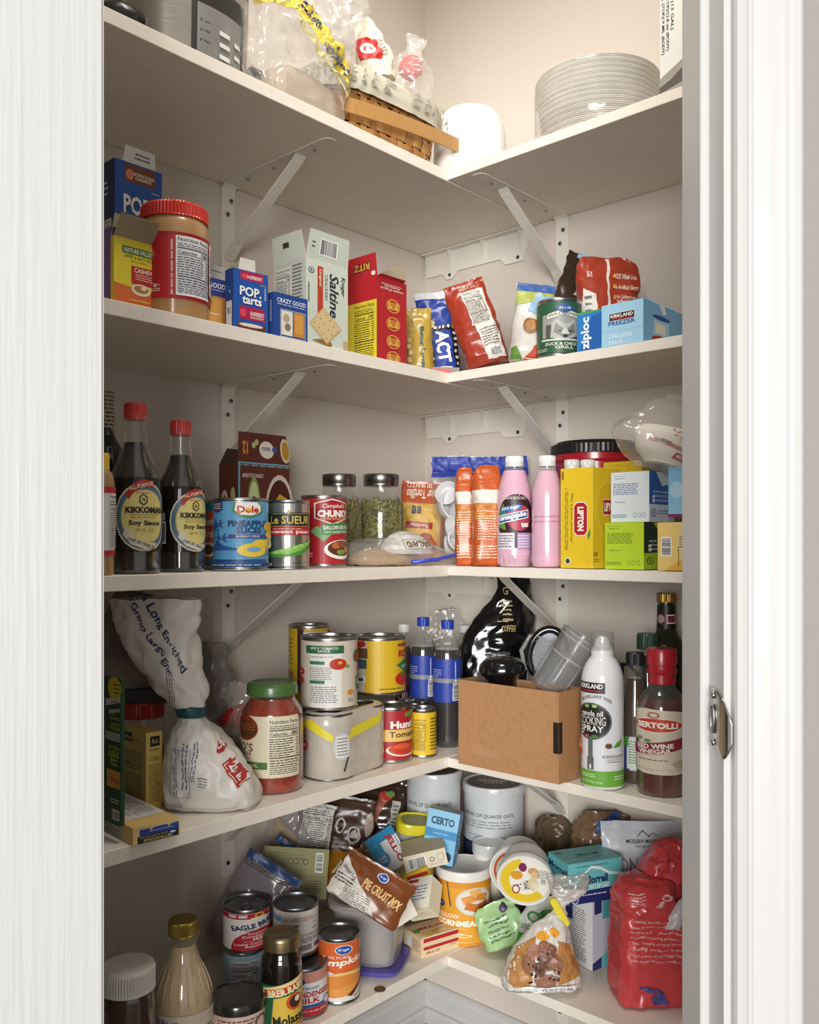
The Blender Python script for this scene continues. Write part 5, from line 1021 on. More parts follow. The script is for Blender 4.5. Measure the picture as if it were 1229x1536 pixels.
# tomato sauce jar
SAUCE = mat('#98300f', rough=.12, bump=.4, scale=60, var=.3, coat=.6)
SJ = [(0, .86), (.012, .95), (.04, 1), (.66, 1), (.74, .96), (.80, .84), (.845, .74), (.88, .73), (.9, .73)]
t, L, R, H = bottle('large glass jar of red pasta sauce with green lid and cream label', 4, 408.5, ('y', 1194), 46.5, 1022, SJ, None, liq='#a83e1e', liqm=SAUCE, level=.86, name='sauce_jar', cat='jar', glass=film('#e8e4de', .06, .03), lz=(.16, .72),
   items=[('p', [(-.28, 0), (.8, 0), (.8, 1), (-.28, 1)], '#e5dbbf'), ('e', .18, .80, .36, .42, '#8a3a1c'), ('e', .2, .78, .28, .3, '#5c3a22'), ('l', .2, .82, .26, .12, 3, '#b0552c'), ('t', "RAO'S", .12, .49, .36, .14, '#6d1f24', 0, .01), ('t', 'HOMEMADE', .13, .385, .3, .05, '#8a3a2c'), ('l', .12, .32, .3, .02, 1, '#4b3a2c'), ('r', .2, .2, .5, .115, '#4f7438'), ('t', 'TOMATO BASIL', .16, .2, .4, .055, '#efe6c8'), ('l', .15, .08, .3, .04, 1, '#5b4a36'), ('nf', .63, .5, .34, .94, '#e9e0c6', '#3b332a', '80')])
Loft([(H*.885, R*.78), (H*.89, R*.815), (H*.965, R*.815), (H*.985, R*.79), (H, R*.74), (H, R*.66), (H-.0015, R*.63), (H-.0015, .001)], seg=56).mesh('screw_lid', mat('#4c7238', rough=.35, coat=.3), t)
# cans
tallz = .1185
t, S, R, H = can('lower yellow can hidden beneath the tall yellow tomato can at the wall', 4, 465, ('z', 1.60), 30, 1090, [('l', .5, .5, .9, .7, 8, '#7a6a1c')], body='#c9a326', hgt=tallz)
can('yellow tomato can standing highest at back against the left wall', 4, 464, ('z', 1.60), 31, 936, [('r', .18, .5, .3, 1, '#c9a326'), ('l', .14, .6, .16, .5, 7, '#7a6a1c'), ('r', .14, .15, .16, .2, '#8a7a2a'), ('r', .6, .5, .5, .9, '#e3ddd0'), ('r', .36, .5, .1, 1, '#3a241e'), ('t', 'TOMATO', .66, .9, .3, .07, '#7a3a1c'), ('e', .9, .9, .16, .14, '#b22a26')], body='#c9a326', base=tallz+.0004)
# shrink wrapped pack: four cans under one printed film
p = at(494, 1.447); t = thing('wrapped_can_pack', 'shrink wrapped pack of large cans with yellow ribbon print under the tomato cans', 'cans', (p[0], p[1], SHELF[4]), Matrix.Rotation(YAW+R_(56), 4, 'Z'))
Rc, Hc = .0405, .1045; cen = [(0, 0), (.0812, 0)]
for x, y in cen:
    L_ = Loft([(0, Rc*.95), (.001, Rc), (.004, Rc), (.005, Rc*.97), (Hc-.005, Rc*.97), (Hc-.004, Rc), (Hc-.001, Rc), (Hc, Rc*.95), (Hc-.004, Rc*.92), (Hc-.004, .001)], seg=48); o = L_.mesh('food_can', STEEL2, t); o.location = (x, y, 0)
    S_ = Loft([(.006, Rc*.975), (Hc-.006, Rc*.975)], seg=48); o2 = S_.mesh('paper_label', ink('#c9c3b4'), o, caps=(False, False))
def hull(o, z):                                            # film outline around the block of four, pinched between the cans
    pts = []
    ang = [(0, 80, 280), (1, 260, 460)]
    for c, a0_, a1_ in ang:
        for i in range(24):
            a = R_(a0_+(a1_-a0_)*i/23); pts.append(Vector((cen[c][0]+(Rc+o)*math.cos(a), cen[c][1]+(Rc+o)*math.sin(a), z)))
    return pts
vs = []; fs = []; zs = [-.0003, .004, .03, .06, .085, Hc-.004, Hc+.001, Hc+.0012]; os_ = [-.006, .0008, .0012, .0008, .0012, .0006, -.004, -.016]
for z, o in zip(zs, os_): vs += [v+noise.noise_vector(v*40)*.0012 for v in hull(o, z)]
n_ = 48
for j in range(len(zs)-1):
    for i in range(n_): fs.append((j*n_+i, j*n_+(i+1) % n_, (j+1)*n_+(i+1) % n_, (j+1)*n_+i))
wrapo = obj('shrink_film', vs, fs, mat('#c3bbae', rough=.3, bump=.7, scale=40, var=.08, coat=.35), t, smooth=True)
def packmap(x, y, h):
    # runs along the two visible cans' front
    c = 0 if x < .7 else 1; a = R_(130+(278-130)*x/.7) if c == 0 else R_(262+(330-262)*(x-.7)/.3); return Vector((cen[c][0]+(Rc+.0022+h)*math.cos(a), cen[c][1]+(Rc+.0022+h)*math.sin(a), .005+(Hc-.01)*y))
packmap.step = (.03, .2)
print_on(wrapo, (packmap, [('p', [(0, .86), (.22, .80), (.46, .60), (.46, .72), (.25, .96), (0, .98)], '#e6d838'), ('p', [(.64, .64), (.74, .98), (.78, .98), (.68, .6)], '#e6d838'), ('e', .56, .52, .20, .46, '#c9cdca'), ('r', .565, .52, .15, .36, '#dfe0dc'), ('l', .565, .52, .13, .32, 6, '#777777'), ('t', 'BIG\nMEALS', .10, .72, .12, .17, '#a8242a', 0, .03), ('e', .12, .52, .12, .17, '#b3242a'), ('t', '4 PACK', .12, .52, .08, .06, '#f0e8d8'), ('r', .03, .2, .06, .2, '#3f6a3a'), ('p', [(.57, .1), (.59, .1), (.64, .33), (.62, .33)], '#2c2a28')]))
UP = Hc+.0016
can('beige spicy tomato sauce can with green heading stacked on wrapped pack', 4, 494, ('z', 1.475), 43, 953, [('r', .5, .5, 2, 1, '#d9cfbd'), ('r', .46, .46, .36, .9, '#e9e7e0'), ('r', .44, .88, .46, .12, '#2f6b45'), ('t', 'SPICY TOMATO\nSAUCE', .44, .88, .32, .075, '#e9e7e0', 0, .02), ('l', .42, .77, .26, .03, 1, '#666666'), ('r', .36, .68, .18, .05, '#3f7a52'), ('l', .40, .52, .26, .2, 7, '#777777'), ('r', .36, .39, .18, .05, '#3f7a52'), ('l', .44, .2, .32, .26, 8, '#777777'), ('e', .60, .66, .2, .17, '#c23a26'), ('e', .62, .68, .05, .05, '#d8b04c'), ('e', .71, .62, .06, .05, '#6fa03c'), ('e', .12, .53, .14, .12, '#c23a26'), ('e', .11, .4, .14, .12, '#c23a26'), ('e', .11, .53, .04, .04, '#e0b050'), ('e', .88, .76, .16, .2, '#3b6a3a'), ('e', .88, .76, .1, .12, '#c23a26'), ('p', [(.86, .24), (1.05, .26), (1.05, .46), (.86, .44)], '#2f6b45'), ('t', 'Ci', .93, .36, .1, .1, '#f1ece0', 0, .03), ('e', .75, .22, .09, .08, '#dd8a2c'), ('l', .75, .1, .08, .06, 2, '#3b6a8a'), ('p', [(.94, .5), (1.1, .5), (1.1, .74), (.98, .7)], '#c8552c')], body='#d9cfbd', base=UP, metal=STEEL)
can('bright yellow diced tomato can stacked right of the beige can', 4, 568, ('z', 1.62), 41, 953, [('r', .5, .5, 2, 1, '#e0b92a'), ('p', [(-.1, 0), (.33, 0), (.36, 1), (-.1, 1)], '#cfc9bb'), ('e', .22, .94, .26, .16, '#b8322c'), ('r', .27, .76, .2, .2, '#6d4a34'), ('l', .08, .76, .12, .2, 5, '#6a6a64'), ('r', .23, .55, .26, .18, '#3f5a4a'), ('e', .22, .56, .2, .12, '#3b5fa5'), ('l', .16, .4, .2, .03, 1, '#3a8ab0'), ('r', .28, .25, .14, .13, '#e0ded6'), ('e', .28, .25, .08, .08, '#3b6a3a'), ('l', .1, .2, .12, .26, 7, '#666666'), ('r', .84, .91, .2, .05, '#a82a22'), ('t', 'RO*TEL', .92, .74, .34, .15, '#b8362a', -4, .05), ('p', [(.72, .52), (.86, .62), (1.05, .58), (1.05, .42), (.88, .36)], '#2f7a45'), ('t', 'CHILI', .9, .5, .2, .06, '#f0ead0', 12, .02), ('e', .82, .25, .24, .26, '#c8331f'), ('e', .82, .34, .08, .06, '#4f8a34'), ('l', .66, .07, .3, .05, 1, '#5a4a1c')], body='#e0b92a', base=UP)
can('red chopped tomato can between wrapped pack and small yellow can', 4, 587, ('y', 1146), 32, 1056, [('r', .5, .5, 2, 1, '#a8242a'), ('r', .14, .5, .14, .9, '#8e1c24'), ('l', .12, .55, .1, .5, 2, '#e7d6c8', True), ('r', .7, .5, .76, .24, '#e2bd6a'), ('t', "Hunt's", .74, .72, .5, .16, '#f3ece0', 0, .05), ('p', [(.72, .86), (.98, .92), (.98, 1), (.72, .95)], '#5d8f34'), ('t', 'Tomato', .72, .52, .5, .12, '#5c3a1c', 0, .02), ('e', .72, .2, .6, .26, '#e7d8c0'), ('e', .72, .22, .52, .24, '#c03a22'), ('e', .68, .28, .3, .12, '#d85a34')], body='#a8242a', ext=0)
can('small yellow can in front of the dark cola bottles', 4, 634.5, ('y', 1138), 20.5, 1061, [('r', .5, .5, 2, 1, '#e0bd2e'), ('nf', .42, .48, .34, .8, '#e0bd2e', '#4a3d18', '50'), ('l', .78, .5, .22, .8, 10, '#5a4a1c'), ('r', .1, .5, .14, .9, '#b5942a')], body='#e0bd2e')
can('second small can just behind the small yellow one', 4, 622, ('z', 1.668), 19, 1052, [('r', .5, .5, 2, 1, '#a08a3a')], body='#a08a3a')
# bottles at the back
SODA = [(0, .82), (.015, .9), (.04, .97), (.3, 1), (.66, 1), (.74, .95), (.83, .72), (.89, .48), (.92, .42), (.95, .42)]
def soda(lab, px, Z, w, yt, cc, lbl=True, liq='#120c0c'):
    return bottle(lab, 4, px, ('z', Z), w, yt, SODA, (.93, 1, .46, plastic(cc), 24), liq=liq, level=.78, name='soda_bottle', glass=film('#cfd0d0', .12, .03), sleeve=(.36, .70, '#2a3f9e') if lbl else None,
       items=[('r', .5, .5, 2, 1, '#2b41a2'), ('l', .22, .62, .3, .3, 6, '#aeb8de'), ('r', .7, .2, .2, .3, '#8f9bd0'), ('bc', .7, .25, .16, .42, True), ('l', .68, .74, .06, .44, 1, '#dfe4f4', True), ('r', .5, .5, 2, .1, mat('#8a8d94', rough=.35)), ('e', .68, .5, .08, .06, '#dfe4f4')] if lbl else None)
soda('dark cola bottle with blue cap and blue label, left of the pair', 635, 1.70, 20, 926, '#233fae')
soda('dark cola bottle with blue cap and blue label, right of the pair', 671.5, 1.66, 21, 930, '#233fae')
bottle('slim bottle with white cap at back right of the yellow can', 4, 606, ('z', 1.775), 12, 936, SODA, (.93, 1, .7, plastic('#e9e9e6'), 24), liq='#5a4a34', level=.8, name='vinegar_bottle', glass=film('#cfd0c8', .12, .04), sleeve=(.1, .45, '#5a2230'), items=[('t', 'CRU', .5, .7, .5, .2, '#d8c8b8')])
bottle('amber bottle with white cap right of the blue capped colas', 4, 699, ('z', 1.86), 17, 938, SODA, (.93, 1, .55, plastic('#e9e9e6'), 24), liq='#8a5a1c', level=.8, name='vinegar_bottle', glass=film('#cfc8b8', .12, .04))
t, L = blob('crumpled clear plastic ring carrier standing behind the cola bottles', 'plastic', 'ring_carrier', 672, 985, 1.88, [(-.14, .04, .01), (0, .045, .012), (.04, .045, .012), (.07, .04, .01), (.10, .03, .006)], camrot(0, 0, -6), film('#cfcac2', .5, .1), crum=.006, seg=64, seed=81)

# ================================================================ FOURTH SHELF, RIGHT
Zb = 1.765; u = Zb/FPX; p = at(738, Zb)
t = thing('black_bag', 'tall glossy black plastic bag with gold print standing behind the cardboard box', 'bag', (p[0], p[1], SHELF[4]+.001), camrot(6, 0, 0))
BKF = mat('#111012', rough=.12, bump=.8, scale=22, var=.2, coat=.7)
L = Loft([(0, 62*u, .03, 0, 0, 3), (6*u, 66*u, .036, 0, 0, 3), (60*u, 64*u, .038, 2*u, 0), (120*u, 60*u, .034, 6*u, 0), (150*u, 52*u, .028, 12*u, 0), (185*u, 42*u, .02, 26*u, 0), (215*u, 26*u, .015, 34*u, 0), (235*u, 26*u, .010, 32*u, 0), (252*u, 30*u, .004, 30*u, 0)], seg=80, smooth=True, sub=8, crum=.004, cf=26, seed=82)
L.mesh('foil_body', BKF, t)
print_on(t, (L.front(-66*u, 66*u, 100*u, 245*u), [('t', 'G', .64, .78, .05, .07, '#c9b078'), ('l', .66, .58, .12, .24, 5, '#b5a276'), ('t', 'COFFEE', .66, .4, .16, .06, '#c9b078'), ('r', .6, .47, .12, .008, '#c9b078')]))
t, W, D, H = cbox('open brown cardboard box with strip of black tape on the corner', 4, 688, 838.5, 874, ('y', 1177), 1039, '#b58a63', {}, openf=True, name='cardboard_box', mt=mat('#b5875e', rough=.8, bump=.25, scale=120, var=.1, spec=.2), inner=mat('#a57b54', rough=.85, var=.1), alpha=0)
t.children[0].modifiers['s'].thickness = .0028
print_on(t, (face(W, D, H, 'f'), [('r', .3, .2, .3, .1, mat('#b98c66', rough=.4), -6)]), name='clear_tape')
print_on(t, (face(W, D, H, 'r'), [('r', .07, .5, .14, .34, mat('#26221e', rough=.35))]), name='black_tape')
print_on(t, (face(W, D, H, 'f'), [('r', .975, .5, .05, .34, mat('#26221e', rough=.35))]), name='black_tape')
BXC = Vector(t.location); bz = SHELF[4]+.003
def inbox(px, Z, zz): q = at(px, Z); return Vector((q[0], q[1], zz))
# grinder: black lidded cylinder
q = inbox(763, 1.535, bz); t = thing('coffee_grinder', 'round black glossy coffee grinder head peeking over the cardboard box edge', 'grinder', q, camrot(0, 0, -4))
GB = mat('#141315', rough=.1, coat=.8, var=.05)
Loft([(0, .02), (.004, .022), (.135, .024), (.146, .034), (.152, .040), (.166, .038), (.176, .026), (.18, .001)], seg=56, smooth=True, sub=4).mesh('grinder_body', GB, t)
Loft([(.180, .008), (.1805, .0078), (.1807, .006), (.1807, .0055), (.1805, .005)], seg=24).mesh('emblem', plastic('#c9c9c9'), t)
q = inbox(722, 1.556, bz); t = thing('plastic_cup', 'smoked clear plastic cup tipped at left inside the cardboard box', 'cup', q, camrot(0, 0, 0))
Lc = Loft([(0, .012), (.10, .013, .013, .0), (.15, .014, .014, .010), (.178, .018, .018, .030), (.182, .016, .016, .034)], seg=40, smooth=True, sub=4); Lc.mesh('cup_wall', film('#6b6b6b', .8, .08), t)
# pan lid with oval grey glass and black loop
q = inbox(783, 1.52, bz); t = thing('splatter_lid', 'grey oval panel in thick glossy black loop rim sticking out of the box', 'lid', q, camrot(-8, 0, 13))
hh = .190
ov = [(.030*math.cos(a), 0, hh+.042*math.sin(a)) for a in [i*2*math.pi/36 for i in range(36)]]
tube('black_rim', ov, .0068, GB, t, closed=True, seg=10)
obj('grey_panel', [(x*.95, -.001, hh+(z-hh)*.95) for x, y, z in ov]+[(x*.95, .001, hh+(z-hh)*.95) for x, y, z in ov], [tuple(range(36)), tuple(range(36, 72))[::-1]]+[(i, (i+1) % 36, 36+(i+1) % 36, 36+i) for i in range(36)], mat('#9ba0aa', rough=.35), t)
tube('black_stem', [(0, 0, .0), (0, 0, .07), (0, 0, hh-.042)], .009, GB, t)
# clear blender cups, tilted, with thick ring rims
def cupr(lab, px, py, Z, r, h, yaw, pitch, roll):
    q = at(px, Z); t = thing('blender_cup', lab, 'cup', (q[0], q[1], zat(py, Z)), camrot(yaw, pitch, roll))
    F_ = film('#a9aaab', .42, .04)
    Loft([(0, r*.82), (.003, r*.86), (h*.5, r*.92), (h, r), (h, r*.96), (h*.5, r*.88), (.006, r*.8)], seg=56, smooth=False, sub=3).mesh('cup_wall', F_, t, caps=(True, False))
    for z_, rr in ((h, r*1.0), (h-.008, r*1.02), (h*.62, r*.95)):
        tube('ring', [(rr*math.cos(a), rr*math.sin(a), z_) for a in [i*2*math.pi/40 for i in range(40)]], .0017, film('#d8d8d8', .55, .04), t, closed=True, seg=6)
    for k in range(6):
        a = k*math.pi/3; tube('rib', [(r*.86*math.cos(a), r*.86*math.sin(a), .006), (r*.93*math.cos(a), r*.93*math.sin(a), h*.6)], .0011, film('#d8d8d8', .5, .04), t, seg=5)
    return t
cupr('clear ribbed plastic blender cup leaning right out of the cardboard box', 822, 1035, 1.475, .036, .105, 0, 8, 32)
hd = cupr('clear plastic blender cup with looped handle at left of the other', 812, 1030, 1.53, .030, .085, 0, 0, 10)
tube('loop_handle', [(-.012, 0, .02), (-.034, 0, .03), (-.044, 0, .055), (-.034, 0, .082), (-.01, 0, .09)], .004, film('#c8c8c8', .55, .04), hd, seg=8)
q = at(862, 1.50); t = thing('plastic_ring', 'clear ring shaped blender collar lying at back of the cardboard box', 'lid', (q[0], q[1], zat(985, 1.5)), camrot(20, 40, 30))
tube('ring', [(.03*math.cos(a), .03*math.sin(a), 0) for a in [i*2*math.pi/40 for i in range(40)]], .0042, film('#c8c8c8', .6, .04), t, closed=True, seg=8)
# cooking spray
t, L, R, H = bottle('white cooking spray can with clear dome cap and green base band', 4, 904, ('y', 1186), 31.5, 948, [(0, .93), (.008, .99), (.02, 1), (.66, 1), (.72, .97), (.78, .84), (.82, .68), (.84, .56)], None, glass=mat('#e9eaec', rough=.2, coat=.5, var=.01), name='spray_can', cat='spray can', lz=(.02, .70), spin=-6,
  items=[('r', .5, .075, 2, .15, '#6fb03c'), ('l', .3, .1, .3, .04, 2, '#e6f2d8'), ('t', 'NET WT 397g (14 oz)', .35, .04, .36, .025, '#e6f2d8'), ('l', .82, .085, .22, .05, 2, '#e6f2d8'), ('r', .34, .93, .46, .1, '#1f1d1e'), ('t', 'KIRKLAND', .34, .945, .4, .045, '#f2f2f0', 0, .03), ('r', .34, .90, .34, .012, '#b8343c'),
         ('a', 'PROPELLANT FREE', .42, .80, .5, .03, '#3a3a3a', .05), ('e', .36, .615, .62, .35, '#55595c'), ('e', .36, .615, .56, .315, '#1f1f1f'), ('t', 'canola oil', .36, .69, .36, .05, '#eceae4', 0, .02), ('t', 'COOKING', .36, .62, .44, .08, '#eceae4', 0, 0), ('t', 'SPRAY', .36, .545, .38, .06, '#eceae4', 0, .02), ('e', .3, .755, .08, .03, '#7fb54a'), ('e', .42, .76, .08, .03, '#a9cf6a'), ('e', .3, .475, .08, .03, '#c8553a'), ('e', .42, .475, .1, .03, '#4f8a3a'), ('e', .22, .5, .06, .02, '#e0d6c0'),
         ('r', .36, .34, .07, .26, '#66696c'), ('r', .36, .22, .1, .12, '#66696c'), ('e', .36, .19, .03, .05, '#e9eaec'), ('e', .62, .39, .1, .05, '#6b4a3a'), ('p', [(.68, .37), (.74, .42), (.84, .45), (.8, .38)], '#5c9a3a'), ('l', .7, .29, .34, .03, 2, '#555555'), ('r', .7, .26, .2, .003, '#555555'), ('l', .7, .24, .2, .015, 1, '#555555'), ('e', .14, .4, .12, .07, '#dd7a4a'), ('e', .16, .31, .1, .07, '#c8403a'), ('e', .12, .36, .1, .05, '#e8b84a'), ('l', 1.02, .5, .06, .8, 26, '#888888')])
Loft([(H*.83, R*.52), (H*.835, R*.53), (H*.90, R*.52), (H*.905, R*.42), (H*.95, R*.34), (H*.975, R*.2), (H*.98, R*.02)], seg=40, smooth=True, sub=4).mesh('nozzle', plastic('#ececea'), t)
Loft([(H*.885, R*.55), (H*.89, R*.56), (H*.99, R*.53), (H, R*.5), (H, .001)], seg=40).mesh('dome_cap', film('#9a9a9a', .5, .05), t)
q = at(924, 1.52); t = thing('black_mug', 'black mug whose loop handle shows beside the spray can', 'mug', (q[0]-.02, q[1]+.02, SHELF[4]), camrot(0))
Loft([(0, .018), (.003, .02), (.165, .022), (.17, .021)], seg=32).mesh('mug_body', plastic('#242224'), t)
tube('handle', [(.02, 0, .10), (.036, 0, .105), (.046, 0, .13), (.044, 0, .15), (.030, 0, .166), (.018, 0, .165)], .0032, plastic('#242224'), t)
GL = film('#cfd2c8', .10, .03)
WB = [(0, .92), (.012, .98), (.03, 1), (.5, 1), (.6, .93), (.70, .62), (.78, .42), (.86, .38), (.93, .38)]
bottle('dark vinegar bottle with black cap between spray can and red wine vinegar', 4, 953, ('y', 1176), 20, 978, [(0, .9), (.02, 1), (.5, 1), (.62, .85), (.75, .62), (.85, .58), (.92, .6)], (.9, 1, .68, mat('#1f1f21', rough=.35), 36), liq='#4a2e16', level=.8, name='vinegar_bottle', glass=GL, sleeve=(.1, .36, '#d8dbd8'),
  items=[('r', .2, .5, .34, 1, '#3b4a9a'), ('r', .56, .5, .5, .9, '#dfe2da'), ('l', .56, .55, .4, .7, 9, '#5c8a3a'), ('r', .2, .85, .3, .3, '#4f9236')])
bottle('green glass bottle with ridged dark green cap behind the vinegars', 4, 972, ('z', 1.49), 17, 950, [(0, .95), (.03, 1), (.6, 1), (.72, .8), (.8, .62), (.92, .6)], (.885, 1, .95, mat('#2d4a38', rough=.35), 30), liq='#23301a', level=.85, name='oil_bottle', glass=GL)
bottle('large dark olive oil bottle with gold cap against the right wall', 4, 1000, ('z', 1.50), 31, 889, [(0, .95), (.02, 1), (.56, 1), (.66, .93), (.72, .78), (.78, .52), (.82, .44), (.96, .42)], (.945, 1, .46, mat('#b8944a', rough=.3, metal=.8), 30), name='oil_bottle', glass=mat('#1f2416', rough=.07, spec=.8, coat=.6), lz=(.80, .93),
  items=[('r', .5, .5, 2, 1, '#1b1b18'), ('e', .3, .4, .36, .5, '#7a2432'), ('e', .3, .4, .26, .36, '#b8a0a0'), ('r', .68, .4, .34, .4, '#e6dcd0'), ('r', .68, .4, .28, .3, '#7a2432')])
VP = [(0, .93), (.012, .985), (.03, 1), (.55, 1), (.62, .96), (.68, .78), (.72, .58), (.76, .50), (.80, .5)]
t, L, R, H = bottle('red wine vinegar bottle with red foil neck and cream label', 4, 993, ('y', 1197), 37, 972, VP, None, liq='#4a1512', level=.66, liqm=mat('#5a1a12', rough=.08, var=.3, scale=10, coat=.7), name='vinegar_bottle', glass=GL, lz=(.17, .60), spin=-4,
  items=[('p', [(-.05, .02), (.3, -.04), (.7, -.04), (1.08, .02), (1.08, .9), (.7, .97), (.3, 1.0), (-.05, .93)], '#d8ccb8'), ('e', .45, .74, .74, .24, '#efe6d8'), ('e', .45, .74, .70, .21, '#c9402c'), ('t', 'BERTOLLI', .45, .74, .56, .095, '#f4ede2', 0, .05), ('e', .42, .90, .16, .1, '#b5664a'), ('e', .42, .90, .1, .06, '#d8ccb8'), ('p', [(-.05, .24), (.5, .29), (1.08, .46), (1.08, .62), (.5, .48), (-.05, .38)], '#8a2a3e'), ('t', 'RED WINE', .42, .405, .5, .075, '#f1e9e0', 5, .03), ('t', 'VINEGAR', .42, .325, .44, .07, '#f1e9e0', 5, .03), ('e', .22, .52, .1, .05, '#5f9244'), ('e', .34, .49, .1, .05, '#5f9244'), ('e', .16, .46, .08, .08, '#4a2a4a'), ('l', .4, .19, .4, .03, 1, '#5a4a3a'), ('e', .8, .13, .3, .14, '#b5a888'), ('l', .5, .04, .8, .02, 1, '#a8988a')])
RN = mat('#b3242e', rough=.3, bump=.2, coat=.3)
Loft([(H*.755, R*.53), (H*.76, R*.56), (H*.82, R*.55), (H*.83, R*.6), (H*.855, R*.61), (H*.86, R*.56), (H*.885, R*.56), (H*.89, R*.61), (H*.985, R*.61), (H, R*.57), (H, .001)], seg=48).mesh('red_foil_cap', RN, t)

# ================================================================ LOWEST SHELF, LEFT
bottle('jar of brown spread with wide white ridged lid at bottom left', 5, 192, ('L', .012), 40, 1446, [(0, .9), (.03, 1), (.72, 1), (.8, .95), (.84, .9)], (.83, 1, 1.0, plastic('#e6e0d6', .45), 60), liq='#4a2616', level=.83, name='spread_jar', cat='jar', glass=film('#cfc4b8', .1, .04), lz=(.1, .6), items=[('r', .9, .1, .4, .3, '#e8e2d8')])
bottle('clear empty jar behind the white lidded brown jar', 5, 148, ('L', .13), 26, 1418, [(0, .9), (.03, 1), (.8, 1), (.9, .9), (1, .9)], None, name='glass_jar', cat='jar', glass=film('#dcd8d0', .3, .04))
SY = mat('#c9b18c', rough=.12, var=.06, scale=10, coat=.7)
t, L, R, H = bottle('bottle of pale syrup with gold cap and fluted shoulder', 5, 275, ('L', .012), 45, 1378, [(0, .9), (.02, .97), (.05, 1), (.42, 1), (.52, .96), (.62, .82), (.72, .6), (.79, .47), (.84, .44), (.875, .44), (.88, .52), (.90, .53), (.905, .45), (.93, .43)], (.905, 1, .49, mat('#a08a3c', rough=.32, metal=.7), 0 or 60), liq='#c9b18c', liqm=SY, level=.84, name='syrup_bottle', glass=film('#e6ddcc', .12, .03), lz=(.1, .45), smooth=5,
   items=[('r', .5, .5, 1.1, 1, '#cdbfae'), ('t', 'SYRUP', .3, .86, .3, .12, '#3b4670', -8), ('l', .5, .5, .8, .5, 7, '#4a4a66')])
for k in range(10):
    a = R_(-80+18*k); pts = []
    for z in (.50, .56, .62, .68, .73): K = L.at(H*z); pts.append((K[1]*math.sin(a)*1.003, -K[1]*math.cos(a)*1.003, H*z))
    tube('flute', pts, [.0004, .001, .0012, .001, .0003], SY, t, seg=6)
PKC = '#d9b8a8'
t, S, R, H = can('pink canister with wide black plastic lid beside the syrup bottle', 5, 357, ('z', 1.262), 42, 1492, [('l', .5, .8, .5, .12, 2, '#5a4a44'), ('e', .8, .7, .2, .3, '#6a544c'), ('e', .8, .7, .14, .22, PKC), ('l', .5, .5, .9, .2, 3, '#5a4a44')], body=PKC, name='cocoa_canister', cat='canister')
LB = mat('#2a2622', rough=.18, coat=.6, var=.1)
Loft([(H-.012, R*1.0), (H-.011, R*1.045), (H+.001, R*1.045), (H+.0025, R*1.02), (H+.0025, R*.93), (H+.0005, R*.90), (H+.0005, .001)], seg=64).mesh('black_lid', LB, t)
t, S, R, H1 = can('small blue and white milk can under the red and white milk can', 5, 366, ('z', 1.44), 31, 1448, [('r', .5, .5, 2, 1, '#9dbdd0'), ('nf', .52, .3, .5, 1.2, '#dfe0e2', '#2b3a6a')], body='#9dbdd0', hgt=.079)
can('red and white condensed milk can stacked above a blue can', 5, 370, ('z', 1.44), 35, 1352, [('r', .5, .5, 2, 1, '#e6e0d8'), ('r', .5, .93, 2, .16, '#b3242e'), ('r', .30, .93, .12, .08, '#d8ccd0'), ('r', .45, .93, .12, .08, '#d8ccd0'), ('t', 'NO.1', .92, .95, .14, .08, '#f1e9e0', 8), ('e', .68, .93, .15, .14, '#d8a82c'), ('e', .68, .93, .08, .08, '#b3242e'), ('r', .68, .86, .24, .05, '#efe6d0'), ('t', 'EAGLE BRAND', .67, .67, .78, .14, '#26385c', 11, .04), ('t', 'EST. 1856', .64, .55, .3, .035, '#26385c', 8),
   ('p', [(.28, 0), (.29, .15), (.34, .32), (.44, .45), (.58, .53), (.75, .55), (.95, .5), (1.1, .4), (1.1, 0)], '#b3242e'), ('t', 'Sweetened', .66, .46, .28, .05, '#f1e9e0', 4), ('t', 'Condensed\nMilk', .66, .345, .44, .15, '#f1e9e0', 3, .01), ('r', .66, .245, .4, .006, '#f1e9e0'), ('t', 'Leche Condensada\nAzucarada', .64, .15, .6, .13, '#f1e9e0', 3, .01)], body='#e6e0d8', base=.0795, pull=True, metal=STEEL2)
t, S, R, H2 = can('red white and pink condensed milk can at the shelf front edge', 5, 456, ('y', 1531), 36, 1438, [('r', .5, .5, 2, 1, '#e6e2e0'), ('r', .5, .88, 2, .24, '#c98a7c'), ('r', .5, .08, 2, .2, '#b3242e'), ('r', .5, .22, 1, .07, '#2f56a0'), ('e', .44, .8, .16, .16, '#24407c'), ('t', 'SWEETENED', .5, .64, .44, .055, '#2b4c8c'), ('t', 'CONDENSED', .6, .5, .6, .13, '#b3242e', 0, .03), ('t', 'MILK', .56, .35, .34, .12, '#b3242e', 0, .03), ('t', 'NET WT 14 OZ (396g)', .6, .1, .5, .05, '#f0e8e0'), ('e', .86, .26, .16, .2, '#4468a8'), ('e', .86, .26, .12, .15, '#dfe3ea'), ('l', 1.0, .5, .1, .8, 14, '#8a6a6a')], body='#e6e2e0', metal=STEEL2)
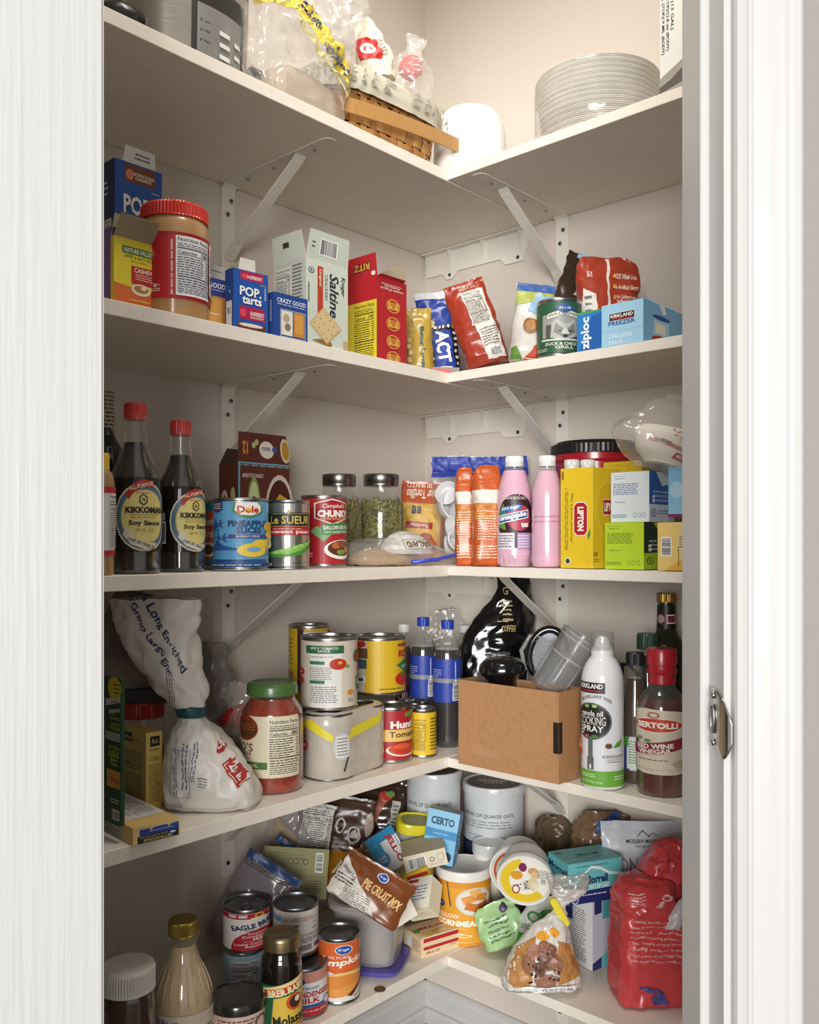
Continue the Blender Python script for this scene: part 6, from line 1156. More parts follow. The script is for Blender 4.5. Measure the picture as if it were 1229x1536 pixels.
can('white evaporated milk can stacked right of the red and white one', 5, 444, ('z', 1.43), 34, 1350, [('r', .5, .5, 2, 1, '#e4dcd4'), ('r', .15, .82, .26, .16, '#86b4d0'), ('l', .15, .82, .22, .1, 3, '#3a5a80'), ('t', 'Carnation', .62, .86, .3, .05, '#b3343a', 2, 0, .3), ('l', .62, .80, .6, .05, 2, '#b5525a'), ('e', .5, .68, .1, .05, '#46648c'), ('e', .8, .7, .1, .04, '#9aa8bc'), ('e', .5, .56, .1, .06, '#46648c'), ('e', .8, .57, .12, .05, '#9aa8bc'), ('l', .16, .5, .2, .4, 9, '#6a6a74'), ('l', .66, .44, .6, .06, 2, '#555a6a'), ('l', .66, .32, .6, .14, 4, '#666a7a'), ('r', .64, .14, .18, .12, '#8a8a8a'), ('r', .86, .15, .16, .09, '#2b4c8c')], body='#e4dcd4', base=H2+.0005, metal=STEEL2)
t, L, R, H = bottle('jar of dark molasses with brass lid and green label', 5, 422.5, ('z', 1.285), 30.5, 1398, [(0, .9), (.02, .98), (.05, 1), (.72, 1), (.79, .96), (.85, .84), (.87, .82), (.89, .82)], None, glass=mat('#15100d', rough=.07, coat=.7, spec=.8), name='molasses_jar', cat='jar', lz=(.12, .62), spin=-4,
   items=[('p', [(.0, 0), (1.05, 0), (1.1, .85), (.95, 1.03), (.0, .98)], '#1f5a3a'), ('p', [(.34, .02), (1.04, .05), (1.05, .9), (.4, .78)], '#dcb948'), ('p', [(.2, .76), (1.1, .98), (1.1, 1.1), (.9, 1.12), (.2, .93)], '#e6cf8c'), ('p', [(.22, .78), (1.08, .99), (1.08, 1.07), (.22, .9)], '#b3402c'), ('t', 'BRER RABBIT', .66, .915, .72, .12, '#efe0b0', 11, .04), ('e', .74, .70, .3, .28, '#c8552c'), ('e', .74, .70, .2, .2, '#4a2a1c'), ('e', .78, .74, .1, .1, '#e9dcc0'), ('t', 'Molasses', .70, .42, .62, .17, '#1d2a1c', 5, .03), ('p', [(.36, .16), (1.06, .24), (1.06, .35), (.36, .27)], '#b3402c'), ('t', 'FULL FLAVOR', .7, .255, .58, .075, '#efe0b0', 5, .03), ('l', .7, .12, .4, .03, 1, '#3a2a1c')])
Loft([(H*.88, R*.86), (H*.885, R*.92), (H*.97, R*.92), (H*.985, R*.9), (H, R*.84), (H, R*.7), (H-.001, R*.66), (H-.001, .001)], seg=56).mesh('brass_lid', mat('#9a8a66', rough=.3, metal=.9, var=.1), t)
can('orange pumpkin puree can with pie picture at lowest shelf front', 5, 508.5, ('y', 1509), 31.5, 1396, [('r', .5, .5, 2, 1, '#e5e0d8'), ('r', .5, .76, 2, .48, '#d9652c'), ('p', [(-.2, .52), (.3, .52), (.36, .5), (.5, .46), (1.0, .5), (1.2, .6), (1.2, .7), (-.2, .7)], '#d9652c'), ('e', .58, .88, .28, .16, '#e6ebf2'), ('e', .58, .88, .25, .14, '#24509c'), ('t', 'Kroger', .58, .88, .19, .06, '#eef2f6', 0, .01, .3), ('t', '100% PURE', .46, .755, .42, .04, '#f6eadc', 0, .01), ('t', 'Pumpkin', .5, .655, .84, .15, '#f8f0e4', 4, .03, .2), ('r', .95, .88, .1, .18, '#efe6da'),
   ('p', [(.1, .09), (.1, .4), (.34, .45), (.62, .46), (.97, .42), (.96, .3), (.86, .18), (.66, .1), (.4, .07)], '#d98a3c'), ('p', [(.1, .1), (.1, .24), (.45, .22), (.8, .3), (.96, .36), (.86, .18), (.66, .1)], '#e09a4c'), ('p', [(.3, .43), (.5, .5), (.8, .5), (1.0, .44), (1.0, .40), (.62, .46), (.34, .43)], '#e8c07a'), ('p', [(.62, .1), (.95, .34), (.97, .3), (.7, .07)], '#6b2f1c'), ('e', .04, .36, .16, .16, '#d8a82c'), ('t', 'NET WT 15 OZ', .86, .09, .24, .04, '#4a3a3a', 18)], body='#e5e0d8', metal=STEEL2)
# zip bags at the back left
def zipbag(lab, px, py, Z, w_, h_, yaw, pitch, roll, seed, txt=False, c='#8d8488'):
    q = at(px, Z); t = thing('zip_bag', lab, 'bag', (q[0], q[1], zat(py, Z)), camrot(yaw, pitch, roll))
    L = Loft([(0, w_*.9, .012, 0, 0, 3), (h_*.05, w_, .02, 0, 0, 3), (h_*.5, w_, .018, 0, 0, 3), (h_*.85, w_, .006, 0, 0, 3), (h_, w_, .001, 0, 0, 3)], seg=60, smooth=True, sub=8, crum=.005, cf=28, seed=seed)
    L.mesh('film_bag', film(c, 1.3, .15), t)
    it = [('r', .5, .955, 1, .09, '#2e4674'), ('r', .5, .89, 1, .012, '#4a3a3a'), ('r', .5, .865, 1, .008, '#4a3a3a')]
    if txt: it += [('t', 'Ziploc', .42, .5, .3, .1, '#4a4450', -62, .01), ('r', .4, .3, .4, .14, '#b5aeb4', -60)]
    print_on(t, (L.front(-w_, w_, 0, h_), it[:1]), name='zip_seal'); print_on(t, (L.front(-w_, w_, 0, h_), it[1:])); return t
zipbag('smoky zip bag with blue seal leaning at the left wall behind the milk can', 346, 1425, 1.50, .052, .165, -10, -4, 28, 91, True)
zipbag('smoky zip bag with navy seal slumped under the olive box edge', 374, 1372, 1.585, .045, .14, 10, -6, 38, 92)
# olive flat carton
t = lbox('olive green flat carton tilted back with bar code and round symbols', 442, 1309, 1.57, .114, .022, .082, '#8f8a58', {'f': [('r', .5, .5, 1, 1, '#948f5e'), ('l', .22, .7, .3, .4, 8, '#6d683c'), ('l', .5, .8, .3, .14, 3, '#6d683c'), ('bc', .86, .72, .12, .4, True), ('r', .5, .44, .96, .01, '#6d683c'), ('b', .38, .22, .3, .36, .006, .01, '#6d683c'), ('l', .38, .22, .26, .3, 6, '#5d5830'), ('b', .78, .22, .34, .36, .006, .01, '#6d683c'), ('l', .78, .22, .3, .3, 6, '#5d5830')]+[('e', .42+.075*i, .72, .07, .12, '#3a3826') for i in range(4)]+[('e', .42+.075*i, .72, .05, .085, '#a29d6c') for i in range(4)], 'l': [('r', .5, .5, 1, 1, '#d9d3b0')]}, yaw=14, pitch=-22, roll=8, name='flat_carton')
t, L = blob('clear produce bag with yellow inside under fourth shelf edge', 'bag', 'produce_bag', 430, 1262, 1.665, [(-.03, .045, .016), (0, .05, .018), (.03, .042, .016), (.06, .03, .012), (.085, .028, .008)], camrot(), film('#c8c2c4', .7, .12), crum=.006, seg=60, seed=93)
Loft([(-.02, .03, .010, .005), (0, .034, .012, .005), (.015, .02, .010, -.005), (.045, .004, .004, -.018)], seg=30, smooth=True, sub=5, crum=.002).mesh('yellow_contents', mat('#caa02c', rough=.4), t)
DB = foil('#4a3226')
t, L, W, H = pouch('brown foil pouch with three round white symbols in the heap', 5, 510, ('z', 1.70), 44, 1196, .035, DB, [('e', .2, .62, .15, .26, '#cfc6ba'), ('e', .2, .62, .1, .2, DB), ('e', .42, .52, .17, .26, '#cfc6ba'), ('e', .42, .52, .12, .2, DB), ('e', .68, .40, .24, .28, '#cfc6ba'), ('e', .68, .40, .18, .22, DB), ('p', [(.6, .34), (.76, .36), (.7, .5), (.62, .44)], '#cfc6ba'), ('l', .4, .22, .7, .1, 2, '#a8988a'), ('e', .92, .6, .14, .4, mat('#b9a898', rough=.25))], cz=1282, roll=10, pitch=-8, name='foil_pouch', seed=94, crum=.0035)
pouch('brown pouch back with white nutrition panel left of the symbol pouch', 5, 466, ('z', 1.665), 30, 1205, .024, DB, [('nf', .55, .5, .8, 1.0, '#cdc8c0', '#2f2b28', '160')], cz=1280, roll=9, pitch=-3, name='foil_pouch', seed=95)
t, L, W, H = pouch('dark brown glossy bag with strawberry print under the shelf', 5, 562, ('z', 1.765), 42, 1172, .045, mat('#3a2620', rough=.15, bump=.7, scale=24, coat=.6), [('p', [(.3, .3), (.46, .34), (.66, .74), (.5, .74)], '#a8543a'), ('e', .6, .76, .24, .14, '#b83a2c'), ('e', .68, .80, .16, .1, '#5f8f4a'), ('r', .8, .4, .16, .6, '#b5b0aa'), ('l', .8, .4, .12, .5, 8, '#4a4a4a')], cz=1262, roll=8, pitch=-10, name='chocolate_bag', seed=96, crum=.004)
t, L, W, H = pouch('yellow and orange cheese coloured bag crumpled in the heap', 5, 524, ('z', 1.68), 38, 1262, .035, foil('#d0901e'), [('e', .4, .86, .7, .2, '#a8927a'), ('l', .7, .5, .4, .4, 6, '#a86a14')], cz=1318, roll=-8, pitch=-14, name='snack_bag', seed=97, crum=.005)
q = at(560, 1.66); t = thing('yellow_tin', 'small round translucent yellow lidded tub in the heap', 'tub', (q[0], q[1], zat(1300, 1.66)), camrot(10, 62, 0))
Loft([(-.02, .013), (-.018, .015), (.006, .016), (.008, .0165), (.012, .0165), (.013, .014), (.012, .009), (.013, .004), (.013, .001)], seg=36).mesh('tub_body', mat('#c9a83a', rough=.25, coat=.4), t)
JL = [('r', .5, .5, 1, 1, '#e8e8ea')]
lbox('blue and white gelatin box with red vertical lettering in the heap', 579, 1277, 1.66, .060, .022, .072, '#e8e8ea', {'f': JL+[('p', [(0, .45), (.35, 1), (0, 1)], '#3f9ac4'), ('r', .5, .88, 1, .24, '#2f8fc0'), ('r', .2, .6, .4, .4, '#3f9ac4'), ('e', .25, .38, .42, .4, '#4f9ccc'), ('t', 'Sugar\nFree', .25, .38, .28, .2, '#e8f2f8'), ('t', 'JELL-O', .72, .48, .24, .78, '#b3242e', -90, .04), ('l', .92, .5, .06, .6, 1, '#666666', True)], 't': [('r', .5, .5, 1, 1, '#4aa0cc')], 'l': [('r', .5, .5, 1, 1, '#8a9096'), ('bc', .5, .5, .8, .6, True)]}, yaw=22, pitch=-24, roll=-24, name='gelatin_box')
cbx = '#e6dcc0'
lbox('cream box end with bar code lying across the heap', 636, 1279, 1.64, .078, .05, .034, cbx, {'f': [('r', .5, .5, 1, 1, cbx), ('bc', .3, .48, .44, .72), ('e', .66, .5, .12, .3, '#5a7a9a'), ('e', .66, .5, .08, .2, cbx), ('b', .86, .55, .14, .4, .012, .03, '#6f97b8'), ('l', .76, .2, .3, .1, 2, '#a8988a')], 't': [('r', .5, .5, 1, 1, '#a89c80')]}, yaw=6, pitch=14, roll=-13, name='pudding_box')
lbox('yellow gelatin box with red stripes under the bar coded cream box', 619, 1308, 1.64, .070, .04, .028, '#d8b52c', {'f': [('r', .5, .5, 1, 1, '#d8b52c'), ('r', .68, .62, .6, .24, '#a8242a'), ('r', .68, .28, .6, .2, '#a8242a'), ('t', 'JELL-O', .2, .6, .26, .24, '#8a2a3a', 0, .03)], 't': [('r', .5, .5, 1, 1, '#b5a05a'), ('l', .5, .5, .9, .7, 5, '#6a5a2a')]}, yaw=-4, pitch=16, roll=-22, name='gelatin_box')
lbox('cream rennet dessert box with dark red picture behind the pie crust pouch', 541, 1316, 1.58, .085, .028, .052, '#e6dccb', {'f': [('r', .5, .5, 1, 1, '#e8dfd0'), ('p', [(0, .5), (1, .5), (1, .92), (0, .92)], '#8a2a30'), ('e', .25, .68, .36, .5, '#d8c4b0'), ('e', .28, .68, .22, .2, '#b3343a'), ('t', 'Danish', .7, .7, .3, .12, '#efe3d4'), ('l', .5, .25, .8, .2, 2, '#9a8a7a')]}, yaw=-8, pitch=-30, roll=36, name='dessert_box')
lbox('cream rennet custard box standing in the clear container', 590, 1352, 1.535, .052, .026, .075, '#e6dccb', {'f': [('r', .5, .5, 1, 1, '#e8dfd0'), ('p', [(0, .55), (.42, .45), (.42, 1), (0, 1)], '#8a2a30'), ('t', 'Junket', .7, .75, .5, .1, '#8a2a30', 0, .02, .3), ('e', .3, .42, .5, .24, '#b3444a'), ('e', .36, .4, .3, .14, '#efe3d4')], 't': [('r', .5, .5, 1, 1, '#efe6d6')]}, yaw=20, pitch=-14, roll=-22, name='custard_box')
lbox('cream box with red heading and fine blue print right of the custard box', 634, 1347, 1.60, .056, .06, .036, cbx, {'f': [('r', .5, .5, 1, 1, cbx), ('l', .5, .45, .8, .4, 3, '#a89a8a')], 't': [('r', .5, .5, 1, 1, '#e9e4d6'), ('r', .3, .9, .4, .1, '#b3343a'), ('l', .5, .5, .8, .5, 5, '#6a7aa8')]}, yaw=-10, pitch=40, roll=-26, name='pudding_box')
# clear container on its purple lid
p, R0 = locate(5, 556, ('y', 1466), 48); q = at(556, 1.55)
t = thing('storage_container', 'clear square plastic container on purple lid, stuffed with mixes', 'container', (q[0], q[1], SHELF[5]), camrot(-14))
Loft([(0, .050, .045, 0, 0, 4.5), (.001, .060, .055, 0, 0, 4.5), (.006, .064, .058, 0, 0, 4.5), (.009, .0635, .058, 0, 0, 4.5), (.0095, .058, .053, 0, 0, 4.5)], seg=64).mesh('purple_lid', mat('#5a4ea8', rough=.3, coat=.3), t)
Lc = Loft([(.0102, .046, .042, 0, 0, 4), (.014, .050, .046, 0, 0, 4), (.05, .054, .05, 0, 0, 4), (.105, .060, .056, 0, 0, 4), (.106, .066, .062, 0, 0, 4), (.116, .067, .063, 0, 0, 4), (.117, .060, .056, 0, 0, 4)], seg=72)
Lc.mesh('container_wall', film('#cfcac8', .75, .1), t, caps=(True, False))
Loft([(.013, .04, .036, 0, 0, 4), (.09, .045, .042, 0, 0, 4), (.10, .03, .03, 0, 0, 3)], seg=40, sub=5, crum=.004, cf=40).mesh('packets', mat('#9a948c', rough=.6, var=.35, scale=18, bump=.5), t)
CR = foil('#7a4422')
t, L, W, H = pouch('brown pie crust mix pouch slung diagonally over the clear container', 5, 539, ('z', 1.46), 60, 1290, .03, CR,
   [('p', [(0, .0), (.7, 0), (.5, .3), (.3, .5), (0, .85)], '#cfc9be'), ('t', 'Nutrition Facts', .15, .56, .26, .08, '#2f2b28', -30, .02), ('l', .15, .38, .26, .2, 3, '#2f2b28'), ('l', .38, .16, .4, .26, 6, '#5f5b58'), ('t', 'PIE CRUST MIX', .66, .50, .56, .2, '#e0b878', -8, .03), ('e', .58, .8, .16, .2, '#dfe6ef'), ('e', .58, .8, .14, .17, '#2b4c9c'), ('t', 'Kroger', .58, .8, .1, .07, '#dfe6ef'), ('l', .5, .95, .8, .03, 1, '#c9a07a')], cz=1366, Mx=camrot(4, -22, 31), name='mix_pouch', seed=98, crum=.003, hgt=.078)
# front gelatin box
cbox('small cream gelatin pudding box with red stripes near the shelf corner', 5, 606, 632, 680, ('y', 1437.5), 1408, '#e3c9a0', {'r': [('r', .5, .5, 1, 1, '#e6cda6'), ('r', .52, .82, .92, .2, '#b3242e'), ('r', .52, .42, .92, .16, '#b3242e'), ('t', 'JELL-O', .3, .16, .36, .16, '#7a2a3a', 0, .02), ('l', .84, .26, .2, .12, 2, '#a8746a')], 'f': [('r', .5, .5, 1, 1, '#d8bf96'), ('r', .3, .5, .3, .5, '#cfd2d0'), ('l', .7, .5, .4, .6, 5, '#7a6a5a')],
   't': [('r', .5, .5, 1, 1, '#e4c4a0'), ('t', 'JELL-O', .44, .5, .17, .72, '#a8242e', 90, .05), ('e', .82, .25, .3, .34, '#d9c069'), ('e', .8, .6, .3, .5, '#cdb45c'), ('e', .84, .65, .16, .3, '#e3d49a'), ('e', .5, .1, .28, .16, '#5a9a4a')]}, d=.083, name='gelatin_box', alpha=-14)
# penny on the board
q = at(570, 1.452); t = thing('coin', 'single copper coin lying on the bare front of the lowest shelf', 'coin', (q[0], q[1], SHELF[5]+.0001)); Loft([(0, .0092), (.0002, .0095), (.0013, .0095), (.0015, .0092), (.0013, .0085), (.0013, .001)], seg=32).mesh('coin_disc', mat('#7a5a34', rough=.5, metal=.7, var=.3, scale=300), t)
# oats canisters
def oats(lab, px, Z, w, yt):
    t, S, R, H = can(lab, 5, px, ('z', Z), w, yt, [('r', .5, .5, 2, 1, '#c8cccf'), ('t', 'A BOWL OF QUAKER OATS.', .42, .80, .62, .035, '#3a3f48', 0, .01), ('l', .42, .73, .6, .07, 3, '#8a8f98'), ('l', .3, .64, .2, .015, 1, '#8a8f98'), ('p', [(-.1, .36), (.82, .36), (.82, .58), (-.1, .58)], '#24304e'), ('e', .34, .49, .12, .09, '#c9ced6'), ('e', .34, .49, .095, .07, '#24304e'), ('l', .54, .5, .24, .12, 4, '#c9ced6'), ('p', [(.93, 0), (1.2, 0), (1.2, .92), (.93, .92)], '#7a3530'), ('r', .3, .2, .6, .2, '#24304e')], body='#c8cccf', name='oats_canister', cat='canister', metal=paper('#c8cccf'))
    Loft([(H-.014, R*.985), (H-.0135, R*1.03), (H-.002, R*1.03), (H+.001, R*1.01), (H+.001, R*.92), (H-.002, R*.9), (H-.002, .001)], seg=64).mesh('plastic_lid', film('#e4e6e8', 1.2, .15), t)
    Loft([(H+.0006, R*.86), (H+.0008, .001)], seg=48).mesh('lid_insert', mat('#4a3630', rough=.4, var=.3, scale=20), t)
    L_ = Loft([(H+.0015, R*.86), (H+.0016, R*.85)], seg=48)
    print_on(t, (quadface((-R*.6, -R*.6, H+.0009), (R*.6, -R*.6, H+.0009), (R*.6, R*.6, H+.0009), (-R*.6, R*.6, H+.0009)), [('t', 'QUAKER\nOATS', .5, .4, .8, .4, '#d8d2cc', 0, .03)]), name='lid_print')
oats('tall grey oats canister at left under the fourth shelf corner', 651, 1.775, 41, 1153)
oats('tall grey oats canister at right in the back corner', 741, 1.785, 46, 1172)
q = at(622, 1.70); t = thing('butter_tub', 'small oval tub with bright yellow lid in front of the oats canister', 'tub', (q[0], q[1], zat(1243, 1.70)), camrot(10, 12, 6))
Loft([(-.03, .028, .022, 0, 0, 3), (0, .033, .026, 0, 0, 3)], seg=48).mesh('tub_body', film('#d8d4c8', .8, .1), t)
Loft([(0, .034, .027, 0, 0, 3), (.001, .036, .029, 0, 0, 3), (.016, .036, .029, 0, 0, 3), (.02, .034, .027, 0, 0, 3), (.0205, .03, .024, 0, 0, 3), (.018, .028, .022, 0, 0, 3)], seg=48).mesh('yellow_lid', mat('#dbd22c', rough=.25, coat=.3), t)
Loft([(.0183, .027, .021, 0, 0, 3), (.0186, .026, .02, 0, 0, 3)], seg=48).mesh('lid_top', mat('#9a9658', rough=.3), t)
t = lbox('light blue fruit pectin box with open top standing by the oats', 664, 1253, 1.66, .060, .03, .095, '#6fb2d8', {'f': [('r', .5, .5, 1, 1, '#78b6da'), ('r', .5, .80, 1, .4, '#8fc6e4'), ('t', 'CERTO', .5, .80, .74, .15, '#1f3f6c', 0, .04), ('r', .5, .56, 1, .16, '#3f8cc0'), ('l', .5, .56, .5, .03, 1, '#bfe0f2'), ('r', .4, .2, .6, .4, '#9aa8b0'), ('e', .8, .15, .26, .18, '#1f2c44')], 'r': [('r', .5, .5, 1, 1, '#3f86b8'), ('l', .5, .5, .6, .6, 7, '#bfd8e8')], 't': [('r', .5, .5, 1, 1, '#a89a88')]}, yaw=-16, roll=8, pitch=-6, name='pectin_box')
lbox('small blue and white packet lying left of the pectin box', 616, 1258, 1.70, .06, .03, .02, '#b8bcc0', {'f': [('r', .5, .5, 1, 1, '#8fb8cc'), ('r', .3, .5, .4, .6, '#7a3a34')], 't': [('r', .5, .5, 1, 1, '#c3c5c6'), ('e', .55, .5, .2, .4, '#6a6c70')]}, yaw=-8, pitch=26, roll=12, name='sugar_packet', cat='packet')
def tubs(lab, px, Z, w, yt, name='white_tub'):
    t, L, R, H = bottle(lab, 5, px, ('z', Z), w, yt, [(0, .82), (.03, .86), (.86, .96), (.9, .97)], None, glass=mat('#dedbd4', rough=.35, var=.02), name=name, cat='tub', smooth=1, lz=(.2, .8), items=[('r', .5, .6, 1.6, .6, '#e6e2d8'), ('t', 'FRUIT', .7, .75, .4, .12, '#7a6a5a')])
    Loft([(H*.88, R*.97), (H*.885, R*1.02), (H*.98, R*1.02), (H, R*.99), (H, R*.9), (H-.002, R*.87), (H-.002, .001)], seg=56).mesh('tub_lid', film('#e6e6e4', 1.3, .15), t)
tubs('white tub with pale lid behind the cornmeal canister', 734, 1.70, 25, 1262)
# cornmeal canister
t, S, R, H = can('orange cornmeal canister with white lid and cornbread plate picture', 5, 696, ('y', 1421), 41, 1296, [('r', .5, .5, 2, 1, '#e2a032'), ('p', [(-.2, .82), (1.2, .82), (1.2, 1), (-.2, 1)], '#d9922c'), ('e', .64, .62, .48, .42, '#cfd0c4'), ('e', .64, .62, .43, .37, '#dcdccf'), ('r', .56, .66, .16, .11, '#e0984c', 20), ('r', .72, .68, .16, .11, '#d98a3c', -15), ('r', .6, .54, .17, .11, '#cf7a34', -20), ('r', .74, .55, .14, .1, '#b8642c', 15), ('r', .64, .76, .14, .08, '#e8b060', 8), ('r', .32, .72, .018, .36, '#55504a', 8), ('e', .2, .56, .13, .1, '#2b4170'), ('t', 'Kroger', .2, .56, .09, .03, '#e6e9ee', 0, 0, .3),
    ('t', 'YELLOW', .3, .40, .3, .065, '#f6efdf', 0, .02), ('t', 'CORNMEAL', .42, .30, .52, .09, '#f8f2e4', 0, .05), ('l', .4, .225, .3, .02, 1, '#f4dca8'), ('e', .74, .2, .16, .13, '#2b4c9c'), ('l', .74, .2, .1, .06, 2, '#e6e9ee'), ('r', .35, .15, .3, .012, '#f6efdf'), ('e', .5, .12, .2, .05, '#f6efdf'), ('e', .5, .12, .16, .03, '#e2a032'), ('l', .5, .03, .3, .02, 1, '#f4dca8'), ('e', .04, .74, .1, .2, '#cfa24a')], body='#e2a032', name='cornmeal_canister', cat='canister', metal=paper('#e2a032'))
Loft([(H-.016, R*.985), (H-.0155, R*1.03), (H-.003, R*1.035), (H+.0005, R*1.01), (H+.0015, R*.97), (H-.001, R*.9), (H-.001, .001)], seg=64).mesh('plastic_lid', mat('#e4dfda', rough=.4, var=.03), t)
# candied fruit tubs, lids towards us
def ftub(lab, px, py, Z, R, yaw, pitch, spin, art):
    q = at(px, Z); t = thing('fruit_tub', lab, 'tub', (q[0], q[1], zat(py, Z)), camrot(yaw, pitch, 0) @ Matrix.Rotation(R_(90), 4, 'X') @ Matrix.Rotation(R_(spin), 4, 'Z'))
    Loft([(-.045, R*.8), (-.044, R*.84), (0, R*.96)], seg=56).mesh('tub_body', mat('#e6e2da', rough=.3), t)
    Loft([(-.004, R*.97), (-.003, R*1.01), (.006, R*1.02), (.009, R*1.0), (.009, R*.93), (.0065, R*.9), (.0065, .001)], seg=64).mesh('tub_lid', mat('#e6e4de', rough=.3, coat=.3), t)
    s_ = R*.9; print_on(t, (quadface((-s_, -s_, .0068), (s_, -s_, .0068), (s_, s_, .0068), (-s_, s_, .0068)), art), name='lid_label')
arc = lambda r0, r1, a0, a1, n=14: [(.5+r1*math.cos(R_(a0+(a1-a0)*i/n)), .5+r1*math.sin(R_(a0+(a1-a0)*i/n))) for i in range(n+1)]+[(.5+r0*math.cos(R_(a1+(a0-a1)*i/n)), .5+r0*math.sin(R_(a1+(a0-a1)*i/n))) for i in range(n+1)]
def arcs(r0, r1, a0, a1, c, n=16): return [('p', [(.5+r0*math.cos(R_(a)), .5+r0*math.sin(R_(a))), (.5+r1*math.cos(R_(a)), .5+r1*math.sin(R_(a))), (.5+r1*math.cos(R_(a+s))*1, .5+r1*math.sin(R_(a+s))), (.5+r0*math.cos(R_(a+s)), .5+r0*math.sin(R_(a+s)))], c) for k in range(n) for a, s in [(a0+(a1-a0)*k/n, (a1-a0)/n)]]
ftub('white tub lid with orange scalloped border behind the yellow labelled tub', 777, 1305, 1.60, .050, -14, 12, 0, [('e', .5, .5, .98, .98, '#e4ddd0')]+arcs(.42, .47, 0, 360, '#c8643a', 40)+[('e', .5, .5, .78, .78, '#d8cdbc')])
ftub('white candied fruit tub with yellow ringed lid label facing front', 788, 1317, 1.53, .0475, -10, 14, 0, [('e', .5, .5, .98, .98, '#e9e5dc')]+arcs(.30, .49, 100, 318, '#dfc22e', 18)+[('e', .5, .5, .62, .62, '#e9e6dc'), ('e', .34, .62, .24, .2, '#d99a2c'), ('e', .46, .8, .16, .2, '#7a2a5a'), ('t', 'Holiday\nFruit', .46, .38, .2, .42, '#3a3a30', -74, .02), ('e', .32, .3, .16, .2, '#a82a3a'), ('e', .32, .3, .11, .14, '#efe8dc'), ('e', .66, .72, .2, .16, '#c9a06a'), ('e', .7, .64, .18, .14, '#d9ba88'), ('e', .66, .44, .22, .3, '#d3c9a0'), ('e', .70, .40, .14, .16, '#e3d9bc'), ('l', .84, .66, .2, .2, 6, '#8a8a84'), ('bc', .86, .5, .12, .14, True)])
# light green and green white bags
GRN = foil('#a9cf95')
pouch('pale mint green bag with leaf dashes slumped beside the cornmeal', 5, 764, ('z', 1.575), 36, 1352, .05, GRN, [('l', .45, .5, .5, .5, 5, '#5a7a5a'), ('e', .7, .86, .2, .2, '#4a3a5a')], roll=-24, pitch=-10, name='produce_bag', seed=101, crum=.007, prof=[(0, .5, .4), (.1, .9, .9), (.4, 1, 1), (.7, .9, .7), (.9, .9, .3), (1, .7, .1)])
pouch('white bag with big green circle print behind the cookie bag', 5, 803, ('z', 1.565), 36, 1346, .045, foil('#d3d8cf'), [('e', .66, .56, .62, .5, '#3f9236'), ('e', .3, .62, .24, .2, '#3f8a3a'), ('e', .3, .62, .16, .13, '#cfd8c8'), ('l', .28, .42, .4, .1, 3, '#4a5a4a'), ('p', [(0, 0), (.3, 0), (.2, .3), (0, .3)], '#3f9236')], roll=14, pitch=-12, name='produce_bag', seed=102, crum=.006, prof=[(0, .8, .6), (.1, 1, 1), (.5, .95, .9), (.8, .7, .6), (.92, .6, .3), (1, .6, .1)])
# cookie bag with yellow clip
Zk = 1.455; u = Zk/FPX; p = at(810, Zk)
t = thing('cookie_bag', 'white and tan bag of chocolate chip cookies closed with yellow clip', 'bag', (p[0], p[1], SHELF[5]+.001), camrot(4, -12, 0))
L = Loft([(0, 50*u, .022, 0, 0, 3), (4*u, 58*u, .034, 2*u, 0, 2.8), (30*u, 54*u, .040, 2*u, 0, 2.5), (60*u, 44*u, .034, 8*u, 0, 2.3), (88*u, 28*u, .024, 20*u, 0, 2.2), (104*u, 14*u, .012, 32*u, 0), (112*u, 10*u, .008, 36*u, 0), (124*u, 20*u, .010, 46*u, 0), (140*u, 28*u, .008, 54*u, 0)], seg=90, smooth=True, sub=8, crum=.0045, cf=34, seed=103)
L.mesh('film_bag', mat('#d9d5cf', rough=.25, bump=.6, scale=26, coat=.5), t)
print_on(t, (L.front(-56*u, 60*u, 2*u, 100*u), [('p', [(.0, .2), (.2, .62), (.42, .78), (.3, .1), (.12, .06)], '#b5824a'), ('p', [(.66, .1), (.98, .2), (.88, .62), (.7, .72)], '#b5824a'), ('e', .5, .78, .16, .12, '#e0a02c'), ('e', .66, .82, .14, .12, '#e0a02c'),
   ('e', .30, .40, .20, .26, '#8f6249'), ('e', .38, .58, .18, .2, '#a0705a'), ('e', .56, .5, .26, .36, '#7f5644'), ('e', .5, .62, .16, .2, '#8f6249'), ('e', .5, .18, .34, .18, '#9a6c58'), ('e', .66, .38, .16, .26, '#8f6249'), ('e', .44, .34, .18, .2, '#6a453a')]+
   [('e', .3+.4*((i*37) % 17)/17, .15+.45*((i*23) % 19)/19, .035, .035, '#3f2a24') for i in range(18)]+[('p', [(.2, .03), (.9, .0), (.9, .10), (.2, .10)], '#e6e3de'), ('t', 'NET WT 32 OZ (2 LB) 907g', .60, .05, .5, .04, '#3a4270', 0, .02)]))
Lk = Loft([(124*u, 19*u, .012, 46*u, 0), (140*u, 30*u, .014, 52*u, 0), (160*u, 34*u, .008, 50*u, 0)], seg=60, smooth=True, sub=8, crum=.006, cf=40, seed=104); Lk.mesh('clear_top', film('#c9c2ba', .7, .1), t, caps=(False, False))
o = box('yellow_clip', -22*u, 22*u, -.013, .013, -5.5*u, 5.5*u, mat('#e6d62e', rough=.3, coat=.3), t, bev=.002, seg=2); o.matrix_local = Matrix.Translation((33*u, -.004, 108*u)) @ Matrix.Rotation(R_(62), 4, 'Y')
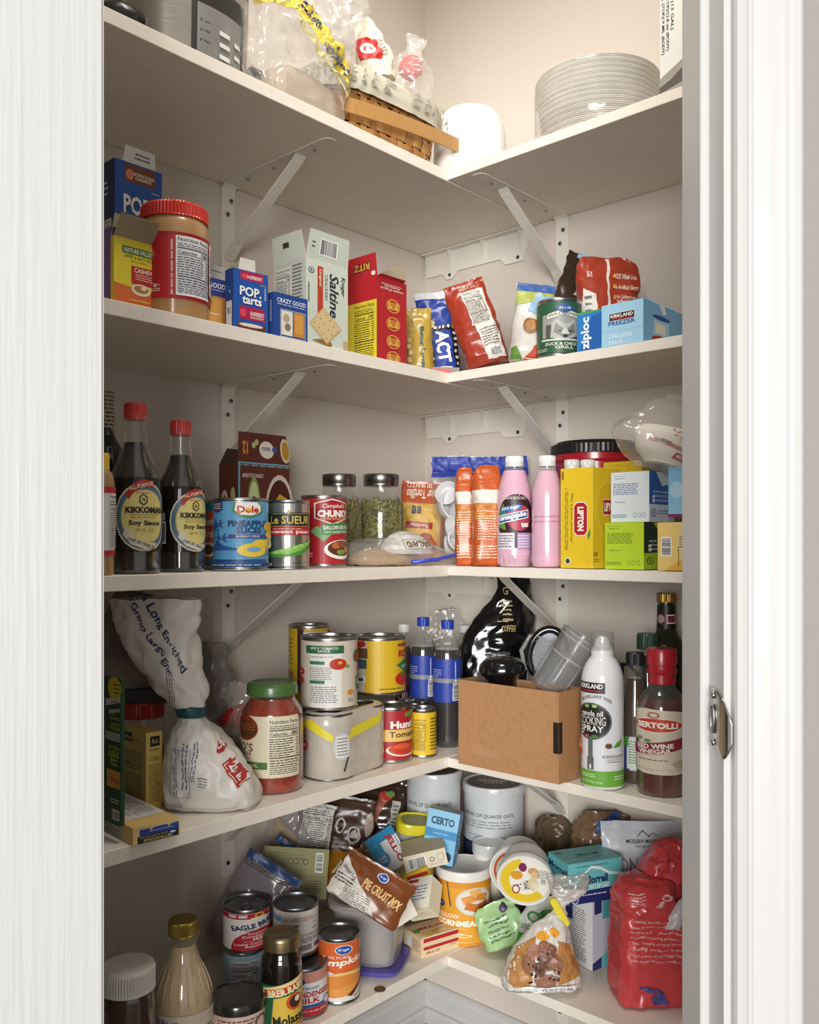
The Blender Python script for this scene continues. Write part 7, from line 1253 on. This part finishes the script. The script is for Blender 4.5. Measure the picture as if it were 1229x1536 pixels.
# lard boxes
t, W, D, Hb = cbox('white box with fine print and blue stripe under the turquoise box', 5, 843, 889, 916, ('y', 1457), 1353, '#d8d8dc', {'f': [('r', .5, .5, 1, 1, '#dcdcdf'), ('l', .5, .45, .6, .76, 22, '#55555a'), ('r', .22, .72, .3, .2, '#27306a')], 'r': [('r', .5, .5, 1, 1, '#c9c9d6'), ('p', [(0, 0), (.5, 0), (.5, .16), (0, .1)], '#27306a'), ('p', [(.5, 0), (1, 0), (1, .25), (.5, .16)], '#6fc2c8'), ('r', .3, .9, .4, .2, '#27306a'), ('r', .75, .85, .4, .3, '#4fa8b0')]}, name='lard_box', alpha=-12)
TQ = '#6fc0c4'
cbox('turquoise lard box with white mountain line stacked on the white box', 5, 823, 853, 943, ('z', 1.495), 1297, TQ, {'r': [('r', .5, .5, 1, 1, TQ), ('p', [(0, 0), (1, 0), (1, .34), (0, .28)], '#252c6a')]+[('p', [(a, c-.03), (b, d_-.03), (b, d_+.04), (a, c+.04)], '#e9f2f2') for a, c, b, d_ in ((0, .55, .12, .5), (.12, .5, .3, .72), (.3, .72, .42, .86), (.42, .86, .6, .8), (.6, .8, .75, .66), (.75, .66, 1, .6))]+[('t', 'Morrell', .52, .56, .42, .2, '#1f2c5c', 2, .04), ('t', 'SNOW CAP LARD', .52, .38, .5, .12, '#e9f2f2', 2, .02), ('l', .45, .9, .6, .04, 1, '#1f2c5c'), ('l', .5, .2, .5, .06, 1, '#dfe6f2'), ('e', .12, .12, .13, .22, '#cfd8ea'), ('e', .12, .12, .1, .16, '#3a4a8a'), ('l', .93, .22, .1, .12, 2, '#dfe6f2')],
   'f': [('r', .5, .5, 1, 1, '#66b4b8'), ('p', [(0, 0), (1, 0), (1, .26), (0, .3)], '#252c6a'), ('t', 'Morrell', .5, .76, .9, .16, '#1f2c5c', -4, .04), ('p', [(0, .6), (.4, .5), (.7, .4), (1, .55), (1, .5), (.7, .34), (.4, .42), (0, .54)], '#e9f2f2'), ('l', .5, .14, .8, .1, 2, '#dfe6f2')],
   't': [('r', .5, .5, 1, 1, '#72c0c2'), ('t', 'Morrell', .5, .55, .16, .4, '#2b5a72', 90, .04), ('l', .7, .5, .2, .5, 3, '#4a8a98', True), ('e', .2, .1, .16, .14, '#3a7a8a'), ('p', [(.8, 0), (.86, 0), (.6, 1), (.56, 1)], '#9fd8d8')]}, base=Hb+.0006, name='lard_box', alpha=-27, d=.105)
# brown bags at the back
BB = foil('#6b5a44')
pouch('crumpled dark tan paper bag at the right wall left of bracket', 5, 820, ('z', 1.74), 30, 1222, .05, BB, [('r', .75, .3, .3, .3, '#c9c9c4'), ('l', .75, .3, .24, .24, 6, '#444444')], roll=6, name='sugar_bag', seed=111, crum=.010, cf=40, prof=[(0, .9, .8), (.2, 1, 1), (.8, 1, .9), (.94, .9, .6), (1, .5, .2)])
pouch('crumpled brown bag with blue oval badge behind turquoise box', 5, 893, ('z', 1.655), 44, 1216, .05, foil('#7d6248'), [('r', .55, .92, .4, .1, '#27509c', 14), ('t', 'Brown Sugar', .55, .92, .3, .05, '#e0e6ee', 14), ('e', .5, .7, .4, .16, '#a88a64'), ('e', .5, .7, .34, .12, '#7d6248')], roll=4, name='sugar_bag', seed=112, crum=.010, cf=36, prof=[(0, .9, .8), (.2, 1, 1), (.75, 1, .9), (.9, .92, .7, -.02), (1, .7, .2, .1)])
pouch('white baking pouch with small mountain logo behind the red sugar bag', 5, 965, ('z', 1.575), 62, 1234, .05, foil('#d3d6de'), [('l', .5, .965, .9, .02, 1, '#c3c6d0'), ('t', 'MODERN MOUNTAIN', .55, .855, .52, .028, '#2b2f38', 0, .02), ('t', 'baking company', .55, .82, .3, .022, '#4a4f58'), ('p', [(.42, .885), (.5, .935), (.51, .93), (.43, .885)], '#2b2f38'), ('p', [(.5, .935), (.58, .885), (.57, .885), (.495, .928)], '#2b2f38'), ('p', [(.56, .89), (.63, .918), (.72, .885), (.71, .885), (.63, .912), (.565, .886)], '#2b2f38'), ('t', 'LONGUE', .42, .68, .62, .12, '#8d7f96', 0, .01), ('t', 'FLOUR', .3, .5, .5, .1, '#2b2f38', 0, .05)], name='flour_pouch', seed=113, crum=.003, pitch=-3)
# red sugar bag
Zs = 1.435; u = Zs/FPX; p = at(976, Zs)
t = thing('sugar_bag', 'bright red paper sugar bag with white lines and rolled torn top', 'bag', (p[0], p[1], SHELF[5]+.001), camrot(8, 0, 0))
RS = mat('#cd4246', rough=.32, bump=.4, scale=30, var=.08, coat=.35)
L = Loft([(0, 52*u, .042, 0, 0, 5), (4*u, 57*u, .046, 0, 0, 5), (50*u, 57*u, .048, 0, 0, 5), (105*u, 56*u, .047, 0, 0, 5), (130*u, 55*u, .046, 0, 0, 4.5), (143*u, 50*u, .042, 2*u, .004, 4)], seg=110, smooth=True, sub=8, crum=.005, cf=34, seed=121); L.mesh('bag_body', RS, t)
Lr = Loft([(134*u, 38*u, .036, -14*u, -.008, 4), (142*u, 42*u, .04, -14*u, -.006, 4), (160*u, 42*u, .04, -13*u, -.004, 4), (174*u, 36*u, .034, -10*u, 0, 3.4), (180*u, 24*u, .02, -4*u, 0, 3)], seg=70, smooth=True, sub=6, crum=.005, cf=36, seed=122); Lr.mesh('folded_top', RS, t)
Lr2 = Loft([(128*u, 34*u, .03, 26*u, .018, 3), (160*u, 36*u, .036, 26*u, .02, 3), (196*u, 30*u, .032, 32*u, .02, 3), (218*u, 20*u, .02, 38*u, .02, 3), (226*u, 10*u, .008, 40*u, .02, 2.5)], seg=70, smooth=True, sub=6, crum=.006, cf=36, seed=123); Lr2.mesh('rolled_top', RS, t)
Loft([(116*u, 10*u, .008, 16*u, -.046), (130*u, 14*u, .010, 24*u, -.044), (150*u, 12*u, .008, 38*u, -.040), (164*u, 5*u, .004, 48*u, -.034)], seg=30, smooth=True, sub=5, crum=.004, cf=60).mesh('torn_lining', foil('#c9c6c8'), t)
T_ = ['Creativity can take you anywhere,', 'from the kitchen to the garden, you', 'never know where you will go when', 'you bake something you love for', 'good. There are many places', 'creativity can take you, so you', 'need a pure, all-natural sugar that', 'can make the journey with you.']
print_on(t, (L.front(-55*u, 56*u, 4*u, 140*u), [('t', s_, .42, .90-.058*i, .68, .036, '#efd0cc', -4, .0) for i, s_ in enumerate(T_)]+[('p', [(.16, .215), (.28, .235), (.36, .20), (.46, .195), (.38, .165), (.28, .18)], '#4a4a8a'), ('p', [(.38, .03), (.37, .12), (.44, .18), (.51, .15), (.52, .08), (.56, .05), (.54, .02)], '#4a4a8a')]),
  (Lr.front(-54*u, 26*u, 138*u, 174*u), [('l', .25, .6, .3, .5, 5, '#efd0cc'), ('e', .78, .6, .2, .26, '#efd0cc'), ('e', .78, .6, .13, .17, RS), ('t', '&', .62, .4, .1, .2, '#efd0cc', -30)]),
  (Lr2.front(-4*u, 58*u, 150*u, 214*u), [('e', .4, .7, .5, .3, '#a82c32'), ('e', .4, .7, .42, .22, RS), ('t', 'YOUR', .7, .25, .4, .16, '#7a2228', 28, .02)]))
